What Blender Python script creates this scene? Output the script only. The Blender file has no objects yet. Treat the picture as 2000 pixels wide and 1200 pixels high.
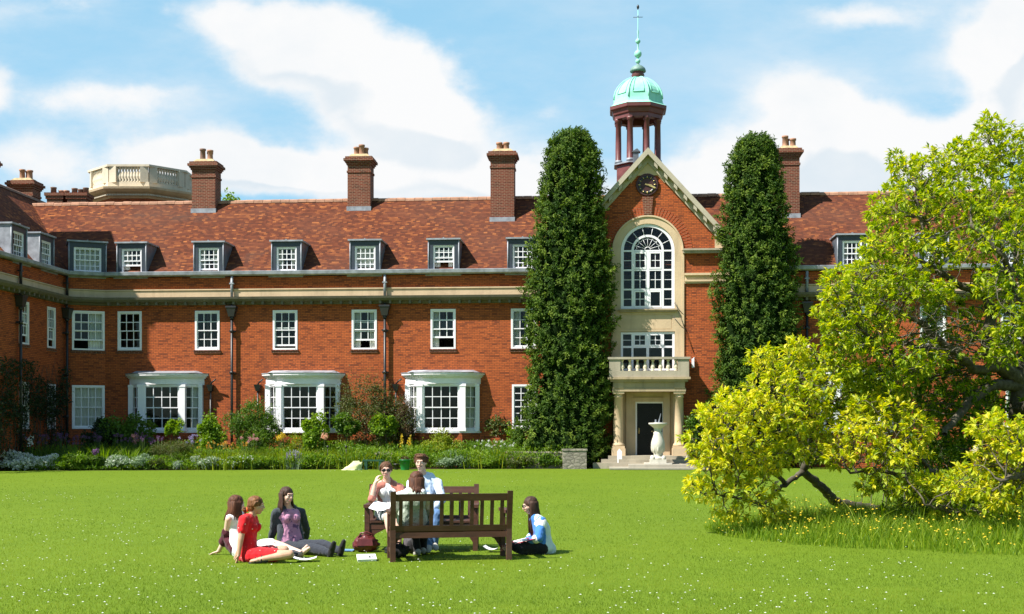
import bpy, bmesh, math, random
import numpy as np
from mathutils import Vector, Matrix, Quaternion, noise as mnoise
R = math.radians
random.seed(7)
rng = np.random.default_rng(11)
SC = bpy.context.scene
COL = SC.collection
F, YH, CAMH = 2400.0, 835.0, 1.77          # focal length in photo pixels, horizon row, eye height

def at(px, py, D):
    """photo pixel at a depth in metres -> world point"""
    return Vector(((px-1000)/F*D, D, CAMH+(YH-py)/F*D))
def gnd(px, D, z=0.0):
    return Vector(((px-1000)/F*D, D, z))
def ground_depth(py, z=0.0):
    return (CAMH-z)*F/(py-YH)

# ------------------------------------------------------------------ mesh builder
class MB:
    def __init__(s, M=None):
        s.v=[]; s.f=[]; s.mi=[]; s.sm=[]; s.cur=0; s.M=M
    def add(s, vs, fs, smooth=False):
        n=len(s.v)
        for p in vs:
            p=Vector(p)
            s.v.append(s.M@p if s.M else p)
        for f in fs:
            s.f.append([n+i for i in f]); s.mi.append(s.cur); s.sm.append(smooth)
        return s
    def box(s, x0,x1,y0,y1,z0,z1):
        if x0>x1:x0,x1=x1,x0
        if y0>y1:y0,y1=y1,y0
        if z0>z1:z0,z1=z1,z0
        return s.add([(x0,y0,z0),(x1,y0,z0),(x1,y1,z0),(x0,y1,z0),(x0,y0,z1),(x1,y0,z1),(x1,y1,z1),(x0,y1,z1)],
            [(0,3,2,1),(4,5,6,7),(0,1,5,4),(1,2,6,5),(2,3,7,6),(3,0,4,7)])
    def hexa(s, b, t):
        """b, t: four points each, counter-clockwise from above"""
        return s.add(list(b)+list(t), [(3,2,1,0),(4,5,6,7),(0,1,5,4),(1,2,6,5),(2,3,7,6),(3,0,4,7)])
    def quad(s,*p): return s.add(p,[tuple(range(len(p)))])
    def prism(s, poly, z0, z1):
        n=len(poly)
        return s.add([(x,y,z0) for x,y in poly]+[(x,y,z1) for x,y in poly],
            [tuple(range(n))[::-1], tuple(range(n,2*n))]+[(i,(i+1)%n,n+(i+1)%n,n+i) for i in range(n)])
    def prism_y(s, poly, y0, y1):
        """poly in (x,z), extruded along y"""
        n=len(poly)
        return s.add([(x,y0,z) for x,z in poly]+[(x,y1,z) for x,z in poly],
            [tuple(range(n)), tuple(range(n,2*n))[::-1]]+[(i,n+i,n+(i+1)%n,(i+1)%n) for i in range(n)])
    def lathe(s, prof, c=(0,0), n=16, smooth=True, caps=True, phase=0.0):
        vs=[];fs=[]
        for r,z in prof:
            for k in range(n):
                a=2*math.pi*k/n+phase; vs.append((c[0]+r*math.cos(a),c[1]+r*math.sin(a),z))
        for j in range(len(prof)-1):
            for k in range(n):
                a=j*n+k; b=j*n+(k+1)%n; fs.append((a,b,b+n,a+n))
        s.add(vs,fs,smooth)
        if caps:
            m=len(s.v)-len(vs)
            s.f.append([m+k for k in range(n)][::-1]); s.mi.append(s.cur); s.sm.append(False)
            s.f.append([m+(len(prof)-1)*n+k for k in range(n)]); s.mi.append(s.cur); s.sm.append(False)
        return s
    def tube(s, pts, rad, n=6, smooth=True, caps=True):
        pts=[Vector(p) for p in pts]
        if not hasattr(rad,'__len__'): rad=[rad]*len(pts)
        vs=[];fs=[]; up=None
        for i,p in enumerate(pts):
            d=(pts[min(i+1,len(pts)-1)]-pts[max(i-1,0)])
            if d.length<1e-9: d=Vector((0,0,1))
            d.normalize()
            if up is None:
                up=d.orthogonal().normalized()
            else:
                up=(up-d*up.dot(d)); up=up.normalized() if up.length>1e-6 else d.orthogonal().normalized()
            w=d.cross(up)
            for k in range(n):
                a=2*math.pi*k/n
                vs.append(p+(up*math.cos(a)+w*math.sin(a))*rad[i])
        for j in range(len(pts)-1):
            for k in range(n):
                a=j*n+k;b=j*n+(k+1)%n; fs.append((a,b,b+n,a+n))
        if caps:
            fs.append(tuple(range(n))[::-1]); fs.append(tuple(range((len(pts)-1)*n,len(pts)*n)))
        return s.add(vs,fs,smooth)
    def ell(s, c, r, nu=12, nv=8, Q=None):
        vs=[];fs=[];c=Vector(c)
        for j in range(nv+1):
            t=math.pi*j/nv
            for k in range(nu):
                a=2*math.pi*k/nu
                p=Vector((r[0]*math.sin(t)*math.cos(a),r[1]*math.sin(t)*math.sin(a),r[2]*math.cos(t)))
                if Q is not None: p=Q@p
                vs.append(c+p)
        for j in range(nv):
            for k in range(nu):
                a=j*nu+k;b=j*nu+(k+1)%nu; fs.append((a,a+nu,b+nu,b))
        return s.add(vs,fs,True)
    def sweep(s, prof, path, closed=False):
        """prof: (out,z) pairs, path: plan points with outward normals [(x,y,nx,ny)]"""
        n=len(prof); vs=[];fs=[]
        for x,y,nx,ny in path:
            for o,z in prof: vs.append((x+nx*o,y+ny*o,z))
        for j in range(len(path)-1):
            for k in range(n):
                a=j*n+k;b=j*n+(k+1)%n
                fs.append((a,b,b+n,a+n))
        if not closed:
            fs.append(tuple(range(n))); fs.append(tuple(range((len(path)-1)*n,len(path)*n))[::-1])
        return s.add(vs,fs)
    def build(s, name, mats, parent=None, uv=True, fixn=True):
        me=bpy.data.meshes.new(name)
        me.from_pydata([tuple(p) for p in s.v],[],s.f)
        if not isinstance(mats,(list,tuple)): mats=[mats]
        for m in mats: me.materials.append(m)
        me.polygons.foreach_set('material_index',s.mi)
        me.polygons.foreach_set('use_smooth',s.sm)
        if fixn:
            bm=bmesh.new(); bm.from_mesh(me); bmesh.ops.recalc_face_normals(bm,faces=bm.faces); bm.to_mesh(me); bm.free()
        me.update()
        if uv: metric_uv(me)
        return link(name,me,parent)

def link(name, me, parent=None):
    o=bpy.data.objects.new(name,me); COL.objects.link(o)
    if parent is not None: o.parent=parent
    return o

def metric_uv(me):
    """UVs in metres: along the surface horizontally, and up its slope"""
    lay=me.uv_layers.new(name='UVMap')
    nl=len(me.loops); vi=np.empty(nl,dtype=np.int64); me.loops.foreach_get('vertex_index',vi)
    co=np.empty(len(me.vertices)*3); me.vertices.foreach_get('co',co); co=co.reshape(-1,3)
    npoly=len(me.polygons)
    nr=np.empty(npoly*3); me.polygons.foreach_get('normal',nr); nr=nr.reshape(-1,3)
    lt=np.empty(npoly,dtype=np.int64); me.polygons.foreach_get('loop_total',lt)
    pi=np.repeat(np.arange(npoly),lt)
    t=np.stack([-nr[:,1],nr[:,0],np.zeros(npoly)],1); L=np.linalg.norm(t,axis=1)
    flat=L<0.05; t[flat]=(1,0,0); L[flat]=1; t/=L[:,None]
    sg=np.where(np.abs(t[:,0])>np.abs(t[:,1]),np.sign(t[:,0]),np.sign(t[:,1])); t*=sg[:,None]
    b=np.cross(nr,t); sg=np.where(np.abs(b[:,2])>.05,np.sign(b[:,2]),np.sign(b[:,1])); b*=sg[:,None]
    p=co[vi]
    uv=np.stack([(p*t[pi]).sum(1),(p*b[pi]).sum(1)],1)
    lay.data.foreach_set('uv',uv.astype(np.float32).ravel())

def np_mesh(name, V, Fc, mats, parent=None, smooth=False, attr=None, mat_idx=None):
    """fast mesh from numpy: V (n,3), Fc (m,k)"""
    me=bpy.data.meshes.new(name)
    V=np.ascontiguousarray(V,dtype=np.float32); Fc=np.ascontiguousarray(Fc,dtype=np.int32)
    me.vertices.add(len(V)); me.vertices.foreach_set('co',V.ravel())
    k=Fc.shape[1]; me.loops.add(Fc.size); me.loops.foreach_set('vertex_index',Fc.ravel())
    me.polygons.add(len(Fc)); me.polygons.foreach_set('loop_start',np.arange(0,Fc.size,k,dtype=np.int32))
    try: me.polygons.foreach_set('loop_total',np.full(len(Fc),k,dtype=np.int32))
    except Exception: pass
    if not isinstance(mats,(list,tuple)): mats=[mats]
    for m in mats: me.materials.append(m)
    if mat_idx is not None: me.polygons.foreach_set('material_index',np.asarray(mat_idx,dtype=np.int32))
    me.polygons.foreach_set('use_smooth',np.full(len(Fc),smooth))
    if attr is not None:
        a=me.attributes.new('rnd','FLOAT','POINT'); a.data.foreach_set('value',np.asarray(attr,dtype=np.float32))
    me.update(calc_edges=True); me.validate()
    return link(name,me,parent)

def tag(o, label=None, cat=None, group=None, kind=None):
    if label: o['label']=label
    if cat: o['category']=cat
    if group: o['group']=group
    if kind: o['kind']=kind
    return o
def empty(name, loc=(0,0,0), rz=0.0, label=None, cat=None, group=None):
    o=bpy.data.objects.new(name,None); COL.objects.link(o); o.location=loc; o.rotation_euler=(0,0,rz)
    o.empty_display_size=.2
    return tag(o,label,cat,group)

# ------------------------------------------------------------------ materials
class NT:
    """tiny node-graph helper"""
    def __init__(s,name):
        s.m=bpy.data.materials.new(name); s.m.use_nodes=True; s.t=s.m.node_tree
        s.t.nodes.clear(); s.out=s.n('ShaderNodeOutputMaterial')
    def n(s,typ,**kw):
        x=s.t.nodes.new(typ)
        for k,v in kw.items(): setattr(x,k,v)
        return x
    def l(s,a,b): s.t.links.new(a,b)
    def setv(s,sock,v):
        if hasattr(v,'links') or hasattr(v,'is_linked'): s.l(v,sock)
        else: sock.default_value=v
    def math(s,op,a,b=None,c=None,clamp=False):
        x=s.n('ShaderNodeMath',operation=op,use_clamp=clamp)
        s.setv(x.inputs[0],a)
        if b is not None: s.setv(x.inputs[1],b)
        if c is not None: s.setv(x.inputs[2],c)
        return x.outputs[0]
    def mix(s,f,a,b,mode='MIX'):
        x=s.n('ShaderNodeMix',data_type='RGBA',blend_type=mode); x.clamp_factor=True
        s.setv(x.inputs[0],f); s.setv(x.inputs[6],col(a)); s.setv(x.inputs[7],col(b))
        return x.outputs[2]
    def noise(s,vec,scale,detail=3,rough=.55,dim='3D',out=0,dist=0):
        x=s.n('ShaderNodeTexNoise',noise_dimensions=dim); x.inputs['Scale'].default_value=scale
        x.inputs['Detail'].default_value=detail; x.inputs['Roughness'].default_value=rough; x.inputs['Distortion'].default_value=dist
        if vec is not None: s.l(vec,x.inputs['Vector'])
        return x.outputs[out]
    def ramp(s,f,stops):
        x=s.n('ShaderNodeValToRGB'); e=x.color_ramp.elements
        while len(e)<len(stops): e.new(.5)
        for i,(p,c) in enumerate(stops):
            e[i].position=p; e[i].color=col(c) if hasattr(c,'__len__') else (c,c,c,1)
        s.setv(x.inputs[0],f); return x.outputs[0]
    def rangef(s,v,a,b,c=0,d=1,smooth=False):
        x=s.n('ShaderNodeMapRange'); x.clamp=True
        if smooth: x.interpolation_type='SMOOTHSTEP'
        s.setv(x.inputs[0],v)
        for i,q in zip((1,2,3,4),(a,b,c,d)): s.setv(x.inputs[i],q)
        return x.outputs[0]
    def obj(s): return s.n('ShaderNodeTexCoord').outputs['Object']
    def uv(s): return s.n('ShaderNodeTexCoord').outputs['UV']
    def mapv(s,v,scale=(1,1,1),loc=(0,0,0)):
        x=s.n('ShaderNodeMapping'); x.inputs['Scale'].default_value=scale; x.inputs['Location'].default_value=loc
        s.l(v,x.inputs['Vector']); return x.outputs[0]
    def attr(s,name='rnd'):
        x=s.n('ShaderNodeAttribute'); x.attribute_name=name; return x.outputs['Fac']
    def bump(s,h,strength=.3,dist=.02):
        x=s.n('ShaderNodeBump'); x.inputs['Strength'].default_value=strength; x.inputs['Distance'].default_value=dist
        s.l(h,x.inputs['Height']); return x.outputs[0]
    def pbr(s,base,rough=.6,spec=.4,metal=0,normal=None,sub=0,sheen=0):
        x=s.n('ShaderNodeBsdfPrincipled')
        s.setv(x.inputs['Base Color'],col(base)); s.setv(x.inputs['Roughness'],rough)
        x.inputs['Specular IOR Level'].default_value=spec; s.setv(x.inputs['Metallic'],metal)
        if sub:
            x.inputs['Subsurface Weight'].default_value=sub; x.inputs['Subsurface Radius'].default_value=(.02,.008,.004); x.inputs['Subsurface Scale'].default_value=.5
        if sheen: x.inputs['Sheen Weight'].default_value=sheen
        if normal is not None: s.l(normal,x.inputs['Normal'])
        return x.outputs[0]
    def done(s,sh): s.l(sh,s.out.inputs[0]); return s.m
def col(c):
    if hasattr(c,'is_linked') or not hasattr(c,'__len__'): return c
    return tuple(c) if len(c)==4 else (*c,1.0)

MT={}
def simple(name, c, rough=.6, spec=.4, metal=0, var=.12, scale=6, bump=0, sheen=0, sub=0):
    """a plain material with some mottling of its own"""
    t=NT(name); n=t.noise(t.obj(),scale,4)
    d=tuple(x*(1-var) for x in c); e=tuple(min(1,x*(1+var)) for x in c)
    b=t.mix(t.rangef(n,.3,.7),d,e)
    nm=t.bump(t.noise(t.obj(),scale*6,3),bump,.01) if bump else None
    MT[name]=t.done(t.pbr(b,rough,spec,metal,nm,sub,sheen)); return MT[name]

def brick_mat(name, c1, c2, dark, mortar, rough=.85, soot=0.0):
    t=NT(name); uv=t.uv()
    b=t.n('ShaderNodeTexBrick'); b.offset=.5; b.squash=1
    t.l(uv,b.inputs['Vector']); b.inputs['Scale'].default_value=1; b.inputs['Brick Width'].default_value=.225
    b.inputs['Row Height'].default_value=.076; b.inputs['Mortar Size'].default_value=.011; b.inputs['Mortar Smooth'].default_value=.2
    b.inputs['Bias'].default_value=-.1
    b.inputs['Color1'].default_value=col(c1); b.inputs['Color2'].default_value=col(c2); b.inputs['Mortar'].default_value=col(mortar)
    # darker headers, scattered brick by brick
    sx=t.n('ShaderNodeSeparateXYZ'); t.l(uv,sx.inputs[0])
    row=t.math('FLOOR',t.math('DIVIDE',sx.outputs[1],.076))
    cx=t.math('FLOOR',t.math('ADD',t.math('DIVIDE',sx.outputs[0],.225),t.math('MULTIPLY',row,.5)))
    cv=t.n('ShaderNodeCombineXYZ'); t.l(cx,cv.inputs[0]); t.l(row,cv.inputs[1])
    wn=t.n('ShaderNodeTexWhiteNoise',noise_dimensions='2D'); t.l(cv.outputs[0],wn.inputs['Vector'])
    k=t.rangef(wn.outputs['Value'],.72,.95,0,.75)
    k=t.math('MULTIPLY',k,t.math('SUBTRACT',1.0,b.outputs['Fac']))
    base=t.mix(k,b.outputs['Color'],dark)
    big=t.noise(t.mapv(uv,(.35,.5,1)),1.0,5,.6)
    base=t.mix(t.rangef(big,.35,.75,.0,.35),base,tuple(x*.62 for x in c1))
    streak=t.noise(t.mapv(uv,(1.6,.12,1)),1.0,4,.6)
    base=t.mix(t.rangef(streak,.55,.8,0,.35),base,(.13,.050,.030))
    if soot: base=t.mix(soot,base,(.05,.03,.025))
    nm=t.bump(b.outputs['Fac'],-.25,.008)
    MT[name]=t.done(t.pbr(base,rough,.08,0,nm)); return MT[name]

brick_mat('brick',(.49,.118,.037),(.34,.080,.029),(.13,.034,.022),(.115,.052,.030))
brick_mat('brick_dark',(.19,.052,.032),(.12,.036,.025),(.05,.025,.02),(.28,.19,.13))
brick_mat('brick_rub',(.40,.075,.026),(.34,.062,.022),(.26,.05,.02),(.3,.14,.08))

def tile_mat():
    t=NT('roof_tile'); uv=t.uv(); sx=t.n('ShaderNodeSeparateXYZ'); t.l(uv,sx.inputs[0])
    g,w=.105,.168
    rowf=t.math('DIVIDE',sx.outputs[1],g); row=t.math('FLOOR',rowf); fr=t.math('FRACT',rowf)
    cx=t.math('FLOOR',t.math('ADD',t.math('DIVIDE',sx.outputs[0],w),t.math('MULTIPLY',row,.5)))
    cv=t.n('ShaderNodeCombineXYZ'); t.l(cx,cv.inputs[0]); t.l(row,cv.inputs[1])
    wn=t.n('ShaderNodeTexWhiteNoise',noise_dimensions='2D'); t.l(cv.outputs[0],wn.inputs['Vector'])
    # patches: noise over tile cells, so runs of neighbouring tiles share a colour
    pn=t.noise(t.mapv(cv.outputs[0],(.4,.9,1)),1.0,3,.6)
    v=t.math('ADD',t.math('MULTIPLY',wn.outputs['Value'],.62),t.math('MULTIPLY',pn,.62))
    c=t.ramp(t.math('MULTIPLY',v,.8),[(.20,(.080,.030,.020)),(.42,(.118,.038,.022)),(.60,(.155,.049,.025)),(.71,(.225,.075,.030)),(.82,(.36,.13,.044))])
    lg=t.noise(t.mapv(uv,(.18,.3,1)),1.0,4,.6)
    c=t.mix(t.rangef(lg,.45,.72,0,.5),c,(.12,.06,.042))
    # a weathered grey-black area low on moss near the corner of the roof
    gr=t.noise(t.mapv(uv,(.25,.4,1),(3,7,0)),1.0,4,.6)
    c=t.mix(t.rangef(gr,.60,.72,0,.6),c,(.07,.055,.045))
    edge=t.rangef(fr,.0,.30,.22,1)       # the lower lip of each course overhangs: gap line
    c2=t.n('ShaderNodeMix',data_type='RGBA',blend_type='MULTIPLY'); c2.inputs[0].default_value=1
    t.l(c,c2.inputs[6]); t.l(edge,c2.inputs[7])
    nm=t.bump(t.math('SUBTRACT',1.0,fr),.6,.03)
    MT['tile']=t.done(t.pbr(c2.outputs[2],.9,.06,0,nm))
tile_mat()

def stone_mat(name,c,dark,amt=.5,rough=.8):
    t=NT(name); o=t.obj()
    n=t.noise(o,.9,6,.65); b=t.mix(t.rangef(n,.35,.7),c,tuple(x*.80 for x in c))
    st=t.noise(t.mapv(o,(2.5,2.5,.35)),1.0,5,.65)
    b=t.mix(t.rangef(st,.5,.75,0,amt),b,dark)
    nm=t.bump(t.noise(o,14,4),.25,.02)
    MT[name]=t.done(t.pbr(b,rough,.25,0,nm)); return MT[name]
stone_mat('stone',(.63,.47,.30),(.25,.18,.11),.4)
stone_mat('stone_dirty',(.42,.32,.20),(.11,.095,.07),.75)
stone_mat('stone_pale',(.66,.57,.43),(.32,.28,.22),.4)
stone_mat('stone_grey',(.38,.33,.25),(.14,.13,.10),.6)
stone_mat('paving',(.40,.36,.29),(.22,.19,.15),.5)
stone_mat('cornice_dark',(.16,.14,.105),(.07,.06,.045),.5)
simple('white_paint',(.81,.785,.81),.35,.5,var=.04,scale=2)
simple('lead',(.27,.285,.32),.45,.5,0,var=.35,scale=3)
simple('lead_dark',(.10,.115,.14),.5,.5,0,var=.3,scale=3)
simple('dormer_paint',(.030,.038,.052),.45,.5,var=.15)
simple('iron_black',(.022,.021,.022),.4,.5,var=.2)
simple('terracotta',(.36,.19,.12),.8,.3,var=.3,scale=3)
simple('terracotta_dark',(.20,.12,.09),.8,.3,var=.3,scale=3)
simple('mortar_cap',(.42,.32,.18),.9,.2,var=.3)
simple('maroon_wood',(.15,.045,.042),.45,.5,var=.25,scale=3)
simple('interior',(.16,.14,.115),.9,.2,var=.15,scale=1)
simple('curtain',(.72,.70,.64),.85,.2,var=.06,scale=3)
simple('curtain_yellow',(.62,.52,.26),.85,.2,var=.06,scale=3)
simple('door_black',(.010,.009,.009),.4,.2,var=.2)
simple('gold',(.75,.56,.22),.35,.5,.6,var=.1)
simple('clock_face',(.055,.018,.018),.5,.4,var=.2)
def copper():
    t=NT('verdigris'); o=t.obj(); n=t.noise(o,1.6,5,.6)
    b=t.mix(t.rangef(n,.35,.7),(.24,.62,.47),(.38,.76,.60))
    s=t.noise(t.mapv(o,(5,5,.6)),1.0,4); b=t.mix(t.rangef(s,.55,.8,0,.4),b,(.14,.36,.28))
    MT['verdigris']=t.done(t.pbr(b,.6,.35))
    t=NT('copper_grey'); o=t.obj(); n=t.noise(o,4,5,.6)
    b=t.mix(t.rangef(n,.35,.7),(.10,.17,.15),(.2,.32,.28)); MT['copper_grey']=t.done(t.pbr(b,.55,.4))
copper()
def glass():
    t=NT('window_glass')
    g=t.n('ShaderNodeBsdfGlossy'); g.inputs['Roughness'].default_value=.03; g.inputs['Color'].default_value=(.9,.95,1,1)
    n=t.noise(t.obj(),2.2,2); t.l(t.bump(n,.08,.05),g.inputs['Normal'])
    tr=t.n('ShaderNodeBsdfTransparent'); tr.inputs['Color'].default_value=(.80,.84,.82,1)
    fr=t.n('ShaderNodeFresnel'); fr.inputs['IOR'].default_value=1.5
    k=t.math('MULTIPLY_ADD',fr.outputs[0],.5,.005,clamp=True)
    x=t.n('ShaderNodeMixShader'); t.l(k,x.inputs[0]); t.l(tr.outputs[0],x.inputs[1]); t.l(g.outputs[0],x.inputs[2])
    MT['glass']=t.done(x.outputs[0])
glass()

# ------------------------------------------------------------------ camera, sun, sky
cam=bpy.data.cameras.new('camera'); camo=bpy.data.objects.new('camera',cam); COL.objects.link(camo)
camo.location=(0,0,CAMH); camo.rotation_euler=(R(90),0,0)
cam.sensor_width=36; cam.lens=F/2000*36; cam.shift_y=(YH-600)/2000; cam.clip_end=3000; cam.clip_start=.1
SC.camera=camo
SC.view_settings.view_transform='Standard'; SC.view_settings.look='None'; SC.view_settings.gamma=1; SC.view_settings.exposure=.95

TH=math.atan(.075)                        # the facade turns its right end a little nearer
EU=Vector((math.cos(TH),-math.sin(TH),0)); NI=Vector((math.sin(TH),math.cos(TH),0))
PHI, SUN_EL = R(34), R(51)
sh=(-EU*math.cos(PHI)-NI*math.sin(PHI))
TOSUN=Vector((sh.x*math.cos(SUN_EL),sh.y*math.cos(SUN_EL),math.sin(SUN_EL))).normalized()
sun=bpy.data.lights.new('sun','SUN'); sun.energy=5.0; sun.angle=R(.5); sun.color=(1,.955,.88)
suno=bpy.data.objects.new('sun',sun); COL.objects.link(suno); suno.rotation_euler=(-TOSUN).to_track_quat('-Z','Y').to_euler()
suno.location=(-30,-10,40)

def make_world():
    w=bpy.data.worlds.new('World'); SC.world=w; w.use_nodes=True; t=NT.__new__(NT); t.t=w.node_tree; t.t.nodes.clear()
    out=t.n('ShaderNodeOutputWorld'); bg=t.n('ShaderNodeBackground'); bg.inputs['Strength'].default_value=.0635
    sky=t.n('ShaderNodeTexSky',sky_type='NISHITA'); sky.sun_disc=False
    sky.sun_elevation=SUN_EL; sky.sun_rotation=math.atan2(TOSUN.x,TOSUN.y); sky.air_density=1.0; sky.dust_density=.6; sky.ozone_density=1.6
    d=t.n('ShaderNodeTexCoord').outputs['Generated']
    s=t.n('ShaderNodeSeparateXYZ'); t.l(d,s.inputs[0])
    yy=t.math('MAXIMUM',s.outputs[1],.12)
    a=t.math('DIVIDE',s.outputs[0],yy); e=t.math('DIVIDE',s.outputs[2],yy)
    cv=t.n('ShaderNodeCombineXYZ'); t.l(a,cv.inputs[0]); t.l(e,cv.inputs[1])
    p=cv.outputs[0]
    def density(p, fine=True):
        w1=t.noise(t.mapv(p,(5.5,7,1)),1.0,6,.55,out=1)
        q=t.n('ShaderNodeVectorMath',operation='MULTIPLY_ADD'); t.l(w1,q.inputs[0]); q.inputs[1].default_value=(.10,.07,0); 
        off=t.n('ShaderNodeVectorMath',operation='ADD'); t.l(p,off.inputs[0]); off.inputs[1].default_value=(-.05,-.035,0); t.l(off.outputs[0],q.inputs[2])
        ss=t.n('ShaderNodeSeparateXYZ'); t.l(q.outputs[0],ss.inputs[0])
        acc=None
        for (px,py,rx,ry,k) in CLOUDS:
            dx=t.math('DIVIDE',t.math('SUBTRACT',ss.outputs[0],(px-1000)/F),rx/F)
            dy=t.math('DIVIDE',t.math('SUBTRACT',ss.outputs[1],(YH-py)/F),ry/F)
            r2=t.math('ADD',t.math('MULTIPLY',dx,dx),t.math('MULTIPLY',dy,dy))
            g=t.math('MULTIPLY',t.math('EXPONENT',t.math('MULTIPLY',r2,-1.0)),k)
            acc=g if acc is None else t.math('ADD',acc,g)
        return acc
    dn=density(p)
    n2a=t.noise(t.mapv(p,(9,13,1)),1.0,10,.62); n2b=t.noise(t.mapv(p,(34,44,1),(1,2,0)),1.0,6,.6); n2=t.math('MULTIPLY_ADD',n2b,.28,t.math('MULTIPLY_ADD',n2a,1.0,-.14))
    dd=t.math('ADD',dn,t.math('MULTIPLY_ADD',n2,1.3,-.65))
    m1=t.rangef(dd,.26,.86,0,1.0,True); th=t.noise(t.mapv(p,(3.2,8,1),(2,5,0)),1.0,8,.62); tv=t.math('MULTIPLY',t.rangef(th,.34,.72,0,.75,True),t.rangef(dn,-.05,.35,.35,1)); m=t.math('SUBTRACT',1.0,t.math('MULTIPLY',t.math('SUBTRACT',1.0,m1),t.math('SUBTRACT',1.0,tv)))
    # underside greying: compare with the density a little up and towards the sun
    p2=t.n('ShaderNodeVectorMath',operation='ADD'); t.l(p,p2.inputs[0]); p2.inputs[1].default_value=(-.012,.028,0)
    du=density(p2.outputs[0])
    n3=t.noise(t.mapv(p,(7,10,1),(3,1,0)),1.0,6,.6)
    shd=t.math('ADD',t.math('MULTIPLY',t.rangef(t.math('SUBTRACT',du,dn),-.10,.30,0,.75,True),t.rangef(dn,.5,1.1,.15,1,True)),t.rangef(t.math('MULTIPLY_ADD',n2b,.25,t.math('MULTIPLY',n3,.75)),.35,.75,-.2,.45))
    cc=t.mix(shd,CLOUD_LIT,CLOUD_SHADE)
    veil=t.math('MULTIPLY',t.rangef(e,.38,.05,.80,.94),t.rangef(s.outputs[1],-.1,.5,.25,1))
    skyc=t.mix(1.0,sky.outputs[0],SKY_TINT,'MULTIPLY')
    skyc=t.mix(veil,skyc,SKY_VEIL)
    front=t.rangef(s.outputs[1],.1,.3)
    # elsewhere round the dome: an ordinary broken cloud cover
    nb=t.noise(d,3.2,7,.6); mb=t.math('MULTIPLY',t.rangef(nb,.56,.74,0,.7,True),t.rangef(s.outputs[2],.0,.15))
    mf=t.n('ShaderNodeMix',data_type='FLOAT'); t.l(front,mf.inputs[0]); t.l(mb,mf.inputs[2]); t.l(m,mf.inputs[3])
    c=t.mix(mf.outputs[0],skyc,cc)
    t.l(c,bg.inputs[0]); t.l(bg.outputs[0],out.inputs[0])
    w.cycles.sampling_method='MANUAL'; w.cycles.sample_map_resolution=512
SKY_TINT=(.85,1.08,1.06); SKY_VEIL=(3.1,5.9,8.0); CLOUD_LIT=(7.9,7.95,8.0); CLOUD_SHADE=(6.0,6.75,7.35)
CLOUDS=[(590,55,150,80,1.15),(660,130,110,55,.75),(430,25,120,40,.55),(520,110,70,40,.5),(710,200,110,50,.7),(800,190,110,75,1.1),(760,250,140,50,.7),(900,235,90,40,.8),(680,130,80,40,.4),
 (370,300,110,45,1.1),(480,350,220,45,1.1),(150,190,120,40,.5),(300,180,130,30,.5),(0,160,50,60,.9),(90,330,120,60,.8),(620,350,250,50,.8),(900,320,200,50,.9),(1010,360,120,60,.8),(230,230,150,50,.35),
 (1560,190,90,75,1.2),(1620,240,120,70,1.1),(1700,280,150,90,1.0),(1520,300,130,70,.9),(1350,330,110,50,.8),(1830,330,160,90,.8),(1960,190,90,130,1.0),(1920,70,90,60,.8),(1980,60,60,90,.9),
 (1690,10,110,35,.7),(1820,270,60,50,.4),(1150,400,250,50,.6),(1080,220,30,25,.35),(1000,20,40,20,.0),(100,10,160,35,.5),(1650,380,300,60,.6)]
make_world()
SC.cycles.max_bounces=6; SC.cycles.diffuse_bounces=3; SC.cycles.glossy_bounces=3; SC.cycles.transmission_bounces=3; SC.cycles.transparent_max_bounces=10; SC.cycles.caustics_reflective=False; SC.cycles.caustics_refractive=False
stone_mat('stone_coping',(.48,.42,.32),(.20,.17,.13),.5)
# ================================================================== the college building
O0=Vector(((1265-1000)/43.759, F/43.759, 0))
B=empty('college_building',O0,-TH,'long red brick college building with tiled roof, dormers and a gabled clock entrance','building')
def bw(px,py,v=0.0):
    """photo pixel on the plane v metres behind the facade -> (u, z) on the building"""
    d=Vector(((px-1000)/F,1,(YH-py)/F)); t=(v+O0.dot(NI))/d.dot(NI)
    p=d*t; return (p-O0).dot(EU), CAMH+d.z*t
def bu(px,v=0.0): return bw(px,800,v)[0]
def blw(u,v,z=0.0): return O0+EU*u+NI*v+Vector((0,0,z))

Z_EAVE, Z_RIDGE = 8.95, 12.84
V_E, V_R = .25, 4.0
U_L=bu(205); U_R=bu(2160)
CU,CV=bu(127,-.75),-.75                   # the canted corner meets the wing here
U_W=CU
def pl(name, mb, mat, parent=B, **k): return mb.build(name, mat, parent, **k)
def frame_at(u,v,ang):
    """local frame on a wall: x along the wall to the right, y into it"""
    return Matrix.Translation((u,v,0))@Matrix.Rotation(ang,4,'Z')
CANT=math.atan2(0-CV, U_L-CU)             # canted wall runs from (CU,CV) to (U_L,0)
F_MAIN=Matrix.Identity(4)
F_CANT=frame_at(CU,CV,CANT)
F_WING=frame_at(U_W,CV,R(90))@Matrix.Translation((0,0,0))  # x runs away from the camera, y to the left (into the wing)
GU=0.0; GV=-.35; G_HALF=3.5              # gabled entrance bay

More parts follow.
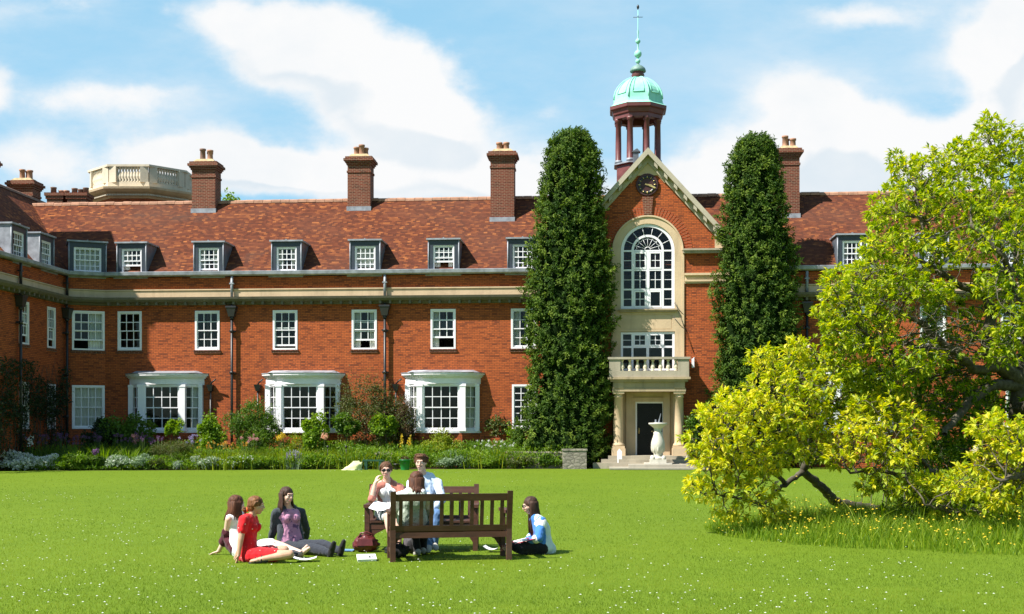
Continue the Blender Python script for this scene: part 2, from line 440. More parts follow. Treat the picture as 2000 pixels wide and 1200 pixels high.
def wall_grid(M, a0,a1,z0,z1,holes,thick=.22,name='brick_wall',mat=None,b0=0.0):
    """a wall pierced by window openings, with brick reveals"""
    xs=sorted({a0,a1,*[h[0] for h in holes],*[h[1] for h in holes]}); zs=sorted({z0,z1,*[h[2] for h in holes],*[h[3] for h in holes]})
    m=MB(M)
    for i in range(len(xs)-1):
        for j in range(len(zs)-1):
            cx=(xs[i]+xs[i+1])/2; cz=(zs[j]+zs[j+1])/2
            if any(h[0]<cx<h[1] and h[2]<cz<h[3] for h in holes): continue
            m.quad((xs[i],b0,zs[j]),(xs[i+1],b0,zs[j]),(xs[i+1],b0,zs[j+1]),(xs[i],b0,zs[j+1]))
    for (x0,x1,y0,y1) in [h[:4] for h in holes]:
        m.quad((x0,b0,y0),(x0,b0,y1),(x0,b0+thick,y1),(x0,b0+thick,y0))
        m.quad((x1,b0,y0),(x1,b0+thick,y0),(x1,b0+thick,y1),(x1,b0,y1))
        m.quad((x0,b0,y1),(x1,b0,y1),(x1,b0+thick,y1),(x0,b0+thick,y1))
        m.quad((x0,b0,y0),(x0,b0+thick,y0),(x1,b0+thick,y0),(x1,b0,y0))
    return pl(name,m,mat or MT['brick'],fixn=False)

def glass_quads(m,x0,x1,z0,z1,b): m.quad((x0,b,z0),(x1,b,z0),(x1,b,z1),(x0,b,z1))
def curtain(m,x0,x1,z0,z1,b,waves=5,amp=.03):
    n=max(8,int(waves*6)); ph=random.random()*6
    top=[];bot=[]
    for i in range(n+1):
        x=x0+(x1-x0)*i/n; y=b+amp*math.sin(ph+i/n*waves*6.28)
        top.append((x,y,z1)); bot.append((x+.01*math.sin(i*1.7),y*1.0+.2*amp*math.sin(i*2.1),z0))
    m.add(top+bot,[(n+1+i,n+2+i,i+1,i) for i in range(n)],True)
def sash(M,x0,x1,z0,z1,cols,rows,opening=0.0,parent=B,name='window',fb=-.025,fw=.085,curt='',sill=True,bar=.034,blind=0.0,cmat=None,shift=0.0):
    """box sash: white frame, two sashes of panes, glass, curtains, brick sill"""
    m=MB(M); D=fb+.13
    m.box(x0,x0+fw,fb,D,z0,z1); m.box(x1-fw,x1,fb,D,z0,z1)
    m.box(x0+fw,x1-fw,fb,D,z1-fw,z1); m.box(x0+fw-.001,x1-fw+.001,fb-.012,D,z0,z0+.075)
    ix0,ix1=x0+fw,x1-fw; iz0,iz1=z0+.075,z1-fw; mid=(iz0+iz1)/2
    g=MB(M)
    def leaf(za,zb,b,nr,bottom):
        st=.04
        m.box(ix0,ix0+st,b,b+.04,za,zb); m.box(ix1-st,ix1,b,b+.04,za,zb)
        m.box(ix0+st,ix1-st,b,b+.04,za,za+(.075 if bottom else .045)); m.box(ix0+st,ix1-st,b,b+.04,zb-.045,zb)
        for i in range(1,cols):
            x=ix0+(ix1-ix0)*i/cols; m.box(x-bar/2,x+bar/2,b+.004,b+.03,za+.04,zb-.04)
        for j in range(1,nr):
            z=za+(zb-za)*j/nr; m.box(ix0+st,ix1-st,b+.006,b+.028,z-bar/2,z+bar/2)
        glass_quads(g,ix0+.02,ix1-.02,za+.02,zb-.02,b+.017)
    leaf(mid-.02,iz1,fb+.03,rows//2,False)
    up=(mid-iz0)*opening
    leaf(iz0+up,mid+.025+up,fb+.075,rows-rows//2,True)
    w=pl(name,m,MT['white_paint'],parent)
    pl('glass',g,MT['glass'],w,uv=False)
    if curt or blind:
        c=MB(M); wd=(ix1-ix0); b=fb+.22
        if 'l' in curt: curtain(c,ix0-.03,ix0+wd*.28,iz0,iz1,b)
        if 'r' in curt: curtain(c,ix1-wd*.28,ix1+.03,iz0,iz1,b)
        if 'f' in curt: curtain(c,ix0-.03,ix1+.03,iz0,iz1,b,9,.025)
        if 'h' in curt: curtain(c,ix0+wd*.5,ix1+.03,iz0,iz1,b,5)
        if blind: c.quad((ix0-.02,b-.03,iz1-(iz1-iz0)*blind),(ix1+.02,b-.03,iz1-(iz1-iz0)*blind),(ix1+.02,b-.03,iz1),(ix0-.02,b-.03,iz1))
        pl('curtain',c,cmat or MT['curtain'],w,uv=False,fixn=False)
    if sill:
        s=MB(M); s.box(x0-.06,x1+.06,-.075,.06,z0-.05,z0-.004); s.box(x0-.05,x1+.05,-.045,.05,z0-.14,z0-.05)
        pl('window_sill',s,MT['brick_dark'],w)
    return w

# ---- first floor and ground floor openings of the main range (photo columns)
ZF0,ZF1=5.31,7.115; ZG0,ZG1=1.70,3.70
P_FIRST=[(230,277,0,''),(381,429,0,''),(533,581,.12,''),(687,736,.40,'lr'),(841,890,.52,'l'),(998,1047,0,'l')]
holes=[]; wins=[]
for (a,b,o,c) in P_FIRST:
    u0,u1=bu(a),bu(b); holes.append((u0,u1,ZF0,ZF1)); wins.append((u0,u1,ZF0,ZF1,3,4,o,c))
u0,u1=bu(1000),bu(1049); holes.append((u0,u1,ZG0,ZG1)); wins.append((u0,u1,ZG0,ZG1,3,6,.0,''))
for i,(pc,o,c) in enumerate([(1664,.2,'l'),(1822,0,'lr'),(1980,.3,'')]):
    uc=bu(pc); holes.append((uc-.56,uc+.56,ZF0,ZF1)); wins.append((uc-.56,uc+.56,ZF0,ZF1,3,4,o,c))
uc=bu(1990); holes.append((uc-.56,uc+.56,ZG0,ZG1)); wins.append((uc-.56,uc+.56,ZG0,ZG1,3,4,0,'l'))
BAYS=[(247,408),(513,675),(785,947),(1592,1752)]
for (a,b) in BAYS:
    u0,u1=bu(a,.1),bu(b,.1); uc=(u0+u1)/2; holes.append((uc-1.55,uc+1.55,1.2,4.0))
gl,gr=GU-G_HALF,GU+G_HALF
for side in ((U_L,gl),(gr,U_R)):
    hs=[h for h in holes if side[0]<h[0]<side[1]]
    wall_grid(F_MAIN,side[0],side[1],0,8.66,hs)
for (u0,u1,z0,z1,cn,rn,o,c) in wins: sash(F_MAIN,u0,u1,z0,z1,cn,rn,o,curt=c)
# ---- canted corner wall, with wide four-light windows
LC=math.hypot(U_L-CU,CV); a0=.30; a1=a0+1.42
wall_grid(F_CANT,0,LC,0,8.66,[(a0,a1,ZF0,ZF1),(a0,a1,ZG0,ZG1)])
sash(F_CANT,a0,a1,ZF0,ZF1,4,4,.45,curt='h'); sash(F_CANT,a0,a1,ZG0,ZG1,4,4,0,curt='f',sill=False)
# ---- west wing wall coming towards the camera
def wing_x(px):                          # photo column on the wing wall -> distance along it (0 at the corner, negative nearer)
    d=Vector(((px-1000)/F,1,0)); c=blw(U_W,0)
    t=c.dot(EU)/d.dot(EU); return (d*t-O0).dot(NI)-CV
WX=[(wing_x(37),wing_x(56)),(wing_x(92),wing_x(108))]
WEND=wing_x(-24); VEND=CV+WEND
wh=[]
for a,b in WX: wh+= [(a,b,ZF0-.02,ZF1),(a,b,ZG0,ZG1)]
wall_grid(F_WING,WEND,0,0,8.66,wh)
m=MB(); m.quad((U_W,VEND,0),(U_W-8.2,VEND,0),(U_W-8.2,VEND,8.95),(U_W,VEND,8.95)); m.quad((U_W,VEND,8.95),(U_W-8.2,VEND,8.95),(U_W-4.2,VEND,13.25)); pl('brick_wall',m,MT['brick'],fixn=False)
for k,(a,b) in enumerate(WX):
    sash(F_WING,a,b,ZF0-.02,ZF1,3,4,.35,curt='l' if k%2 else ''); sash(F_WING,a,b,ZG0,ZG1,3,4,0)

# ---- stringcourse, cornice, parapet gutter along the whole range
def nrm(dx,dy): l=math.hypot(dx,dy); return dy/l,-dx/l
path=[(U_W,VEND),(U_W,CV),(U_L,0.0)]
def miter(pts):
    out=[]
    for i,(x,y) in enumerate(pts):
        ns=[]
        if i>0: ns.append(nrm(x-pts[i-1][0],y-pts[i-1][1]))
        if i<len(pts)-1: ns.append(nrm(pts[i+1][0]-x,pts[i+1][1]-y))
        nx=sum(n[0] for n in ns); ny=sum(n[1] for n in ns); l=math.hypot(nx,ny); nx/=l; ny/=l
        k=1/max(.5,(nx*ns[0][0]+ny*ns[0][1])); out.append((x,y,nx*k,ny*k))
    return out
runs=[miter(path+[(gl-.001,0.0)]), miter([(gr+.001,0.0),(U_R,0.0)])]
for r in runs:
    sm_,cm_,gm_=MB(),MB(),MB()
    sm_.sweep([(-.05,7.74),(.05,7.74),(.06,8.03),(.10,8.05),(.10,8.09),(-.05,8.12)],r)
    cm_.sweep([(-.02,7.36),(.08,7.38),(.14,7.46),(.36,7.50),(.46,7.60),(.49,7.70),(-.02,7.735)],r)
    gm_.sweep([(-.08,8.70),(.22,8.69),(.30,8.74),(.32,8.88),(.27,8.90),(-.30,8.93)],r)
    if r is runs[0]:                        # modillion blocks under the cornice
        u=U_L+.3
        while u<gl-.1: cm_.box(u-.05,u+.05,-.34,-.02,7.36,7.495); u+=.45
        v=VEND+.2
        while v<CV-.2: cm_.box(U_W+.02,U_W+.34,v-.05,v+.05,7.36,7.495); v+=.45
    else:
        u=gr+.3
        while u<U_R: cm_.box(u-.05,u+.05,-.34,-.02,7.36,7.495); u+=.45
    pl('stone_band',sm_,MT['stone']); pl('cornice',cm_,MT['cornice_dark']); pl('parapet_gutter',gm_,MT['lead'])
# ---- roofs
rm=MB()
rm.quad((U_W-1.5,V_E,Z_EAVE),(U_R,V_E,Z_EAVE),(U_R,V_R,Z_RIDGE),(U_W-5,V_R,Z_RIDGE),(U_W-5,V_E,Z_EAVE))
rm.quad((U_W-5,V_R,Z_RIDGE),(U_R,V_R,Z_RIDGE),(U_R,7.75,Z_EAVE),(U_W-5,7.75,Z_EAVE))
rm.quad((U_R,V_E,Z_EAVE),(U_R,7.75,Z_EAVE),(U_R,V_R,Z_RIDGE))
pl('roof',rm,MT['tile'],fixn=False)
WZ=13.3; wr=U_W-4.2
rm=MB()
rm.quad((U_W-.25,VEND-.1,Z_EAVE),(U_W-.25,7.6,Z_EAVE),(wr,7.6,WZ),(wr,VEND-.1,WZ))
rm.quad((wr,VEND-.1,WZ),(wr,7.6,WZ),(U_W-8.2,7.6,Z_EAVE),(U_W-8.2,VEND-.1,Z_EAVE))
rm.quad((U_W-.25,7.6,Z_EAVE),(U_W-8.2,7.6,Z_EAVE),(wr,7.6,WZ)); rm.quad((U_W-.25,VEND-.1,Z_EAVE),(wr,VEND-.1,WZ),(U_W-8.2,VEND-.1,Z_EAVE))
pl('roof',rm,MT['tile'],fixn=False)
# ridge tiles: half-round, in short overlapping lengths
rt=MB(); u=wr+.2
while u<U_R:
    j=random.uniform(-.012,.012)
    rt.sweep([(.13,-.09),(.11,.02),(.0,.085),(-.11,.02),(-.13,-.09)],[(u,V_R,0,1),(u+.425,V_R,0,1)])
    for q in range(len(rt.v)-10,len(rt.v)): rt.v[q].z+=Z_RIDGE+j
    u+=.44
pl('ridge_tiles',rt,MT['terracotta'])
rt=MB(); v=VEND-.1
while v<7.4:
    rt.sweep([(.13,WZ-.09),(.11,WZ+.02),(.0,WZ+.085),(-.11,WZ+.02),(-.13,WZ-.09)],[(wr,v,1,0),(wr,v+.425,1,0)]); v+=.44
pl('ridge_tiles',rt,MT['terracotta_dark'])

# ---- rooms behind the windows: floors, back and party walls
im=MB()
im.quad((U_W-4,3.6,0),(U_R,3.6,0),(U_R,3.6,8.9),(U_W-4,3.6,8.9))
for z in (.62,4.55,8.62): im.quad((U_W-4,.24,z),(U_R,.24,z),(U_R,3.6,z),(U_W-4,3.6,z)) if z!=8.62 else im.quad((U_L,.3,z),(U_R,.3,z),(U_R,7.7,z),(U_L,7.7,z))
for k in range(18):
    u=U_L+1.2+k*3.52
    if u<U_R and abs(u)>2.2: im.quad((u,.26,0),(u,3.6,0),(u,3.6,8.9),(u,.26,8.9))
im.quad((U_R,0,0),(U_R,7.75,0),(U_R,7.75,Z_EAVE),(U_R,0,Z_EAVE))
im.quad((U_W-4,7.75,0),(U_R,7.75,0),(U_R,7.75,Z_EAVE),(U_W-4,7.75,Z_EAVE))
im.quad((U_W-3.5,VEND+.05,0),(U_W-3.5,7.7,0),(U_W-3.5,7.7,8.9),(U_W-3.5,VEND+.05,8.9))
for z in (.62,4.55,8.62): im.quad((U_W-3.5,VEND+.05,z),(U_W-.24,VEND+.05,z),(U_W-.24,-.5,z),(U_W-3.5,-.5,z))
im.quad((U_W-8.2,VEND,0),(U_W-8.2,7.6,0),(U_W-8.3,7.6,Z_EAVE),(U_W-8.3,VEND-.1,Z_EAVE))
pl('room_walls',im,MT['interior'],fixn=False)

# ---- dormers
def dormer(M, xc, w, zt, cols, opening, curt, zb=8.80, y0=.12, kpitch=(Z_RIDGE-Z_EAVE)/(V_R-V_E), cmat=None, blind=0.0):
    h=w/2; depth=(zt-Z_EAVE)/kpitch+V_E
    r=empty('dormer',(0,0,0)); r.parent=B
    m=MB(M)                                # dark painted front
    fx=.23; wx0,wx1=xc-h+fx,xc+h-fx; wz0,wz1=zb+.06,zt-.30
    for x0,x1 in ((xc-h+.05,wx0),(wx1,xc+h-.05)): m.box(x0,x1,y0,y0+.09,zb,zt-.07)
    m.box(wx0,wx1,y0+.001,y0+.09,wz1,zt-.07); m.box(wx0,wx1,y0+.001,y0+.09,zb,wz0)
    pl('dormer_front',m,MT['dormer_paint'],r)
    m=MB(M)                                # lead cheeks, corner rolls and flat top
    for sx in (-1,1):
        x=xc+sx*h; xi=x-sx*.06
        m.add([(x,y0,zb),(x,depth+.1,zt-.06),(x,y0,zt-.06),(xi,y0,zb),(xi,depth+.1,zt-.06),(xi,y0,zt-.06)],[(0,1,2),(3,5,4),(0,2,5,3),(2,1,4,5),(0,3,4,1)])
        ck_=pl('dormer_cheek',m,MT['lead' if M is F_WING else 'lead_dark'],r); m=MB(M)  # all but the wing's cheeks in darker lead: shade put into the colour
        m.tube([(x-sx*.02,y0-.01,zb-.02),(x-sx*.02,y0-.01,zt-.05)],.032,6); pl('lead_roll',m,MT['lead'],r); m=MB(M)
    m.box(xc-h-.07,xc+h+.07,y0-.10,depth+.15,zt-.058,zt+.012)
    m.box(xc-.03,xc+.03,y0-.08,depth,zt+.014,zt+.05)
    pl('dormer_lead',m,MT['lead'],r)
    w=sash(M@Matrix.Translation((0,y0+.02,0)),wx0,wx1,wz0,wz1,cols,4,opening,parent=r,fw=.05,curt=curt,sill=False,fb=.01,cmat=cmat,blind=blind)
    m=MB(M); m.box(xc-h-.1,xc+h+.1,-.02,.5,8.62,8.76); pl('lead_apron',m,MT['lead'],r)
    return r
DZ=10.32
for (a,b,o,c) in [(228,286,.55,'l'),(378,437,.14,'lr'),(530,589,.0,'lr'),(683,743,0,'f'),(836,897,.62,'lr'),(991,1051,0,'lr'),
                  (1477,1536,0,'lr'),(1635,1694,0,'lr'),(1794,1853,.3,'l'),(1952,2011,0,'f')]:
    u0,u1=bu(a,.12),bu(b,.12); dormer(F_MAIN,(u0+u1)/2,u1-u0,DZ,4,o,c)
dormer(F_CANT,a0+.68,1.66,DZ+.02,5,0,'fr')
for k,(a,b) in enumerate(WX): dormer(F_WING,(a+b)/2-.2,1.42,DZ,4,0,'f' if k==1 else 'lr',kpitch=(WZ-Z_EAVE)/3.95)
# lead strip at the foot of the tiles
m=MB(); m.quad((U_L,-.05,8.90),(U_R,-.05,8.90),(U_R,V_E+.02,8.93),(U_L,V_E+.02,8.93)); m.quad((CU,CV-.05,8.90),(U_L,-.05,8.90),(U_L,.6,8.93),(CU-.3,.6,8.93))
m.quad((U_W-.3,VEND,8.92),(U_W,VEND,8.90),(U_W,CV,8.90),(U_W-.3,CV,8.92))
pl('gutter_lining',m,MT['lead_dark'],fixn=False)

# ---- chimney stacks
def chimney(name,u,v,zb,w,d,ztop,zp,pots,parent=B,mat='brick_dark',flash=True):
    r=MB()
    r.box(u-w/2,u+w/2,v-d/2,v+d/2,zb,ztop-.85)
    z=ztop-.85
    for (o,h) in [(.035,.10),(.0,.28),(.05,.09),(.10,.09),(.17,.12),(.10,.10)]:
        r.box(u-w/2-o,u+w/2+o,v-d/2-o,v+d/2+o,z,z+h-.0015); z+=h
    s=r.build(name,MT[mat],parent)
    if flash:
        m=MB(); zf=Z_EAVE+(v-d/2-V_E)*(Z_RIDGE-Z_EAVE)/(V_R-V_E)
        if v-d/2<V_R: m.box(u-w/2-.04,u+w/2+.04,v-d/2-.05,v-d/2+.12,zf-.13,zf+.16)
        if m.v: m.build('lead_flashing',MT['lead'],s)
    m=MB(); m.hexa([(u-w/2,v-d/2,ztop-.08),(u+w/2,v-d/2,ztop-.08),(u+w/2,v+d/2,ztop-.08),(u-w/2,v+d/2,ztop-.08)],[(u-w/3,v-d/3,ztop+.09),(u+w/3,v-d/3,ztop+.09),(u+w/3,v+d/3,ztop+.09),(u-w/3,v+d/3,ztop+.09)])
    m.build('mortar_cap',MT['mortar_cap'],s)
    for (dx,dy,h,k) in pots:
        m=MB(); m.lathe([(.14,ztop-.02),(.15,ztop+.05),(.135,ztop+.1),(.125,ztop+h-.1),(.155,ztop+h-.08),(.155,ztop+h),(.11,ztop+h),(.10,ztop+.12)],(u+dx,v+dy),14)
        m.build('chimney_pot',MT['terracotta' if k else 'terracotta_dark'],s)
    return s
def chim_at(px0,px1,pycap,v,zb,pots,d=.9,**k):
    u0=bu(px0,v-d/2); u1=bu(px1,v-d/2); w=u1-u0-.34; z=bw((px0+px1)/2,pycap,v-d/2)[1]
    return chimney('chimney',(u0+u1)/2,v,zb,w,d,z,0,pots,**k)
chim_at(368,427,313,3.9,11.5,[(-.15,-.1,.62,0),(.13,.15,.5,0),(.22,-.1,.55,1)])
chim_at(672,730,303,3.9,11.5,[(-.18,-.1,.45,1),(.08,-.15,.55,1),(.22,.1,.45,1)])
chim_at(951,1011,293,3.2,10.8,[(-.17,-.1,.42,1),(.17,-.1,.42,1),(.0,.2,.4,1)])
chim_at(1514,1569,287,3.2,10.8,[(-.14,-.1,.58,1),(-.05,.15,.5,1),(.22,-.1,.45,1)])
chim_at(12,70,350,5.2,10.5,[(-.1,-.1,.55,1),(.13,.1,.5,1),(.3,-.1,.5,1)],flash=False)
# unseen brick block, added out of frame to cast the shadow on the corner
tw=MB(); tw.box(U_W-7.9,U_W-5.1,-5.9,-1.6,0,19.6); tw.box(U_W-8.0,U_W-5.0,-6.0,-1.5,19.601,19.95); pl('shadow_block',tw,MT['brick'])
chim_at(-72,-15,305,4.6,11,[(-.1,-.1,.5,0),(.13,.1,.5,0)],flash=False)

# ---- bow windows
def bay(px0,px1,curtl,curtr):
    u0,u1=bu(px0,.1),bu(px1,.1); uc=(u0+u1)/2; W=(u1-u0)/2-.03
    r=empty('bay_window'); r.parent=B
    def arc(w,d,n=14):
        k=(w*w+d*d)/(2*d); a=math.asin(w/k); return [(uc+k*math.sin(-a+2*a*i/n), -(k*math.cos(-a+2*a*i/n)-k+d)) for i in range(n+1)]
    bodyW=W-.17
    P=[(-bodyW,0),(-.97,-.70),(.97,-.70),(bodyW,0)]; P=[(uc+x,y) for x,y in P]
    base=MB(); base.prism([(P[0][0]+.03,.0),(P[1][0]+.02,P[1][1]+.03),(P[2][0]-.02,P[2][1]+.03),(P[3][0]-.03,.0)],0,1.52); pl('bay_base',base,MT['brick'],r)
    cm=MB()
    def slab(w,d,z0,z1): cm.prism(arc(w,d),z0,z1)
    slab(bodyW+.02,.80,3.72,4.00); slab(bodyW+.08,.88,4.001,4.06); slab(W-.03,.97,4.061,4.12); slab(W+.03,1.02,4.121,4.20)
    pl('bay_cornice',cm,MT['white_paint'],r)
    cm=MB(); slab(bodyW+.05,.84,1.52,1.60); pl('bay_sill',cm,MT['white_paint'],r)
    lm=MB(); lm.prism(arc(W+.06,1.05),4.202,4.235)
    lm.hexa([(u0+.2,-.02,4.236),(u0+.5,-.7,4.236),(u1-.5,-.7,4.236),(u1-.2,-.02,4.236)],[(u0+.5,0,4.36),(uc-.5,-.1,4.36),(uc+.5,-.1,4.36),(u1-.5,0,4.36)])
    pl('bay_roof',lm,MT['lead'],r)
    # pilasters at the angles
    for i,(x,y) in enumerate(P):
        pm=MB()
        for (hw,z0,z1) in ((.13,1.60,3.72),(.155,1.601,1.74),(.155,3.60,3.719)):
            if i in(0,3):
                sx=1 if i==0 else -1; pm.box(x-.02,x+sx*2*hw*.8,y-.16 if z1-z0>1 else y-.18,y+.1,z0,z1)
            else: pm.box(x-hw,x+hw,y-.02 if z1-z0>1 else y-.04,y+.2,z0,z1)
        pl('bay_pilaster',pm,MT['white_paint'],r)
    sash(F_MAIN@Matrix.Translation((0,P[1][1]+.04,0)),P[1][0]+.12,P[2][0]-.12,1.605,3.71,4,4,0,parent=r,sill=False,fw=.07)
    for (p,q,cu) in ((P[0],P[1],curtl),(P[2],P[3],curtr)):
        ang=math.atan2(q[1]-p[1],q[0]-p[0]); L=math.hypot(q[0]-p[0],q[1]-p[1])
        M=frame_at(p[0],p[1],ang)
        sash(M@Matrix.Translation((0,.05,0)),.12,L-.12,1.605,3.71,2,4,0,parent=r,sill=False,fw=.07,curt=cu)
    return r
bay(*BAYS[0],'','h'); bay(*BAYS[1],'f','l'); bay(*BAYS[2],'f','f'); bay(*BAYS[3],'','')

# ---- rainwater pipes
def downpipe(u,v,M=F_MAIN,ztop=7.1,zlead=8.66):
    m=MB(M)
    m.hexa([(u-.13,v-.30,ztop-.28),(u+.13,v-.30,ztop-.28),(u+.13,v-.02,ztop-.28),(u-.13,v-.02,ztop-.28)],[(u-.22,v-.36,ztop+.12),(u+.22,v-.36,ztop+.12),(u+.22,v-.02,ztop+.12),(u-.22,v-.02,ztop+.12)])
    m.box(u-.245,u+.245,v-.38,v-.015,ztop+.121,ztop+.20)
    m.lathe([(.10,ztop-.40),(.10,ztop-.281)],(u,v-.17),8)
    m.tube([(u,v-.17,ztop-.38),(u,v-.17,.1)],.062,8)
    for z in (ztop-1.0,ztop-2.9,ztop-4.8): m.lathe([(.085,z),(.085,z+.13)],(u,v-.17),8); m.box(u-.14,u+.14,v-.12,v-.01,z+.02,z+.10)
    m.tube([(u,v-.15,7.37),(u,v-.17,ztop+.15)],.06,8)
    o=pl('rainwater_pipe',m,MT['iron_black'])
    m=MB(M); m.tube([(u,v-.17,zlead),(u,v-.17,7.735)],.065,8); m.box(u-.10,u+.10,v-.24,v-.06,8.30,8.36); pl('lead_outlet',m,MT['lead' if M is F_MAIN else 'iron_black'],o)
downpipe(bu(455),0); downpipe(bu(753),0); downpipe(bu(1575),0)
downpipe(wing_x(33),0,F_WING); downpipe(wing_x(124),0,F_WING,ztop=7.0)
def small_pipe(u):
    m=MB(); m.hexa([(u-.07,-.22,3.42),(u+.07,-.22,3.42),(u+.07,-.02,3.42),(u-.07,-.02,3.42)],[(u-.15,-.30,3.72),(u+.15,-.30,3.72),(u+.15,-.02,3.72),(u-.15,-.02,3.72)])
    m.tube([(u,-.12,3.45),(u,-.12,.1)],.045,6); m.tube([(u+.3,-.35,3.95),(u+.1,-.25,3.82),(u,-.14,3.72)],.035,6)
    pl('rainwater_pipe',m,MT['iron_black'])
for p in (413,505,774): small_pipe(bu(p))

# ================================================================== gabled entrance bay
def gw(px,py): return bw(px,py,GV)
Z_AP=gw(1265,292)[1]; RU,RZ=gw(1418,458); SL=(Z_AP-RZ)/(RU-gw(1265,292)[0]); GC=gw(1265,300)[0]
SH_W=gw(1333,600)[0]-GC                    # half width of the stone centre
Z_SP=gw(1265,490)[1]                       # arch springing
R_ST=(gw(1335,490)[0]-gw(1196,490)[0])/2; R_WI=(gw(1317,490)[0]-gw(1211,490)[0])/2; R_BR=R_ST+.40
Z_BASE=.42
def gz(u): return Z_AP-.55-abs(u-GC)*SL   # underside of the raking cornice
m=MB(); N=60
us=sorted({GC-G_HALF+2*G_HALF*i/N for i in range(N+1)}|{GC-R_ST,GC+R_ST}|{GC-R_BR,GC+R_BR})
for a,b in zip(us[:-1],us[1:]):
    def lo(u):
        d=abs(u-GC)
        if d<R_ST-1e-6 or (d<R_ST+1e-6 and abs((a+b)/2-GC)<R_ST): return Z_SP+math.sqrt(max(0,R_ST**2-d*d))
        return 0.0
    if abs((a+b)/2-GC)<R_ST: la,lb=Z_SP+math.sqrt(max(0,R_ST**2-(a-GC)**2)),Z_SP+math.sqrt(max(0,R_ST**2-(b-GC)**2))
    else: la=lb=0.0
    m.quad((a,GV,la),(b,GV,lb),(b,GV,max(lb,gz(b))),(a,GV,max(la,gz(a))))
for sx in(-1,1):
    u=GC+sx*G_HALF; m.quad((u,GV,0),(u,1.0,0),(u,1.0,gz(u)),(u,GV,gz(u)))
pl('brick_wall',m,MT['brick'],fixn=False)
# rubbed brick arch ring: separate radial bricks
m=MB(); n=40
for i in range(n):
    a=math.pi*i/n+.008; b=math.pi*(i+1)/n-.008
    q=[(GC+r*math.cos(t),Z_SP+r*math.sin(t)) for r,t in ((R_ST+.01,a),(R_BR,a),(R_BR,b),(R_ST+.01,b))]
    m.prism_y(q,GV-.018,GV+.02)
pl('brick_arch',m,MT['brick_rub'])
m=MB(); m.prism_y([(GC-.17,Z_SP+R_ST+.02),(GC+.17,Z_SP+R_ST+.02),(GC+.24,Z_SP+R_BR+.42),(GC-.24,Z_SP+R_BR+.42)],GV-.09,GV); pl('keystone',m,MT['brick_dark'])
# stone centre: jambs, arch surround, spandrel panel
Z_W0=gw(1265,603)[1]; Z_P0=gw(1265,645)[1]; Z_L1=gw(1265,649)[1]; Z_L0=gw(1265,702)[1]; Z_BT=gw(1265,735)[1]
m=MB()
for sx in (-1,1):
    x0,x1=sorted((GC+sx*R_WI,GC+sx*SH_W)); m.box(x0,x1,GV-.04,GV+.20,Z_BT-.3,Z_SP)
    x0,x1=sorted((GC+sx*(SH_W-.02),GC+sx*(SH_W+.07))); m.box(x0,x1,GV-.065,GV+.1,Z_BT-.3,Z_SP-.12)
n=32
for i in range(n):
    a=math.pi*i/n; b=math.pi*(i+1)/n
    for (r0,r1,y) in ((R_WI,R_ST-.07,GV-.04),(R_ST-.07,R_ST,GV-.085)):
        m.prism_y([(GC+r*math.cos(t),Z_SP+r*math.sin(t)) for r,t in ((r0,a),(r1,a),(r1,b),(r0,b))],y,GV+.20)
m.box(GC-R_WI,GC+R_WI,GV+.0,GV+.2,Z_L1+.02,Z_W0-.16)
m.box(GC-R_WI+.16,GC+R_WI-.16,GV-.012,GV+.1,Z_P0+.05,Z_W0-.34); 
for (a,b,c,d) in ((GC-R_WI,GC+R_WI,Z_W0-.26,Z_W0-.161),(GC-R_WI,GC+R_WI,Z_L1+.021,Z_L1+.12)): m.box(a,b,GV-.035,GV+.1,c,d)
for sx in(-1,1):
    x0,x1=sorted((GC+sx*(R_WI-.12),GC+sx*R_WI)); m.box(x0,x1,GV-.034,GV+.1,Z_L1+.121,Z_W0-.261)
pl('stone_surround',m,MT['stone'])
m=MB(); m.box(GC-R_WI-.04,GC+R_WI+.04,GV-.14,GV+.1,Z_W0-.159,Z_W0-.03); m.box(GC-R_WI-.10,GC+R_WI+.10,GV-.19,GV+.1,Z_W0-.09,Z_W0-.031); pl('window_sill',m,MT['stone_dirty'])
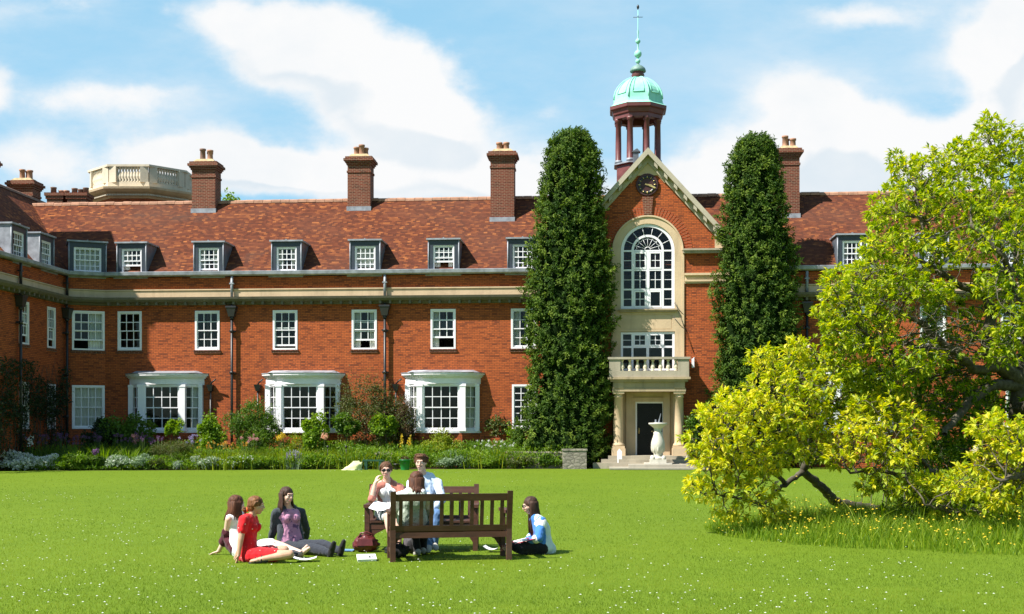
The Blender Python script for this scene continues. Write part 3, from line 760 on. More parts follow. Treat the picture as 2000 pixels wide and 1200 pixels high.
# the arched stair window
def arch_window():
    m=MB(); g=MB(); y0,y1=GV+.02,GV+.14; r=R_WI-.01; W=r
    fr=.13
    def ring(r0,r1,c=(GC,Z_SP),ya=y0,yb=y1,n=28):
        for i in range(n):
            a=math.pi*i/n;b=math.pi*(i+1)/n
            m.prism_y([(c[0]+q*math.cos(t),c[1]+q*math.sin(t)) for q,t in ((r0,a),(r1,a),(r1,b),(r0,b))],ya,yb)
    ring(r-fr,r); ri=r*.60; ring(ri-.10,ri)
    for sx in(-1,1):
        x0,x1=sorted((GC+sx*(r-fr),GC+sx*r)); m.box(x0,x1,y0,y1,Z_W0,Z_SP)
        x0,x1=sorted((GC+sx*(ri-.10),GC+sx*ri)); m.box(x0,x1,y0+.002,y1,Z_W0,Z_SP)
    m.box(GC-.055,GC+.055,y0+.003,y1,Z_W0,Z_SP)
    hh=Z_SP-Z_W0
    for k in (0,.333,.667,1):
        z=Z_W0+hh*k; w=.07 if k not in(0,) else .11; m.box(GC-r,GC+r,y0+.005,y1-.004,z-(0 if k==0 else w/2),z+(w if k==0 else w/2))
    # inner casements
    for k in range(3):
        za=Z_W0+hh*k/3+.05; zb=Z_W0+hh*(k+1)/3-.05
        for sx in(-1,1):
            xa,xb=sorted((GC+sx*.06,GC+sx*(ri-.10)))
            st=.07 if k!=1 else .02
            m.box(xa,xa+st,y0-.01,y1-.02,za,zb); m.box(xb-st,xb,y0-.01,y1-.02,za,zb)
            if k!=1: m.box(xa+st,xb-st,y0-.01,y1-.02,za,za+st); m.box(xa+st,xb-st,y0-.01,y1-.02,zb-st,zb)
            if not(k==0 and sx>0):
                xm=(xa+xb)/2; m.box(xm-.014,xm+.014,y0+.03,y0+.06,za,zb); zm=(za+zb)/2; m.box(xa,xb,y0+.031,y0+.059,zm-.014,zm+.014)
            xa,xb=sorted((GC+sx*ri,GC+sx*(r-fr))); zm=(za+zb)/2; m.box(xa,xb,y0+.03,y0+.06,zm-.012,zm+.012)
    for i in range(1,7):                    # radial bars of the outer ring and the fan
        a=math.pi*i/7; c,s=math.cos(a),math.sin(a)
        m.tube([(GC+ri*c,y0+.045,Z_SP+ri*s),(GC+(r-fr)*c,y0+.045,Z_SP+(r-fr)*s)],.014,5)
    rf=ri-.1
    for i in range(1,8):
        a=math.pi*i/8; c,s=math.cos(a),math.sin(a); m.tube([(GC+.12*c,y0+.045,Z_SP+.05+.12*s),(GC+rf*c,y0+.045,Z_SP+rf*s)],.011,5)
    for i in range(8):                      # scalloped edge of the fanlight
        a,b=math.pi*i/8,math.pi*(i+1)/8; pts=[]
        for k in range(7):
            t=a+(b-a)*k/6; rr=rf*.93-rf*.13*math.sin(math.pi*k/6); pts.append((GC+rr*math.cos(t),y0+.045,Z_SP+.02+rr*math.sin(t)))
        m.tube(pts,.010,5)
    m.tube([(GC+.12*math.cos(math.pi*i/8),y0+.045,Z_SP+.05+.12*math.sin(math.pi*i/8)) for i in range(9)],.014,5)
    w=pl('arched_window',m,MT['white_paint'])
    n=24; gp=[(GC-r+.05,y0+.045,Z_W0)]+[(GC+(r-.04)*math.cos(math.pi-math.pi*i/n),y0+.045,Z_SP+(r-.04)*math.sin(math.pi-math.pi*i/n)) for i in range(n+1)]+[(GC+r-.05,y0+.045,Z_W0)]
    g.quad(*gp); pl('glass',g,MT['glass'],w,uv=False)
arch_window()
def low_window():
    m=MB(); g=MB(); y0=GV+.02; x0,x1=GC-R_WI+.01,GC+R_WI-.01; z0,z1=Z_L0-.5,Z_L1
    for a,b in ((x0,x0+.1),(x1-.1,x1),(GC-.06,GC+.06),(GC-R_WI*.60,GC-R_WI*.60+.09),(GC+R_WI*.60-.09,GC+R_WI*.60)): m.box(a,b,y0,y0+.12,z0,z1)
    for z in (z1-.09,z0,(Z_L1*.42+Z_L0*.58)): m.box(x0+.001,x1-.001,y0+.003,y0+.118,z,z+.09)
    for sx in(-1,1):
        xa,xb=sorted((GC+sx*.06,GC+sx*(R_WI*.6-.09))); za,zb=(Z_L1*.42+Z_L0*.58)+.09,z1-.09
        for p,q in((xa,xa+.06),(xb-.06,xb)): m.box(p,q,y0-.01,y0+.1,za,zb)
        m.box(xa+.06,xb-.06,y0-.01,y0+.1,za,za+.05); m.box(xa+.06,xb-.06,y0-.01,y0+.1,zb-.05,zb)
        xm=(xa+xb)/2; m.box(xm-.014,xm+.014,y0+.03,y0+.06,za,zb); m.box(xa,xb,y0+.031,y0+.058,(za+zb)/2-.014,(za+zb)/2+.014)
        xa,xb=sorted((GC+sx*R_WI*.6,GC+sx*(R_WI-.1))); m.box(xa,xb,y0+.031,y0+.058,(za+zb)/2-.012,(za+zb)/2+.012)
    w=pl('window',m,MT['white_paint']); glass_quads(g,x0,x1,z0,z1,y0+.045); pl('glass',g,MT['glass'],w,uv=False)
low_window()
# bands across the gabled bay
for sx in(-1,1):
    m=MB()
    xa,xb=sorted((GC+sx*(R_ST-.03),GC+sx*(G_HALF+.12)))
    z=gw(1370,488)[1]; m.box(xa,xb,GV-.30,GV+.1,z-.06,z+.02); m.box(xa,xb,GV-.22,GV+.1,z-.17,z-.061)
    pl('impost_band',m,MT['stone_grey'])
for sx in(-1,1):
    m=MB()
    xa,xb=sorted((GC+sx*(SH_W+.08),GC+sx*(G_HALF+.07))); z1=gw(1370,534)[1]; z0=gw(1370,554)[1]
    m.box(xa,xb,GV-.16,GV+.1,z1-.10,z1); m.box(xa,xb,GV-.05,GV+.1,z0+.16,z1-.101); m.box(xa,xb,GV-.12,GV+.1,z0+.08,z0+.159); m.box(xa,xb,GV-.07,GV+.1,z0,z0+.079)
    pl('stone_band',m,MT['stone'])
# raking cornice with modillions
m=MB(); EV=5.2
Lr=(G_HALF+.30)
for sx in(-1,1):
    def rk(d,o): return (GC+sx*d, Z_AP-d*SL+o)
    for (o0,o1,y) in ((-.30,.0,GV-.42),(-.62,-.30,GV-.12)):
        c0=rk(0,o0);c1=rk(Lr,o0);c2=rk(Lr,o1);c3=rk(0,o1)
        q=[c0,c1,c2,c3]; q=q if sx>0 else q[::-1]; m.prism_y(q,y,GV+.15)
k=0; d=.35
while d<Lr-.1:
    for sx in(-1,1):
        c=[(GC+sx*(d-.07),Z_AP-(d-.07)*SL-.31),(GC+sx*(d+.07),Z_AP-(d+.07)*SL-.31),(GC+sx*(d+.07),Z_AP-(d+.07)*SL-.49),(GC+sx*(d-.07),Z_AP-(d-.07)*SL-.49)]
        m.prism_y(c if sx<0 else c[::-1],GV-.36,GV-.119)
    d+=.43
pl('raking_cornice',m,MT['stone_coping'])
m=MB(); m.prism_y([(GC-.55,Z_AP-.62),(GC,Z_AP-.62-0),(GC+.55,Z_AP-.62),(GC+.75,Z_AP-.62-.9),(GC+.45,Z_AP-.62-.55),(GC-.45,Z_AP-.62-.55),(GC-.75,Z_AP-.62-.9)],GV-.05,GV+.05); pl('gable_apex_stone',m,MT['stone'])
for sx in(-1,1):
    m=MB()
    xa,xb=sorted((GC+sx*(G_HALF-.55),GC+sx*(G_HALF+.1))); z=gw(1370,488)[1]; m.box(xa,xb,GV-.06,GV+.1,z+.022,z+.45)
    pl('kneeler_stone',m,MT['stone'])
m=MB(); zz=Z_AP-.02
for sx in(-1,1):
    m.quad((GC,GV-.3,zz),(GC,V_R,zz),(GC+sx*Lr,V_R,zz-Lr*SL),(GC+sx*Lr,GV-.3,zz-Lr*SL))
pl('roof',m,MT['tile'],fixn=False)
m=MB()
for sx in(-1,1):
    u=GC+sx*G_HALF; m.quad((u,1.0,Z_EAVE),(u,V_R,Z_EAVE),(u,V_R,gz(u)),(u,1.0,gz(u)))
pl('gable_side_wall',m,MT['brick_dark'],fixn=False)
# clock
cu,cz=gw(1264,362); CR=.50
m=MB(Matrix.Translation((cu,GV-.03,cz))@Matrix.Rotation(R(90),4,'X')); m.lathe([(CR,.0),(CR,.05),(CR*.93,.06)],n=32); 
ck=pl('clock',m,MT['clock_face'])
m=MB(Matrix.Translation((cu,GV-.03,cz))@Matrix.Rotation(R(90),4,'X')); m.lathe([(CR*.80,.061),(CR*.80,.068),(CR*.56,.068),(CR*.56,.061)],n=32,caps=False); pl('clock_ring',m,MT['iron_black'],ck)
m=MB()
for i in range(12):
    a=2*math.pi*i/12; c,s=math.cos(a),math.sin(a)
    m.tube([(cu+CR*.60*c,GV-.105,cz+CR*.60*s),(cu+CR*.78*c,GV-.105,cz+CR*.78*s)],.014 if i%3 else .022,4)
pl('hour_marks',m,MT['gold'],ck)
def hand(ang,L,w):
    d=Vector((math.cos(ang),0,math.sin(ang))); p=Vector((-d.z,0,d.x)); c=Vector((cu,GV-.125,cz))
    m=MB(); q=[c-d*.1-p*w*.6,c+d*L*.8-p*w,c+d*L,c+d*L*.8+p*w,c-d*.1+p*w*.6]
    m.prism_y([(x.x,x.z) for x in q],GV-.135,GV-.118); pl('clock_hand',m,MT['gold'],ck)
hand(R(-22),.42,.035); hand(R(-14),.24,.04)

# portico, balcony, door
PV=GV-1.25                                  # front plane of the portico
def pw(px,py): return bw(px,py,PV)
z_col1=pw(1265,765)[1]; z_ent=pw(1265,737)[1]; z_col0=pw(1265,876)[1]; z_bal=pw(1265,698)[1]
xL,xR=pw(1208,800)[0],pw(1327,800)[0]; pc=(xL+xR)/2; hw=(xR-xL)/2
Z_ST=z_col0-.22
m=MB()
m.box(pc-hw-.27,pc+hw+.27,PV-.10,GV,z_col1,z_col1+.14); m.box(pc-hw-.24,pc+hw+.24,PV-.07,GV,z_col1+.141,z_ent-.20)
m.box(pc-hw-.36,pc+hw+.36,PV-.20,GV,z_ent-.199,z_ent-.10); m.box(pc-hw-.46,pc+hw+.46,PV-.30,GV,z_ent-.099,z_ent)
for sx in (-1,1): m.box(pc+sx*hw-.22,pc+sx*hw+.22,PV-.13,PV-.071,z_col1+.141,z_ent-.20)
pl('portico_entablature',m,MT['stone_dirty'])
def column(x,y):
    m=MB(); zt=z_col1; zb=z_col0
    m.box(x-.27,x+.27,y-.27,y+.27,zb-.001,zb+.10)
    m.lathe([(.26,zb+.10),(.27,zb+.14),(.24,zb+.20),(.20,zb+.24),(.205,zb+.3),(.205,zb+.9),(.175,zt-.26),(.20,zt-.25),(.20,zt-.21),(.18,zt-.20),(.18,zt-.15),(.24,zt-.09)],(x,y),20)
    m.box(x-.25,x+.25,y-.25,y+.25,zt-.09,zt-.002)
    pl('portico_column',m,MT['stone'])
for sx in(-1,1): column(pc+sx*hw,PV+.18)
for sx in(-1,1):
    m=MB()
    m.box(pc+sx*hw-.3,pc+sx*hw+.3,PV-.12,PV+.5,.1,z_col0-.002)
    for (o,z0,z1) in ((.22,z_col0-.2,z_col1-.002),): m.box(pc+sx*(hw+.0)-o,pc+sx*(hw+.0)+o,GV-.30,GV,z0,z1)
    m.box(pc+sx*(hw-.50)-.15,pc+sx*(hw-.50)+.15,GV-.16,GV,.3,z_col1-.002)
    pl('portico_pier',m,MT['stone'])
# doorway wall in stone with its surround
dL,dR=bw(1241,800,GV-.05)[0],bw(1297,800,GV-.05)[0]; dz1=bw(1268,785,GV)[1]; dz0=bw(1268,889,GV)[1]
m=MB()
m.box(pc-hw+.2,dL-.16,GV-.06,GV+.2,.2,z_col1); m.box(dR+.16,pc+hw-.2,GV-.06,GV+.2,.2,z_col1); m.box(dL-.159,dR+.159,GV-.06,GV+.2,dz1+.14,z_col1)
m.box(dL-.20,dL,GV-.12,GV+.15,dz0,dz1+.18); m.box(dR,dR+.20,GV-.12,GV+.15,dz0,dz1+.18); m.box(dL-.20,dR+.20,GV-.121,GV+.15,dz1,dz1+.181)
pl('door_surround',m,MT['stone'])
m=MB(); m.box(dL,dL+.07,GV-.03,GV+.1,dz0,dz1); m.box(dR-.07,dR,GV-.03,GV+.1,dz0,dz1); m.box(dL+.07,dR-.07,GV-.03,GV+.1,dz1-.07,dz1)
df=pl('door_frame',m,MT['white_paint'])
m=MB(); a,b=dL+.07,dR-.07; m.box(a,b,GV+.03,GV+.08,dz0,dz1-.07)
mid=(a+b)/2
for x0,x1 in((a+.04,mid-.05),(mid+.05,b-.04)):
    for z0,z1 in((dz0+.12,dz0+.75),(dz0+.88,dz1-.22)): 
        m.box(x0,x0+.03,GV+.015,GV+.03,z0,z1); m.box(x1-.03,x1,GV+.015,GV+.03,z0,z1); m.box(x0+.03,x1-.03,GV+.015,GV+.03,z0,z0+.03); m.box(x0+.03,x1-.03,GV+.015,GV+.03,z1-.03,z1)
dr=pl('door',m,MT['door_black'])
m=MB(); m.tube([(a+.09,GV-.02,dz0+.95),(a+.09,GV-.03,dz0+1.2)],.02,6); m.ell((mid+.1,GV+.0,dz0+1.05),(.035,.035,.035)); pl('door_handle',m,MT['gold'],dr)
# steps
m=MB(); zs=dz0
for k,(o,z) in enumerate(((.15,dz0-.002),(.45,dz0-.15),(.8,dz0-.30))):
    if z>.05: m.box(pc-hw-.3-o,pc+hw+.3+o,PV-.05-o,GV-.0,.0 if k==2 else max(.0,z-.15),z)
pl('steps',m,MT['stone_grey'])
# balcony parapet
m=MB(); zb0=z_ent+.002; zb1=z_bal
m.box(pc-hw-.40,pc+hw+.40,PV-.22,PV+.05,zb0,zb0+.26)
for sx in(-1,1):
    x=pc+sx*(hw+.16); m.box(x-.24,x+.24,PV-.20,PV+.08,zb0+.261,zb1-.10)
    xo=pc+sx*(hw+.28); m.box(xo-.12,xo+.12,PV+.081,GV,zb0,zb1-.10)
m.box(pc-hw-.46,pc+hw+.46,PV-.25,PV+.10,zb1-.099,zb1)
for sx in(-1,1): m.box(pc+sx*(hw+.28)-.17,pc+sx*(hw+.28)+.17,PV+.101,GV,zb1-.099,zb1-.002)
bp=pl('balcony_parapet',m,MT['stone_grey'])
def baluster(M,x,y,z0,z1,r,parent,mat):
    h=z1-z0; m=MB(M); m.lathe([(r*.75,z0),(r*.75,z0+.06*h),(r*.45,z0+.10*h),(r,z0+.30*h),(r*.9,z0+.42*h),(r*.42,z0+.72*h),(r*.40,z0+.82*h),(r*.7,z0+.88*h),(r*.7,z1)],(x,y),10)
    return m.build('baluster',mat,parent)
for k in range(8): baluster(None,pc-(hw-.16)+2*(hw-.16)*k/7,PV-.07,zb0+.26,zb1-.099,.10,bp,MT['stone_pale'])
# small fittings: white floodlight on the wall, cables, thin stone sign
m=MB(); u,z=bw(1353,710,GV); m.box(u-.055,u+.055,GV-.16,GV-.05,z-.2,z+.2); m.tube([(u+.06,GV,z+.24),(u+.06,GV-.12,z+.24),(u,GV-.11,z+.19)],.02,5); pl('wall_lamp',m,MT['white_paint'])
for (p,q) in (((1316,592),(1340,620)),((1314,618),(1342,648)),((1318,590),(1355,690))):
    u0,z0=bw(*p,GV); u1,z1=bw(*q,GV); m=MB(); m.tube([(u0,GV-.10,z0),((u0+u1)/2,GV-.10,(z0+z1)/2-.04),(u1,GV-.03,z1)],.012,4); pl('cable',m,MT['iron_black'])

# ---- cupola on the ridge behind the gable
cv_=2.6; cu_=bw(1246,300,cv_)[0]
def czf(py): return bw(1246,py,cv_)[1]
cr=empty('cupola'); cr.parent=B
s8=math.pi/8; cw=(bw(1302,215,cv_)[0]-bw(1190,215,cv_)[0])/2
m=MB(); C8=(cu_,cv_)
zb=czf(326); m.lathe([(cw*.80,11.5),(cw*.80,zb-.06),(cw*.88,zb-.03),(cw*.88,zb)],C8,8,False,phase=s8); m.lathe([(cw*.5,zb-.4),(cw*.5,zb+.02)],C8,8,False,phase=s8)
pl('cupola_base',m,MT['maroon_wood'],cr)
m=MB(); m.lathe([(cw*.90,zb-.01),(cw*.90,zb+.05),(cw*.82,zb+.07)],C8,8,False,phase=s8); pl('lead_flashing',m,MT['lead'],cr)
for k in range(8):
    a=s8+k*math.pi/4; x,y=cu_+cw*.74*math.cos(a),cv_+cw*.74*math.sin(a); zt=czf(238)
    m=MB(); m.lathe([(.17,zb+.05),(.17,zb+.16),(.135,zb+.22),(.135,zb+.9),(.12,zt-.16),(.16,zt-.13),(.16,zt-.06),(.19,zt)],(x,y),12); pl('cupola_column',m,MT['maroon_wood'],cr)
    m=MB(); m.lathe([(.178,zb+.07),(.178,zb+.20)],(x,y),12); pl('lead_collar',m,MT['lead'],cr)
m=MB(); zt=czf(238); z1=czf(213)
m.lathe([(cw*.62,zt),(cw*.88,zt),(cw*.88,zt+.16),(cw*.93,zt+.2),(cw*.97,z1-.22),(cw*1.05,z1-.17),(cw*1.06,z1-.02),(cw*.9,z1+.0)],C8,8,False,phase=s8,caps=False)
m.lathe([(.01,zt+.3),(cw*.64,zt+.3),(cw*.64,zt-.0)],C8,8,False,phase=s8,caps=False)
pl('cupola_entablature',m,MT['maroon_wood'],cr)
m=MB(); z0=czf(213); z2=czf(154); H=z2-z0
prof=[(1.03,0),(.95,.05),(.92,.10),(.90,.22),(.88,.38),(.84,.50),(.77,.62),(.66,.75),(.52,.87),(.36,.96),(.24,1.0)]
m.lathe([(cw*r,z0+H*t) for r,t in prof],C8,8,False,phase=s8)
dm=pl('cupola_dome',m,MT['verdigris'],cr)
m=MB()
for k in range(8):                          # raised rolls along the hips and panel moulds
    a=s8+k*math.pi/4
    m.tube([(cu_+(cw*r+.015)*math.cos(a),cv_+(cw*r+.015)*math.sin(a),z0+H*t) for r,t in prof[3:]],.035,6)
    for da in(-.16,.16):
        q=[]
        for r,t in prof[4:]:
            rr=cw*r*math.cos(math.pi/8)/math.cos(math.pi/8-abs(da)) +.015
            q.append((cu_+rr*math.cos(a+da),cv_+rr*math.sin(a+da),z0+H*t))
        m.tube(q,.022,5)
    a2=a+math.pi/4; r,t=prof[4]; rr=cw*r*math.cos(math.pi/8)/math.cos(math.pi/8-.16)+.015
    m.tube([(cu_+rr*math.cos(a+.16),cv_+rr*math.sin(a+.16),z0+H*t),(cu_+rr*math.cos(a2-.16),cv_+rr*math.sin(a2-.16),z0+H*t)],.022,5)
pl('dome_ribs',m,MT['verdigris'],dm) if False else pl('dome_ribs',m,MT['verdigris'],cr)
m=MB(); zq=lambda p: czf(p)
m.lathe([(.30,zq(155)),(.27,zq(150)),(.31,zq(148)),(.26,zq(143)),(.26,zq(140)),(.36,zq(139.5))],C8,12)
pl('lantern_neck',m,MT['maroon_wood'],cr)
m=MB(); m.lathe([(.37,zq(141)),(.37,zq(138)),(.33,zq(134)),(.22,zq(130)),(.10,zq(128)),(.05,zq(125))],C8,16); pl('lantern_cap',m,MT['copper_grey'],cr)
m=MB()
pr=[(.05,zq(128)),(.05,zq(125))]
for (c,r) in ((120,5),(106,7.5),(81,5)):
    pr+=[(.035,zq(c+r+1))]+[(max(.035,r*.0232*math.sin(math.pi*i/8)),zq(c+r*math.cos(math.pi*i/8))) for i in range(1,8)]+[(.035,zq(c-r-1))]
pr+=[(.025,zq(70)),(.045,zq(63)),(.018,zq(58)),(.014,zq(20))]
m.lathe(pr,C8,12); pl('finial',m,MT['verdigris'],cr)
m=MB(); m.tube([(cu_-.22,cv_,zq(34)),(cu_+.22,cv_,zq(34))],.014,5); m.tube([(cu_,cv_-.22,zq(34)),(cu_,cv_+.22,zq(34))],.014,5); m.ell((cu_,cv_,zq(14)),(.06,.06,.11)); m.tube([(cu_,cv_,zq(60)),(cu_,cv_,zq(14))],.014,5); pl('weather_vane',m,MT['iron_black'],cr)
m=MB(); u,z=bw(1242,300,GV+.6); m.box(u-.12,u+.12,GV+.5,GV+.8,z-.5,z+.05); m.prism_y([(u-.2,z+.05),(u+.2,z+.05),(u+.05,z+.2)],GV+.45,GV+.85); pl('roof_vent',m,MT['lead_dark'])

# ================================================================== buildings behind the ridge
TD=78.0; tc=at(280,395,TD); ts=F/TD
T=empty('balustraded_tower',(tc.x,TD,0),0,'octagonal stone and brick tower top with pale balustrade behind the roof ridge','tower')
rw=98/ts*1.03
zt=lambda py: CAMH+(YH-py)*(TD-rw*.95)/F
m=MB(); o8=math.pi/8
m.lathe([(rw*.93,0),(rw*.93,zt(384))],(0,0),8,False,phase=o8); m.build('tower_wall',MT['brick'],T)
m=MB(); m.lathe([(rw*.94,zt(386)),(rw*.97,zt(383)),(rw*.97,zt(378)),(rw*1.06,zt(374)),(rw*1.12,zt(370)),(rw*1.13,zt(366)),(rw*.9,zt(364))],(0,0),8,False,phase=o8); m.build('tower_cornice',MT['stone'],T)
m=MB()
for k in range(8):
    a0_=o8+k*math.pi/4; p=Vector((rw*1.02*math.cos(a0_),rw*1.02*math.sin(a0_),0)); q=Vector((rw*1.02*math.cos(a0_+math.pi/4),rw*1.02*math.sin(a0_+math.pi/4),0))
    for i in range(26):
        c=p.lerp(q,(i+.5)/26); n=(p+q).normalized(); tt=(q-p).normalized()
        for dz in (0,):
            b0=[c-tt*.03-n*.05,c+tt*.03-n*.05,c+tt*.03+n*.06,c-tt*.03+n*.06]
            m.hexa([x+Vector((0,0,zt(382))) for x in b0],[x+Vector((0,0,zt(379))) for x in b0])
m.build('dentils',MT['stone_pale'],T)
m=MB(); m.lathe([(rw,zt(365)),(rw,zt(355)),(rw*.92,zt(355))],(0,0),8,False,phase=o8,caps=False); m.lathe([(rw*.92,zt(325)),(rw*1.02,zt(325)),(rw*1.02,zt(321)),(rw*.92,zt(320)),(rw*.92,zt(325))],(0,0),8,False,phase=o8,caps=False)
for k in range(8):
    a=o8+k*math.pi/4
    for da in(-.085,.085):
        rr=rw*math.cos(math.pi/8)/math.cos(math.pi/8-.085); c=Vector((rr*.965*math.cos(a+da),rr*.965*math.sin(a+da),0)); n=Vector((math.cos(a+da),math.sin(a+da),0)); tt=Vector((-n.y,n.x,0))
        b0=[c-tt*.24-n*.14,c+tt*.24-n*.14,c+tt*.24+n*.14,c-tt*.24+n*.14]
        m.hexa([x+Vector((0,0,zt(356))) for x in b0],[x+Vector((0,0,zt(324.5))) for x in b0])
bl=m.build('balustrade',MT['stone_pale'],T)
for k in range(8):
    a=o8+k*math.pi/4; p=Vector((rw*.96*math.cos(a),rw*.96*math.sin(a),0)); q=Vector((rw*.96*math.cos(a+math.pi/4),rw*.96*math.sin(a+math.pi/4),0))
    for i in range(9):
        c=p.lerp(q,.20+.60*i/8); baluster(None,c.x,c.y,zt(355),zt(325),.15,bl,MT['stone_pale'])
m=MB(); m.lathe([(rw*.6,zt(330)),(rw*.35,zt(321)),(rw*.1,zt(316)),(.05,zt(314))],(0,0),16); m.build('tower_roof',MT['lead'],T)
# chimneys of the far range, left of the tower
D2=72.0; c=at(132,398,D2); FC=empty('far_chimney_stack',(c.x,D2,0),0,'low brick chimney stack with six pots left of the balustraded tower','chimney')
sw=F/D2; z2=lambda py: CAMH+(YH-py)*D2/F
m=MB()
for (x0,x1) in ((-1.15,.0),(.03,1.35)):
    m.box(x0+.12,x1-.12,-.5,.5,8,z2(392)); m.box(x0+.06,x1-.06,-.56,.56,z2(392)+.002,z2(386)); m.box(x0,x1,-.62,.62,z2(386)+.002,z2(380))
st=m.build('chimney_stack',MT['brick_dark'],FC)
for (px,h,k) in ((106,13,0),(119,8,1),(129,8,1),(147,11,0),(159,9,0),(169,12,0)):
    x=(px-132)/sw; m=MB(); m.lathe([(.17,z2(381)),(.16,z2(380-h)-.08),(.18,z2(380-h)-.06),(.18,z2(380-h)),(.12,z2(380-h))],(x,.1*(k*2-1)),12); m.build('chimney_pot',MT['terracotta' if k else 'terracotta_dark'],FC)
# ================================================================== ground
def lawn_mat():
    t=NT('lawn'); o=t.obj()
    n1=t.noise(o,.16,4,.6); n2=t.noise(o,2.3,5,.65); n3=t.noise(t.mapv(o,(1,.45,1)),26,3,.7)
    b=t.mix(t.rangef(n1,.3,.7),(.095,.158,.007),(.125,.188,.010))
    b=t.mix(t.rangef(n2,.35,.72,0,.55),b,(.088,.140,.007))
    b=t.mix(t.rangef(n3,.45,.75,0,.5),b,(.15,.205,.018))
    MT['lawn']=t.done(t.pbr(b,.85,.12,0,t.bump(n3,.5,.03)))
    t=NT('soil'); o=t.obj(); n=t.noise(o,7,5,.7); MT['soil']=t.done(t.pbr(t.mix(t.rangef(n,.3,.7),(.05,.032,.02),(.10,.07,.045)),.95,.1,0,t.bump(n,.8,.05)))
lawn_mat()
simple('ground',(.10,.085,.06),.9,.2,var=.3,scale=.5)
m=MB(); m.quad((-1200,-1200,-.06),(1200,-1200,-.06),(1200,1500,-.06),(-1200,1500,-.06)); g=m.build('ground',MT['ground']); tag(g,kind='structure')
m=MB(); m.quad((-70,-40,0),(70,-40,0),(70,56.5,0),(-70,56.5,0)); g=m.build('lawn',MT['lawn']); tag(g,kind='structure')
# soil of the border, between the lawn and the building; then the paved court at the door
EDGE=[(-200,921),(0,920),(300,919),(700,917),(1090,916),(1148,915)]
pts=[gnd(px,ground_depth(py),.004) for px,py in EDGE]
back=[blw(bu(1160),-.02,.004),blw(U_L,-.02,.004),blw(CU,CV,.004),blw(CU,-7,.004)]
m=MB(); m.quad(*([tuple(p) for p in pts]+[tuple(p) for p in back])); g=m.build('border_soil',MT['soil']); tag(g,kind='structure')
pv=[gnd(1150,ground_depth(914.5),.006),gnd(1480,ground_depth(913.5),.006),blw(bu(1480),-.02,.006),blw(bu(1150),-.02,.006)]
m=MB(); m.prism([(p.x,p.y) for p in pv],-.1,.05); g=m.build('paved_court',MT['paving']); tag(g,kind='structure')
p0=gnd(1485,ground_depth(912),.004); p1=gnd(2300,ground_depth(910),.004)
m=MB(); m.quad(tuple(p0),tuple(p1),tuple(blw(U_R+4,-.02,.004)),tuple(blw(bu(1485),-.02,.004))); g=m.build('border_soil',MT['soil']); tag(g,kind='structure')
# ================================================================== plants
def leaf_mat(name, ca, cb, cc=None, trans=.35, rough=.5, spec=.35):
    t=NT(name); r=t.attr('rnd')
    b=t.ramp(r,[(0,ca),(.5,cb),(1,cc or cb)])
    p=t.pbr(b,rough,spec); tr=t.n('ShaderNodeBsdfTranslucent')
    hs=t.n('ShaderNodeHueSaturation'); hs.inputs['Saturation'].default_value=1.1; hs.inputs['Value'].default_value=1.25; t.l(b,hs.inputs['Color']); t.l(hs.outputs[0],tr.inputs['Color'])
    x=t.n('ShaderNodeMixShader'); x.inputs[0].default_value=trans; t.l(p,x.inputs[1]); t.l(tr.outputs[0],x.inputs[2])
    MT[name]=t.done(x.outputs[0]); return MT[name]
leaf_mat('conifer',(.032,.074,.010),(.085,.15,.018),(.20,.27,.036),.35,.6,.2)
leaf_mat('magnolia_leaf',(.062,.150,.012),(.37,.455,.020),(.80,.68,.05),.48,.42,.3)
leaf_mat('leaf_mid',(.042,.10,.012),(.09,.17,.018),(.16,.25,.028),.4)
leaf_mat('leaf_bright',(.095,.19,.014),(.18,.295,.022),(.30,.40,.035),.45)
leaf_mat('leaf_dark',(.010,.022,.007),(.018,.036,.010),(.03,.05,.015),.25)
leaf_mat('leaf_olive',(.045,.080,.016),(.090,.120,.022),(.15,.12,.03),.3)
leaf_mat('leaf_rust',(.060,.045,.018),(.095,.060,.025),(.13,.075,.04),.3)
leaf_mat('leaf_silver',(.15,.22,.12),(.27,.36,.21),(.42,.50,.36),.3,.7,.15)
leaf_mat('leaf_lime',(.13,.20,.015),(.24,.30,.02),(.40,.42,.03),.4)
leaf_mat('grass_blade',(.072,.138,.006),(.150,.216,.009),(.27,.315,.036),.4,.6,.2)
leaf_mat('long_grass',(.085,.175,.010),(.18,.285,.014),(.32,.38,.03),.45,.55,.25)
leaf_mat('petal_white',(.62,.62,.58),(.75,.75,.72),(.82,.82,.80),.3)
leaf_mat('petal_purple',(.09,.035,.11),(.16,.07,.19),(.27,.15,.32),.35)
leaf_mat('petal_lavender',(.30,.24,.46),(.38,.32,.55),(.5,.44,.62),.35)
leaf_mat('petal_pink',(.55,.20,.26),(.66,.30,.34),(.74,.42,.42),.35)
leaf_mat('petal_yellow',(.62,.44,.02),(.72,.52,.03),(.80,.62,.06),.35)
leaf_mat('petal_orange',(.60,.26,.03),(.66,.36,.05),(.70,.45,.08),.35)
leaf_mat('petal_cream',(.72,.62,.50),(.78,.70,.60),(.82,.76,.68),.35)
leaf_mat('petal_peach',(.72,.36,.24),(.78,.44,.30),(.80,.5,.36),.35)
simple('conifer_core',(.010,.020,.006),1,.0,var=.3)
def bark(name,a,b):
    t=NT(name); o=t.obj(); n=t.noise(o,9,5,.65); MT[name]=t.done(t.pbr(t.mix(t.rangef(n,.35,.65),a,b),.85,.2,0,t.bump(n,.6,.02)))
bark('bark_magnolia',(.060,.050,.036),(.15,.13,.095)); bark('bark',(.05,.04,.03),(.11,.085,.06)); bark('stem_green',(.05,.09,.02),(.08,.12,.03))

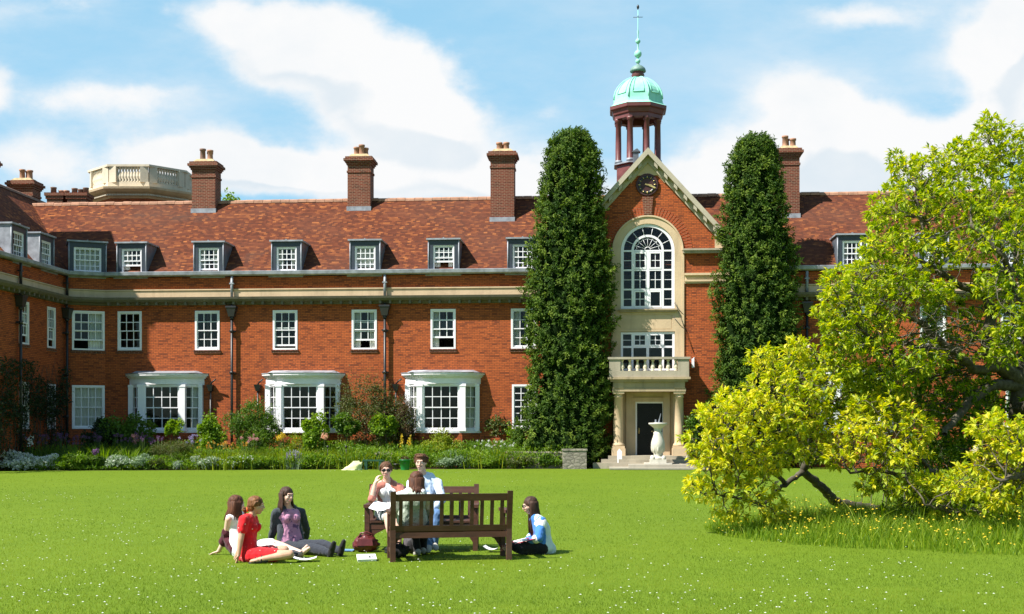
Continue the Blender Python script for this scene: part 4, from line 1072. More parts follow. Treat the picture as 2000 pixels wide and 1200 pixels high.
def unit(a): return a/np.maximum(np.linalg.norm(a,axis=-1,keepdims=True),1e-9)
def rdir(n): return unit(rng.normal(size=(n,3)))
def leaf_geo(P,A,Nn,L,W,mid=.55,droop=.15,cup=.18):
    """folded, curved leaves: base P, axis A, face normal Nn -> verts (N*5,3), tris"""
    n=len(P); L=np.broadcast_to(L,(n,))[:,None]; W=np.broadcast_to(W,(n,))[:,None]
    S=unit(np.cross(A,Nn)); U=unit(np.cross(S,A))
    m=P+A*L*mid-U*W*cup*.5
    l=P+A*L*mid+S*W*.5+U*W*cup; r=P+A*L*mid-S*W*.5+U*W*cup
    tip=P+A*L-U*L*droop
    V=np.stack([P,l,r,tip,m],1).reshape(-1,3)
    k=np.arange(n)[:,None]*5
    T=np.stack([k+[0,4,1],k+[0,2,4],k+[1,4,3],k+[4,2,3]],1).reshape(-1,3)
    return V,T
def diamond_geo(P,A,Nn,L,W,fold=.2):
    n=len(P); L=np.broadcast_to(L,(n,))[:,None]; W=np.broadcast_to(W,(n,))[:,None]
    S=unit(np.cross(A,Nn)); U=unit(np.cross(S,A))
    V=np.stack([P,P+A*L*.5+S*W*.5+U*W*fold,P+A*L,P+A*L*.5-S*W*.5+U*W*fold],1).reshape(-1,3)
    k=np.arange(n)[:,None]*4; T=np.stack([k+[0,2,1],k+[0,3,2]],1).reshape(-1,3)
    return V,T
def blade_geo(P,A,bend,H,W,seg=3):
    """grass blades: base P, lean direction A (horizontal), bending over by 'bend'"""
    n=len(P); H=np.broadcast_to(H,(n,))[:,None]; W=np.broadcast_to(W,(n,))[:,None]; bend=np.broadcast_to(bend,(n,))[:,None]
    az=rng.uniform(0,6.28,n); S=np.stack([np.cos(az),np.sin(az),np.zeros(n)],1); Z=np.array([0,0,1.0])
    rows=[]
    for i in range(seg):
        t=i/seg; c=P+Z*H*(t-.35*bend*t*t)+A*H*bend*t*t
        rows+= [c-S*W*(1-t*.8)*.5,c+S*W*(1-t*.8)*.5]
    rows.append(P+Z*H*(1-.35*bend)+A*H*bend)
    V=np.stack(rows,1).reshape(-1,3); m=2*seg+1; k=np.arange(n)[:,None]*m; T=[]
    for i in range(seg-1): T+= [k+[2*i,2*i+1,2*i+3],k+[2*i,2*i+3,2*i+2]]
    T.append(k+[2*seg-2,2*seg-1,2*seg])
    return V,np.stack(T,1).reshape(-1,3)
def rnd_for(n,per,mu=.5,sd=.25,base=None):
    r=np.clip((base if base is not None else mu)+rng.normal(size=n)*sd,0,1); return np.repeat(r,per)
def hdir(n):
    a=rng.uniform(0,2*np.pi,n); return np.stack([np.cos(a),np.sin(a),np.zeros(n)],1)

# ---- mown grass, daisies
N=330000
py=rng.uniform(905,1225,N); px=rng.uniform(-350,2350,N); D=CAMH*F/(py-YH)
P=np.stack([(px-1000)/F*D,D,np.full(N,-.004)],1)
P+=np.stack([rng.normal(size=N)*.05,rng.normal(size=N)*.05,np.zeros(N)],1)
V,T=blade_geo(P,hdir(N),rng.uniform(.1,.8,N),rng.uniform(.018,.042,N),.0045*np.clip(D/14,1,2.4),1)
tone=np.array([.9*mnoise.noise(Vector((x*.22,y*.16,1)))+.7*mnoise.noise(Vector((x*.9,y*.6,4)))+.8*mnoise.noise(Vector((x*3.4,y*2.2,9))) for x,y in P[:,:2]])
stripe=np.sin((P[:,1]+.12*P[:,0])*2*np.pi/2.2)*.07
o=np_mesh('lawn_grass',V,T,MT["grass_blade"],attr=rnd_for(N,3,None,.22,base=.45+.55*tone+stripe)); tag(o,kind='stuff')
def discs(P,r,dome,mat,name,k=6,mu=.6):
    n=len(P); r=np.broadcast_to(r,(n,))
    a=np.arange(k)*2*np.pi/k
    ring=np.stack([np.cos(a),np.sin(a),np.zeros(k)],1)[None]*r[:,None,None]
    V=np.concatenate([P[:,None]+ring,(P+np.stack([np.zeros(n),np.zeros(n),r*dome],1))[:,None]],1).reshape(-1,3)
    kk=np.arange(n)[:,None]*(k+1); T=np.stack([kk+[i,(i+1)%k,k] for i in range(k)],1).reshape(-1,3)
    return V,T,rnd_for(n,k+1,mu,.2)
cl=[];
for i in range(150):
    y=900+330*random.random()**1.15; x=random.uniform(-200,2200); d=CAMH*F/(y-YH); c=np.array([(x-1000)/F*d,d,.035]); n=random.choice([1,1,2,4,8,14,22,30])
    s=.10+.028*n
    cl.append(c+np.stack([rng.normal(size=n)*s*2.6,rng.normal(size=n)*s,rng.uniform(-.01,.012,n)],1))
Pd=np.concatenate(cl); V,T,a=discs(Pd,rng.uniform(.007,.0135,len(Pd)),.5,None,None)
o=np_mesh('daisies',V,T,MT['petal_white'],attr=a); tag(o,kind='stuff')

# ---- shrubs and border plants
def lumps(n,rx,ry,rz,k,top=False):
    """points and outward directions over a lumpy crown centred on the origin"""
    c=rdir(k)*rng.uniform(.30,.88,(k,1)); c[:,2]=np.where(c[:,2]<-.5,c[:,2]*.6,c[:,2]); c[:,:2]*=(1.15-.25*c[:,2:3])
    rr=rng.uniform(.16,.46,k); i=rng.integers(0,k,n); d=rdir(n); d[:,2]=np.where(rng.random(n)<.6,np.abs(d[:,2]),d[:,2])
    p=c[i]+d*rr[i][:,None]*np.where(rng.random((n,1))<.10,rng.uniform(1.0,1.6,(n,1)),rng.uniform(.55,1.05,(n,1))); s=np.array([rx,ry,rz])
    return p*s,unit(d*np.array([1,1,1])),i
def place(px,D,z=0.0): p=gnd(px,D,z); return (p.x,p.y,p.z)
def htop(py,D): return CAMH+(YH-py)*D/F
def stems_mesh(r,pts,name,mat,parent):
    m=MB()
    for a,b,w in pts:
        a=Vector(a);b=Vector(b); mid=(a+b)/2+Vector((random.uniform(-1,1),random.uniform(-1,1),0))*.06*(b-a).length
        m.tube([a,mid,b],[w,w*.8,w*.5],5)
    return m.build(name,mat,parent,uv=False,fixn=False)
def shrub(name,label,cat,px,pyb,ptop,wpx,D,mat,n=1500,L=.07,W=.035,k=22,group=None,flower=None,stem='bark',depth=.75,z0=.0,trunk=0.0,olive=None):
    n=int(n*2.4); L*=1.25; W*=1.75
    s=F/D; w=wpx/s; z1=htop(ptop,D); zb=max(z0,htop(pyb,D)) if pyb else z0
    r=empty(name,place(px,D),random.uniform(-.3,.3),label,cat,group)
    if trunk: zb=zb+trunk
    h=z1-zb; c=np.array([0,0,zb+h*.5])
    p,d,i=lumps(n,w*.5,w*.5*depth,h*.53,k)
    p=p+c; p[:,2]=np.maximum(p[:,2],.02)
    A=unit(d*.6+rdir(n)*.7+np.array([0,0,.25])); Nn=unit(d+rdir(n)*.5+np.array([0,0,.4]))
    V,T=leaf_geo(p,A,Nn,L*rng.uniform(.7,1.3,n),W*rng.uniform(.8,1.2,n))
    np_mesh('foliage',V,T,MT[mat],r,attr=rnd_for(n,5,None,.2,base=np.clip(.35+.35*rng.random(k)[i],0,1)))
    pts=[]
    if trunk: pts.append(((0,0,0),(random.uniform(-.04,.04),0,zb+h*.4),.035))
    for j in range(7 if not trunk else 5):
        a=random.uniform(0,6.28); q=random.uniform(.2,.75)
        st=(random.uniform(-.12,.12)*w,random.uniform(-.1,.1)*w,0 if not trunk else zb)
        pts.append((st,(w*.42*q*math.cos(a),w*.4*q*math.sin(a)*depth,zb+h*random.uniform(.5,.85)),.016))
    stems_mesh(r,pts,'stem',MT[stem],r)
    if flower:
        fm,fn,fs=flower; j=rng.integers(0,n,fn); q=p[j]+d[j]*.04
        bl=[]
        for _ in range(5): bl.append(q)
        Q=np.repeat(q,5,0); A=rdir(len(Q)); V,T=leaf_geo(Q,A,rdir(len(Q)),fs*rng.uniform(.7,1.2,len(Q)),fs*.8)
        np_mesh('blossom',V,T,MT[fm],r,attr=rnd_for(len(Q),5,.5,.25))
    return r
def clump(name,label,cat,px,ptop,wpx,D,mat,n=160,W=.03,bend=.5,group=None,flower=None,z0=.0):
    """a tuft of strappy leaves, with flowers above it if any"""
    s=F/D; w=wpx/s; h=htop(ptop,D)-z0
    r=empty(name,place(px,D,z0),0,label,cat,group)
    P=np.stack([rng.normal(size=n)*w*.22,rng.normal(size=n)*w*.18,np.zeros(n)],1); A=unit(P+hdir(n)*.05*w+1e-6)
    W*=1.5
    V,T=blade_geo(P,A,bend*rng.uniform(.6,1.7,n),h*rng.uniform(.5,1.1,n),W*rng.uniform(.7,1.2,n))
    np_mesh('foliage',V,T,MT[mat],r,attr=rnd_for(n,7,.45,.25))
    if flower:
        fm,fn,fs,kind=flower; m=MB(); Q=[];
        for j in range(fn):
            x,y=random.gauss(0,w*.22),random.gauss(0,w*.15); z=h*random.uniform(.85,1.12); m.tube([(x*.6,y*.6,0),(x*.9,y*.9,z*.6),(x,y,z)],.006,4)
            if kind=='ball': Q.append(np.array([x,y,z])+rdir(26)*fs*rng.uniform(.4,1,(26,1)))
            elif kind=='spike': 
                tt=rng.random(34); Q.append(np.stack([x+rng.normal(size=34)*fs*.35*(1.1-tt),y+rng.normal(size=34)*fs*.35*(1.1-tt),z-h*.38+h*.42*tt],1))
            else: Q.append(np.array([x,y,z])+rdir(10)*fs*.5)
        m.build('stem',MT['stem_green'],r,uv=False,fixn=False)
        Q=np.concatenate(Q); V,T=leaf_geo(Q,rdir(len(Q)),rdir(len(Q)),fs*.55*rng.uniform(.7,1.3,len(Q)),fs*.45)
        np_mesh('blossom',V,T,MT[fm],r,attr=rnd_for(len(Q),5,.5,.25))
    return r
ED=lambda px: ground_depth(np.interp(px,[e[0] for e in EDGE],[e[1] for e in EDGE]))
g1='clumps of white flowers along the front of the border'
E0,E1,E2,E3=.35,1.1,1.9,2.9
# front of the border (name,label,cat,centre,top,width,kind...)
shrub('flower_mound','wide snow-white flower mound at the left end of the border front','flowering plant',30,None,884,95,ED(30)+.5,'leaf_bright',900,.05,.022,18,flower=('petal_white',1500,.06),stem='stem_green')
shrub('flower_mound','second snow-white flower mound beside the leafy green plants, at the border front','flowering plant',93,None,888,60,ED(93)+.4,'leaf_bright',700,.05,.022,14,flower=('petal_white',1000,.06),stem='stem_green')
shrub('leafy_plant','bright green leafy perennial right of the white flower mounds','plant',143,None,884,66,ED(143)+.4,'leaf_bright',1100,.075,.032,16,stem='stem_green')
shrub('leafy_plant','low green perennial with a purple flower ball just above it','plant',183,None,886,44,ED(183)+.4,'leaf_mid',800,.07,.03,12,stem='stem_green')
shrub('silver_plant','grey-green silver foliage clump, first from the left in the border','plant',228,None,892,56,ED(228)+.35,'leaf_silver',900,.07,.02,14,flower=('petal_white',160,.05),stem='stem_green')
shrub('silver_plant','spiky silver clump between green perennials below the feathery bush','plant',275,None,888,44,ED(275)+.4,'leaf_silver',700,.08,.018,14,stem='stem_green')
shrub('leafy_plant','green border perennial with rusty tips near the small lavender mound','plant',312,None,893,44,ED(312)+.4,'leaf_olive',700,.06,.025,12,stem='stem_green')
shrub('lavender_plant','small mauve lavender mound at the lawn edge on the left','flowering plant',346,None,897,30,ED(346)+.3,'leaf_silver',350,.06,.014,8,flower=('petal_lavender',60,.035),stem='stem_green')
shrub('silver_plant','silver clump dotted with white flowers in front of the orange strip','flowering plant',402,None,888,74,ED(402)+.45,'leaf_silver',1000,.06,.022,16,flower=('petal_white',300,.05),stem='stem_green')
shrub('leafy_plant','green cushion with white speckles in front of the tall leafy bush','plant',462,None,890,64,ED(462)+.4,'leaf_bright',1000,.06,.03,16,flower=('petal_white',240,.05),stem='stem_green')
shrub('leafy_plant','low dark green cushion left of the mauve catmint','plant',520,None,894,60,ED(520)+.4,'leaf_mid',900,.06,.03,14,stem='stem_green')
clump('lavender_plant','mauve catmint tuft standing alone at the lawn edge','flowering plant',573,884,34,ED(573)+.35,'leaf_silver',90,.02,.5,flower=('petal_lavender',16,.07,'spike'))
shrub('leafy_plant','green cushion right of the mauve catmint','plant',618,None,890,66,ED(618)+.5,'leaf_bright',1000,.06,.03,16,stem='stem_green')
shrub('leafy_plant','green cushion behind the pale garden sack','plant',672,None,888,60,ED(672)+.9,'leaf_mid',900,.06,.03,14,stem='stem_green')
shrub('leafy_plant','dark green cushion behind the green folding stool','plant',735,None,893,70,ED(735)+.9,'leaf_mid',1000,.06,.03,14,stem='stem_green')
shrub('silver_plant','silver catmint clump right of the seated man','plant',880,None,884,66,ED(880)+.45,'leaf_silver',1100,.08,.02,16,stem='stem_green')
shrub('leafy_plant','broad green cushion in the middle right of the border front','plant',945,None,890,74,ED(945)+.45,'leaf_bright',1100,.06,.026,16,stem='stem_green')
shrub('leafy_plant','olive green cushion in front of the left conifer','plant',1015,None,893,80,ED(1015)+.45,'leaf_olive',1100,.06,.026,16,stem='stem_green')
shrub('leafy_plant','green trailing plant against the low stone pier','plant',1078,None,886,60,ED(1078)+.5,'leaf_mid',900,.07,.03,14,stem='stem_green')
shrub('hosta_plant','small yellow-green hosta at the foot of the stone pier','plant',1112,None,898,34,ED(1112)+.2,'leaf_bright',160,.14,.07,8,stem='stem_green')
# middle of the border
for i,(x,t,w) in enumerate([(205,862,50),(250,866,46),(160,866,40)]):
    clump('iris_clump','upright bright green iris leaves '+['in the middle of the clumps left of the feathery bush','next to the feathery bush','behind the bright leafy perennial'][i],'plant',x,t,w,ED(x)+1.0,'leaf_bright',200,.04,.35,'iris clumps in the border')
shrub('feathery_bush','fine grey-olive feathery bush in the left half of the border','bush',342,None,858,92,ED(342)+1.2,'leaf_olive',2600,.05,.012,24,stem='stem_green')
clump('gold_strip','long strip of orange-yellow foliage in the border left of the tall bush','plant',432,869,150,ED(432)+1.1,'leaf_lime',900,.025,.4,flower=('petal_orange',40,.05,'ball'))
clump('lime_strip','strip of yellow-green foliage below the tall leafy bush','plant',560,866,130,ED(560)+1.2,'leaf_lime',800,.025,.45)
clump('lime_strip','strip of yellow-green foliage under the rose standards','plant',690,865,140,ED(690)+1.2,'leaf_lime',800,.025,.45)
clump('lime_strip','strip of yellow-green foliage left of the left conifer','plant',965,866,120,ED(965)+1.2,'leaf_lime',700,.025,.45,flower=('petal_white',26,.05,'ball'))
clump('strappy_plant','tuft of grey blade-like leaves near the yellow spurge','plant',912,872,44,ED(912)+1.1,'leaf_silver',90,.05,.4)
clump('strappy_plant','spiky agave-like tuft beside the left conifer','plant',975,864,50,ED(975)+1.7,'leaf_silver',60,.06,.3)
# purple flower heads
for i,(x,t,mat,lab) in enumerate([(35,850,'petal_lavender','pale mauve flower heads at the far left of the border'),(85,856,'petal_purple','dusky purple flower heads next to the pale mauve ones'),(115,852,'petal_purple','tall deep purple flower heads above the second white mound'),(150,858,'petal_purple','purple flower heads above the bright leafy perennial'),
    (192,854,'petal_purple','purple flower heads above the middle iris leaves'),(238,855,'petal_purple','dull purple flower heads left of the pink ones'),(272,853,'petal_purple','purple flower heads between the pink ones and the feathery bush'),(302,858,'petal_purple','purple flower heads at the left edge of the feathery bush'),(378,856,'petal_lavender','mauve flower heads at the right edge of the feathery bush'),(490,854,'petal_pink','pale pink flower heads in front of the tall leafy bush')]):
    clump('tall_allium',lab,'flowers',x,t,36,ED(x)+1.6,'leaf_mid',60,.03,.4,'purple and pink flowers on tall stems',(mat,14,.065,'ball'))
clump('purple_flowers','single large purple flower ball low in the border','flower',186,884,12,ED(186)+.25,'leaf_mid',16,.02,.4,None,('petal_purple',3,.13,'ball'))
clump('purple_flowers','pink blooms above the iris leaves near the canted corner','flowers',262,858,22,ED(262)+1.5,'leaf_mid',30,.03,.4,None,('petal_pink',6,.09,'ball'))
clump('white_iris','single white iris bloom above the left white mound','flower',61,862,10,ED(61)+1.1,'leaf_mid',14,.03,.2,None,('petal_white',2,.13,'ball'))
clump('flower_spikes','yellow flower spikes in front of the orange bush','flowers',548,850,26,ED(548)+1.8,'leaf_bright',40,.03,.3,None,('petal_yellow',8,.10,'ball'))
shrub('orange_bush','small orange-tinted bush under the middle bow window','bush',582,None,852,56,ED(582)+2.0,'leaf_lime',700,.05,.025,12,flower=('petal_orange',90,.05))
clump('poppy','one large peach poppy on a tall stem','flower',633,856,8,ED(633)+1.2,'leaf_mid',14,.03,.3,None,('petal_peach',2,.15,'ball'))
for i,(x,t) in enumerate([(762,864),(782,854),(801,855)]):
    clump('flower_spikes','tall foxtail lily spike, '+['short one left of its taller neighbours','yellow one between the other two','yellow one nearest the lime-green spurge'][i],'flower',x,t,9,ED(x)+1.8,'leaf_bright',20,.03,.3,'foxtail lilies',('petal_yellow' if i else 'petal_orange',3,.12,'spike'))
# against the wall
shrub('dark_bush','deep green bush in the shade left of the first bow window','bush',258,None,806,110,ED(258)+3.2,'leaf_mid',2200,.09,.05,22)
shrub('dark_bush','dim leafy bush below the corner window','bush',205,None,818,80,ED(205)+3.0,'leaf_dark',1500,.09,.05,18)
shrub('rose_standard','slim pale-leaved rose in front of the first bow window','rose bush',338,855,822,36,ED(338)+2.4,'leaf_bright',420,.10,.055,10,trunk=.0)
shrub('rose_bush','bright green round rose bush right of the first bow window','rose bush',414,None,810,64,ED(414)+2.6,'leaf_bright',1500,.09,.05,20)
shrub('tall_bush','broad dense green bush left of the middle bow window','bush',500,None,788,118,ED(500)+2.9,'leaf_mid',4200,.11,.022,34)
shrub('tall_bush','big loose brownish bush between the middle and right bow windows','bush',728,None,752,165,ED(728)+3.0,'leaf_olive',5200,.08,.022,40,flower=('leaf_rust',900,.06))
shrub('rust_bush','russet twiggy bush at the left edge of the right bow window','bush',792,None,788,52,ED(792)+2.6,'leaf_rust',1300,.07,.03,16)
shrub('rose_standard','round-headed rose standard overlapping the middle bow window','rose bush',612,None,812,56,ED(612)+2.1,'leaf_bright',1100,.10,.055,16,trunk=.35)
shrub('rose_standard','round-headed rose standard in front of the brownish bush, nearer the middle bow','rose bush',676,868,812,52,ED(676)+2.0,'leaf_mid',1000,.10,.055,16,trunk=.3)
shrub('rose_standard','round-headed rose standard in front of the brownish bush, nearer the right bow','rose bush',751,868,812,52,ED(751)+2.0,'leaf_bright',1000,.10,.055,16,trunk=.3)
shrub('spurge','lime-yellow spurge mound below the right bow window','flowering plant',868,None,846,86,ED(868)+1.7,'leaf_lime',1400,.06,.03,22,flower=('leaf_lime',420,.07),stem='stem_green')
shrub('wall_shrub','thin wall shrub under the window beside the left conifer','shrub',968,868,812,70,ED(968)+3.2,'leaf_olive',420,.10,.05,14)
shrub('wall_shrub','yellow-green shrub against the left conifer foot','shrub',1002,None,838,36,ED(1002)+2.2,'leaf_bright',500,.09,.05,12)
shrub('rose_bush','pink rose growing beside the left portico column','rose bush',1186,None,800,24,ED(1186)+3.3,'leaf_mid',420,.07,.035,10,flower=('petal_pink',30,.08))
shrub('dark_bush','deep green bush right of the portico','bush',1372,None,800,60,52.6,'leaf_mid',1800,.12,.05,18)
for i,(x,t,w,mt) in enumerate([(1460,856,80,'leaf_mid'),(1580,866,60,'leaf_olive'),(1645,850,70,'leaf_rust'),(1730,862,90,'leaf_mid'),(1840,860,100,'leaf_mid')]):
    shrub('border_shrub',['green shrub behind the lowest magnolia leaves by the right conifer','olive shrub under the left side of the right-hand bow window','russet shrub in front of the right-hand bow window','green shrub right of the right-hand bow window, behind the magnolia','green shrub at the wall behind the magnolia trunk'][i],'shrub',x,None,t,w,52.3,mt,900,.08,.04,16)
# far tree tip above the ridge
r=empty('distant_tree',gnd(446,120),0,'tiny green treetop showing just above the roof ridge','tree')
zt_=htop(394,120); p,d,i=lumps(700,1.6,1.6,1.8,14); V,T=leaf_geo(p+np.array([0,0,zt_-1.3]),rdir(700),rdir(700),.4,.25); np_mesh('crown',V,T,MT['leaf_bright'],r,attr=rnd_for(700,5,.5,.25))
m=MB(); m.tube([(0,0,0),(0,0,zt_-1)],[.4,.2],8); m.build('trunk',MT['bark'],r)
# climber on the wing wall
r=empty('wall_climber',blw(U_W,-3,0),0,'dark twiggy climber covering the ground floor of the shaded wing','climbing plant')
n=9000; a=rng.uniform(-7.4,2.0,n); z=np.abs(rng.normal(size=n))*1.0+.0; z=np.where(rng.random(n)<.55,rng.uniform(2.2,4.6,n),rng.uniform(.1,3.2,n))
den=np.array([mnoise.noise(Vector((x*.8,q*.8,3))) for x,q in zip(a,z)]); keep=den>-.18; a,z=a[keep],z[keep]; n=len(a)
off=rng.uniform(.04,.45,n); base=np.array(blw(U_W,-3,0))
P=np.outer(a,np.array(NI))+np.outer(off,np.array(EU)); P[:,2]=z
V,T=leaf_geo(P,unit(rdir(n)+np.array([0,0,-.4])),unit(np.array(EU)+rdir(n)*.7),.13*rng.uniform(.6,1.3,n),.07)
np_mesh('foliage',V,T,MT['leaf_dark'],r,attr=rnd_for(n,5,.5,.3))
m=MB()
for j in range(26):
    x=random.uniform(-5,1.8); pts=[Vector(NI)*x+Vector(EU)*.08]; 
    for k in range(8): q=pts[-1]+Vector(NI)*random.uniform(-.35,.35)+Vector((0,0,random.uniform(.35,.7))); pts.append(Vector((q.x,q.y,q.z)))
    m.tube(pts,[.03,.028,.024,.02,.018,.015,.012,.01,.006],5)
m.build('stem',MT['bark'],r,uv=False,fixn=False)
# ground cover filling the border
n=60000; pxs=rng.uniform(-60,1148,n); Dd=np.array([ED(x) for x in pxs])+rng.uniform(.1,3.6,n)**1.0; hm=np.array([mnoise.noise(Vector((x*.012,d*1.1,0))) for x,d in zip(pxs,Dd)])
P=np.stack([(pxs-1000)/F*Dd,Dd,rng.uniform(.0,1,n)**.7*np.clip(.20+(Dd-50.2)*.22+hm*.45,.12,1.15)],1)
V,T=leaf_geo(P,unit(rdir(n)+np.array([0,0,.9])),rdir(n),.13*rng.uniform(.6,1.3,n),.055)
hue=np.array([mnoise.noise(Vector((x*.02,d*.9,7))) for x,d in zip(pxs,Dd)])
o=np_mesh('ground_cover',V,T,MT['leaf_bright'],attr=rnd_for(n,5,None,.2,base=np.clip(.35+hue*.6,0,1))); tag(o,kind='stuff')

# ---- the two columnar conifers
def conifer(label,prof,D,n=2600,kf=17):
    """prof: rows of (photo row, left column, right column)"""
    prof=np.array(prof,float); s=F/D; z=CAMH+(YH-prof[:,0])/s
    z=np.append(z,0.02); cx=np.append((prof[:,1]+prof[:,2])/2,(prof[-1,1]+prof[-1,2])/2); hw=np.append((prof[:,2]-prof[:,1])/2,(prof[-1,2]-prof[-1,1])/2*.9)
    o=np.argsort(z); z,cx,hw=z[o],(cx[o]-1000)/s,hw[o]/s
    X0=float(np.interp(0,z,cx)); r=empty('columnar_conifer',(X0,D,0),0,label,'tree','columnar conifers either side of the door')
    top=z[-1]
    def surf(zz,a,extra=1.0):
        h=np.interp(zz,z,hw); c=np.interp(zz,z,cx)-X0
        lump=np.array([mnoise.noise(Vector((math.cos(q)*1.8,math.sin(q)*1.8,w*.55+X0)))*.20+mnoise.noise(Vector((math.cos(q)*5.5,math.sin(q)*5.5,w*1.0+X0)))*.20+mnoise.noise(Vector((math.cos(q)*11,math.sin(q)*11,w*2.6+X0)))*.10 for q,w in zip(a,zz)])-.04
        rr=h*(1+lump)*extra
        return np.stack([c+rr*np.cos(a),.55*rr*np.sin(a),zz],1),rr
    zz=top*rng.random(n)**.95; a=rng.uniform(0,2*np.pi,n)
    zz=np.append(zz,rng.uniform(top-1.0,top+.12,110)); a=np.append(a,rng.uniform(0,6.28,110)); n=len(zz)
    ex=rng.uniform(.80,1.08,n); C,rr=surf(zz,a,ex)
    out=np.stack([np.cos(a),np.sin(a),np.zeros(n)],1)
    up=np.clip((zz-top*.8)/(top*.2),0,1)
    axis=unit(out*(.75-.35*up)[:,None]+np.array([0,0,.55])+up[:,None]*np.array([0,0,.6])+rdir(n)*.35)
    Cc=np.repeat(C,kf,0); Ax=np.repeat(axis,kf,0); Ou=np.repeat(out,kf,0); N2=len(Cc)
    sz=np.repeat(rng.uniform(.6,1.25,n),kf)
    tpos=rng.random(N2)
    P=Cc+Ax*(tpos*.30*sz-.12)[:,None]+rdir(N2)*(.07*sz)[:,None]
    A=unit(Ax+rdir(N2)*.75+np.array([0,0,-.25])); Nn=unit(Ou+np.array([0,0,.5])+rdir(N2)*.8)
    V,T=leaf_geo(P,A,Nn,.15*sz*rng.uniform(.7,1.2,N2),.062*sz,droop=.4)
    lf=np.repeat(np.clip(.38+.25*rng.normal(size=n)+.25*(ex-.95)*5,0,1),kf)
    np_mesh('crown',V,T,MT['conifer'],r,attr=rnd_for(N2,5,None,.13,base=lf))
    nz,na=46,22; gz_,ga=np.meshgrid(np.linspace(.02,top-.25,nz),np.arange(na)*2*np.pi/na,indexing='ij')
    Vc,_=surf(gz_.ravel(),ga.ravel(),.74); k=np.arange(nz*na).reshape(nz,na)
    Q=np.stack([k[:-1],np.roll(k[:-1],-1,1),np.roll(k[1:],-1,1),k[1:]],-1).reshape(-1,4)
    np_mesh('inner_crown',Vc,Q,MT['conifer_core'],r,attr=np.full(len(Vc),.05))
    m=MB(); m.tube([(0,0,0),(float(np.interp(top*.5,z,cx)-X0),0,top*.5),(float(np.interp(top-.5,z,cx)-X0),0,top-.5)],[.28,.18,.03],8); m.build('trunk',MT['bark'],r,uv=False)
conifer('taller dark green columnar conifer left of the arched window, in front of the brick wall',[(262,1116,1136),(268,1092,1150),(282,1080,1158),(300,1069,1164),(350,1060,1168),(400,1050,1174),(500,1041,1186),(560,1034,1193),(640,1030,1194),(740,1034,1198),(790,1024,1192),(840,1012,1186),(900,1012,1186)],54.0,4200)
conifer('shorter dark green columnar conifer right of the arched window, behind the yellow magnolia leaves',[(272,1464,1494),(280,1448,1504),(302,1436,1514),(340,1426,1522),(400,1417,1533),(480,1409,1545),(560,1404,1556),(650,1402,1556),(740,1398,1555),(800,1396,1552),(880,1398,1550)],53.7,3600)

# ---- the magnolia
MD=24.0
MX=gnd(1975,MD)
mag=empty('magnolia_tree',MX,0,'big spreading magnolia with yellow-green leaves and crooked bare limbs on the lawn','tree')
def mp(px,py,D): return np.array(at(px,py,D))-np.array(MX)
limbs=[  # photo column, row, depth, radius
 [(1975,1015,24,.26),(1982,930,24.1,.21),(1988,850,24.1,.19),(1990,800,24,.18),(1990,745,24,.18)],
 [(1990,745,24,.18),(1955,715,23.6,.15),(1928,690,23.3,.12),(1927,650,23.1,.11),(1938,615,23.0,.10),(1925,575,22.9,.09),(1880,560,22.8,.07),(1838,535,22.6,.06),(1800,510,22.4,.045)],
 [(1990,755,24,.13),(1940,752,23.4,.10),(1895,785,23.0,.085),(1862,820,22.6,.07),(1845,850,22.4,.05)],
 [(1955,718,23.6,.10),(1905,722,23.2,.08),(1868,690,22.9,.07),(1832,662,22.7,.065),(1800,632,22.5,.055),(1772,618,22.4,.04),(1725,622,22.2,.03)],
 [(1832,662,22.7,.05),(1800,685,22.4,.045),(1770,668,22.2,.04),(1742,692,22.0,.04),(1712,680,21.8,.03)],
 [(1990,745,24,.15),(2008,660,24.3,.12),(2002,560,24.5,.10),(1975,460,24.5,.08),(1945,380,24.4,.06),(1938,300,24.3,.03)],
 [(1990,745,24,.14),(2060,640,24.2,.12),(2120,520,24.2,.09),(2160,420,24.2,.05)],
 [(1938,615,23.0,.08),(1980,560,22.0,.06),(1960,500,21.6,.05),(1900,440,21.6,.04)],
 [(1838,535,22.6,.05),(1815,470,22.6,.04),(1790,410,22.8,.03)],
 [(1990,800,24,.13),(2040,790,22,.1),(2060,860,20,.08),(2000,930,19,.05),(1955,940,18.6,.03)],
 [(1978,1000,24,.13),(1900,1012,24.6,.11),(1780,1006,24.8,.10),(1690,992,24.4,.10),(1640,986,24.0,.10),(1602,950,23.4,.085),(1568,920,22.8,.075),(1580,880,22.6,.06),(1590,820,22.4,.05),(1596,770,22.2,.04)],
 [(1568,920,22.8,.055),(1535,945,22.2,.045),(1500,915,21.8,.035),(1460,890,21.4,.03),(1410,870,21.0,.02)],
 [(1535,945,22.2,.035),(1490,985,21.5,.03),(1440,975,21.0,.025),(1400,965,20.6,.018)],
 [(1590,820,22.4,.04),(1540,790,22.0,.03),(1500,760,21.6,.025)],
 [(1900,1010,24.4,.09),(1850,960,22.8,.07),(1800,985,21.6,.05),(1770,935,21.2,.04),(1710,915,21.0,.03),(1660,925,20.8,.02)],
 [(1850,960,22.8,.06),(1800,900,21.8,.04),(1750,870,21.2,.03)],
 [(1965,985,22.5,.07),(1900,995,21.0,.05),(1850,1000,20.4,.035),(1805,985,20.0,.02)],
]
nodes=[];par=[];rad=[]
def add_node(p,pa,r): nodes.append(np.array(p,float)); par.append(pa); rad.append(r); return len(nodes)-1
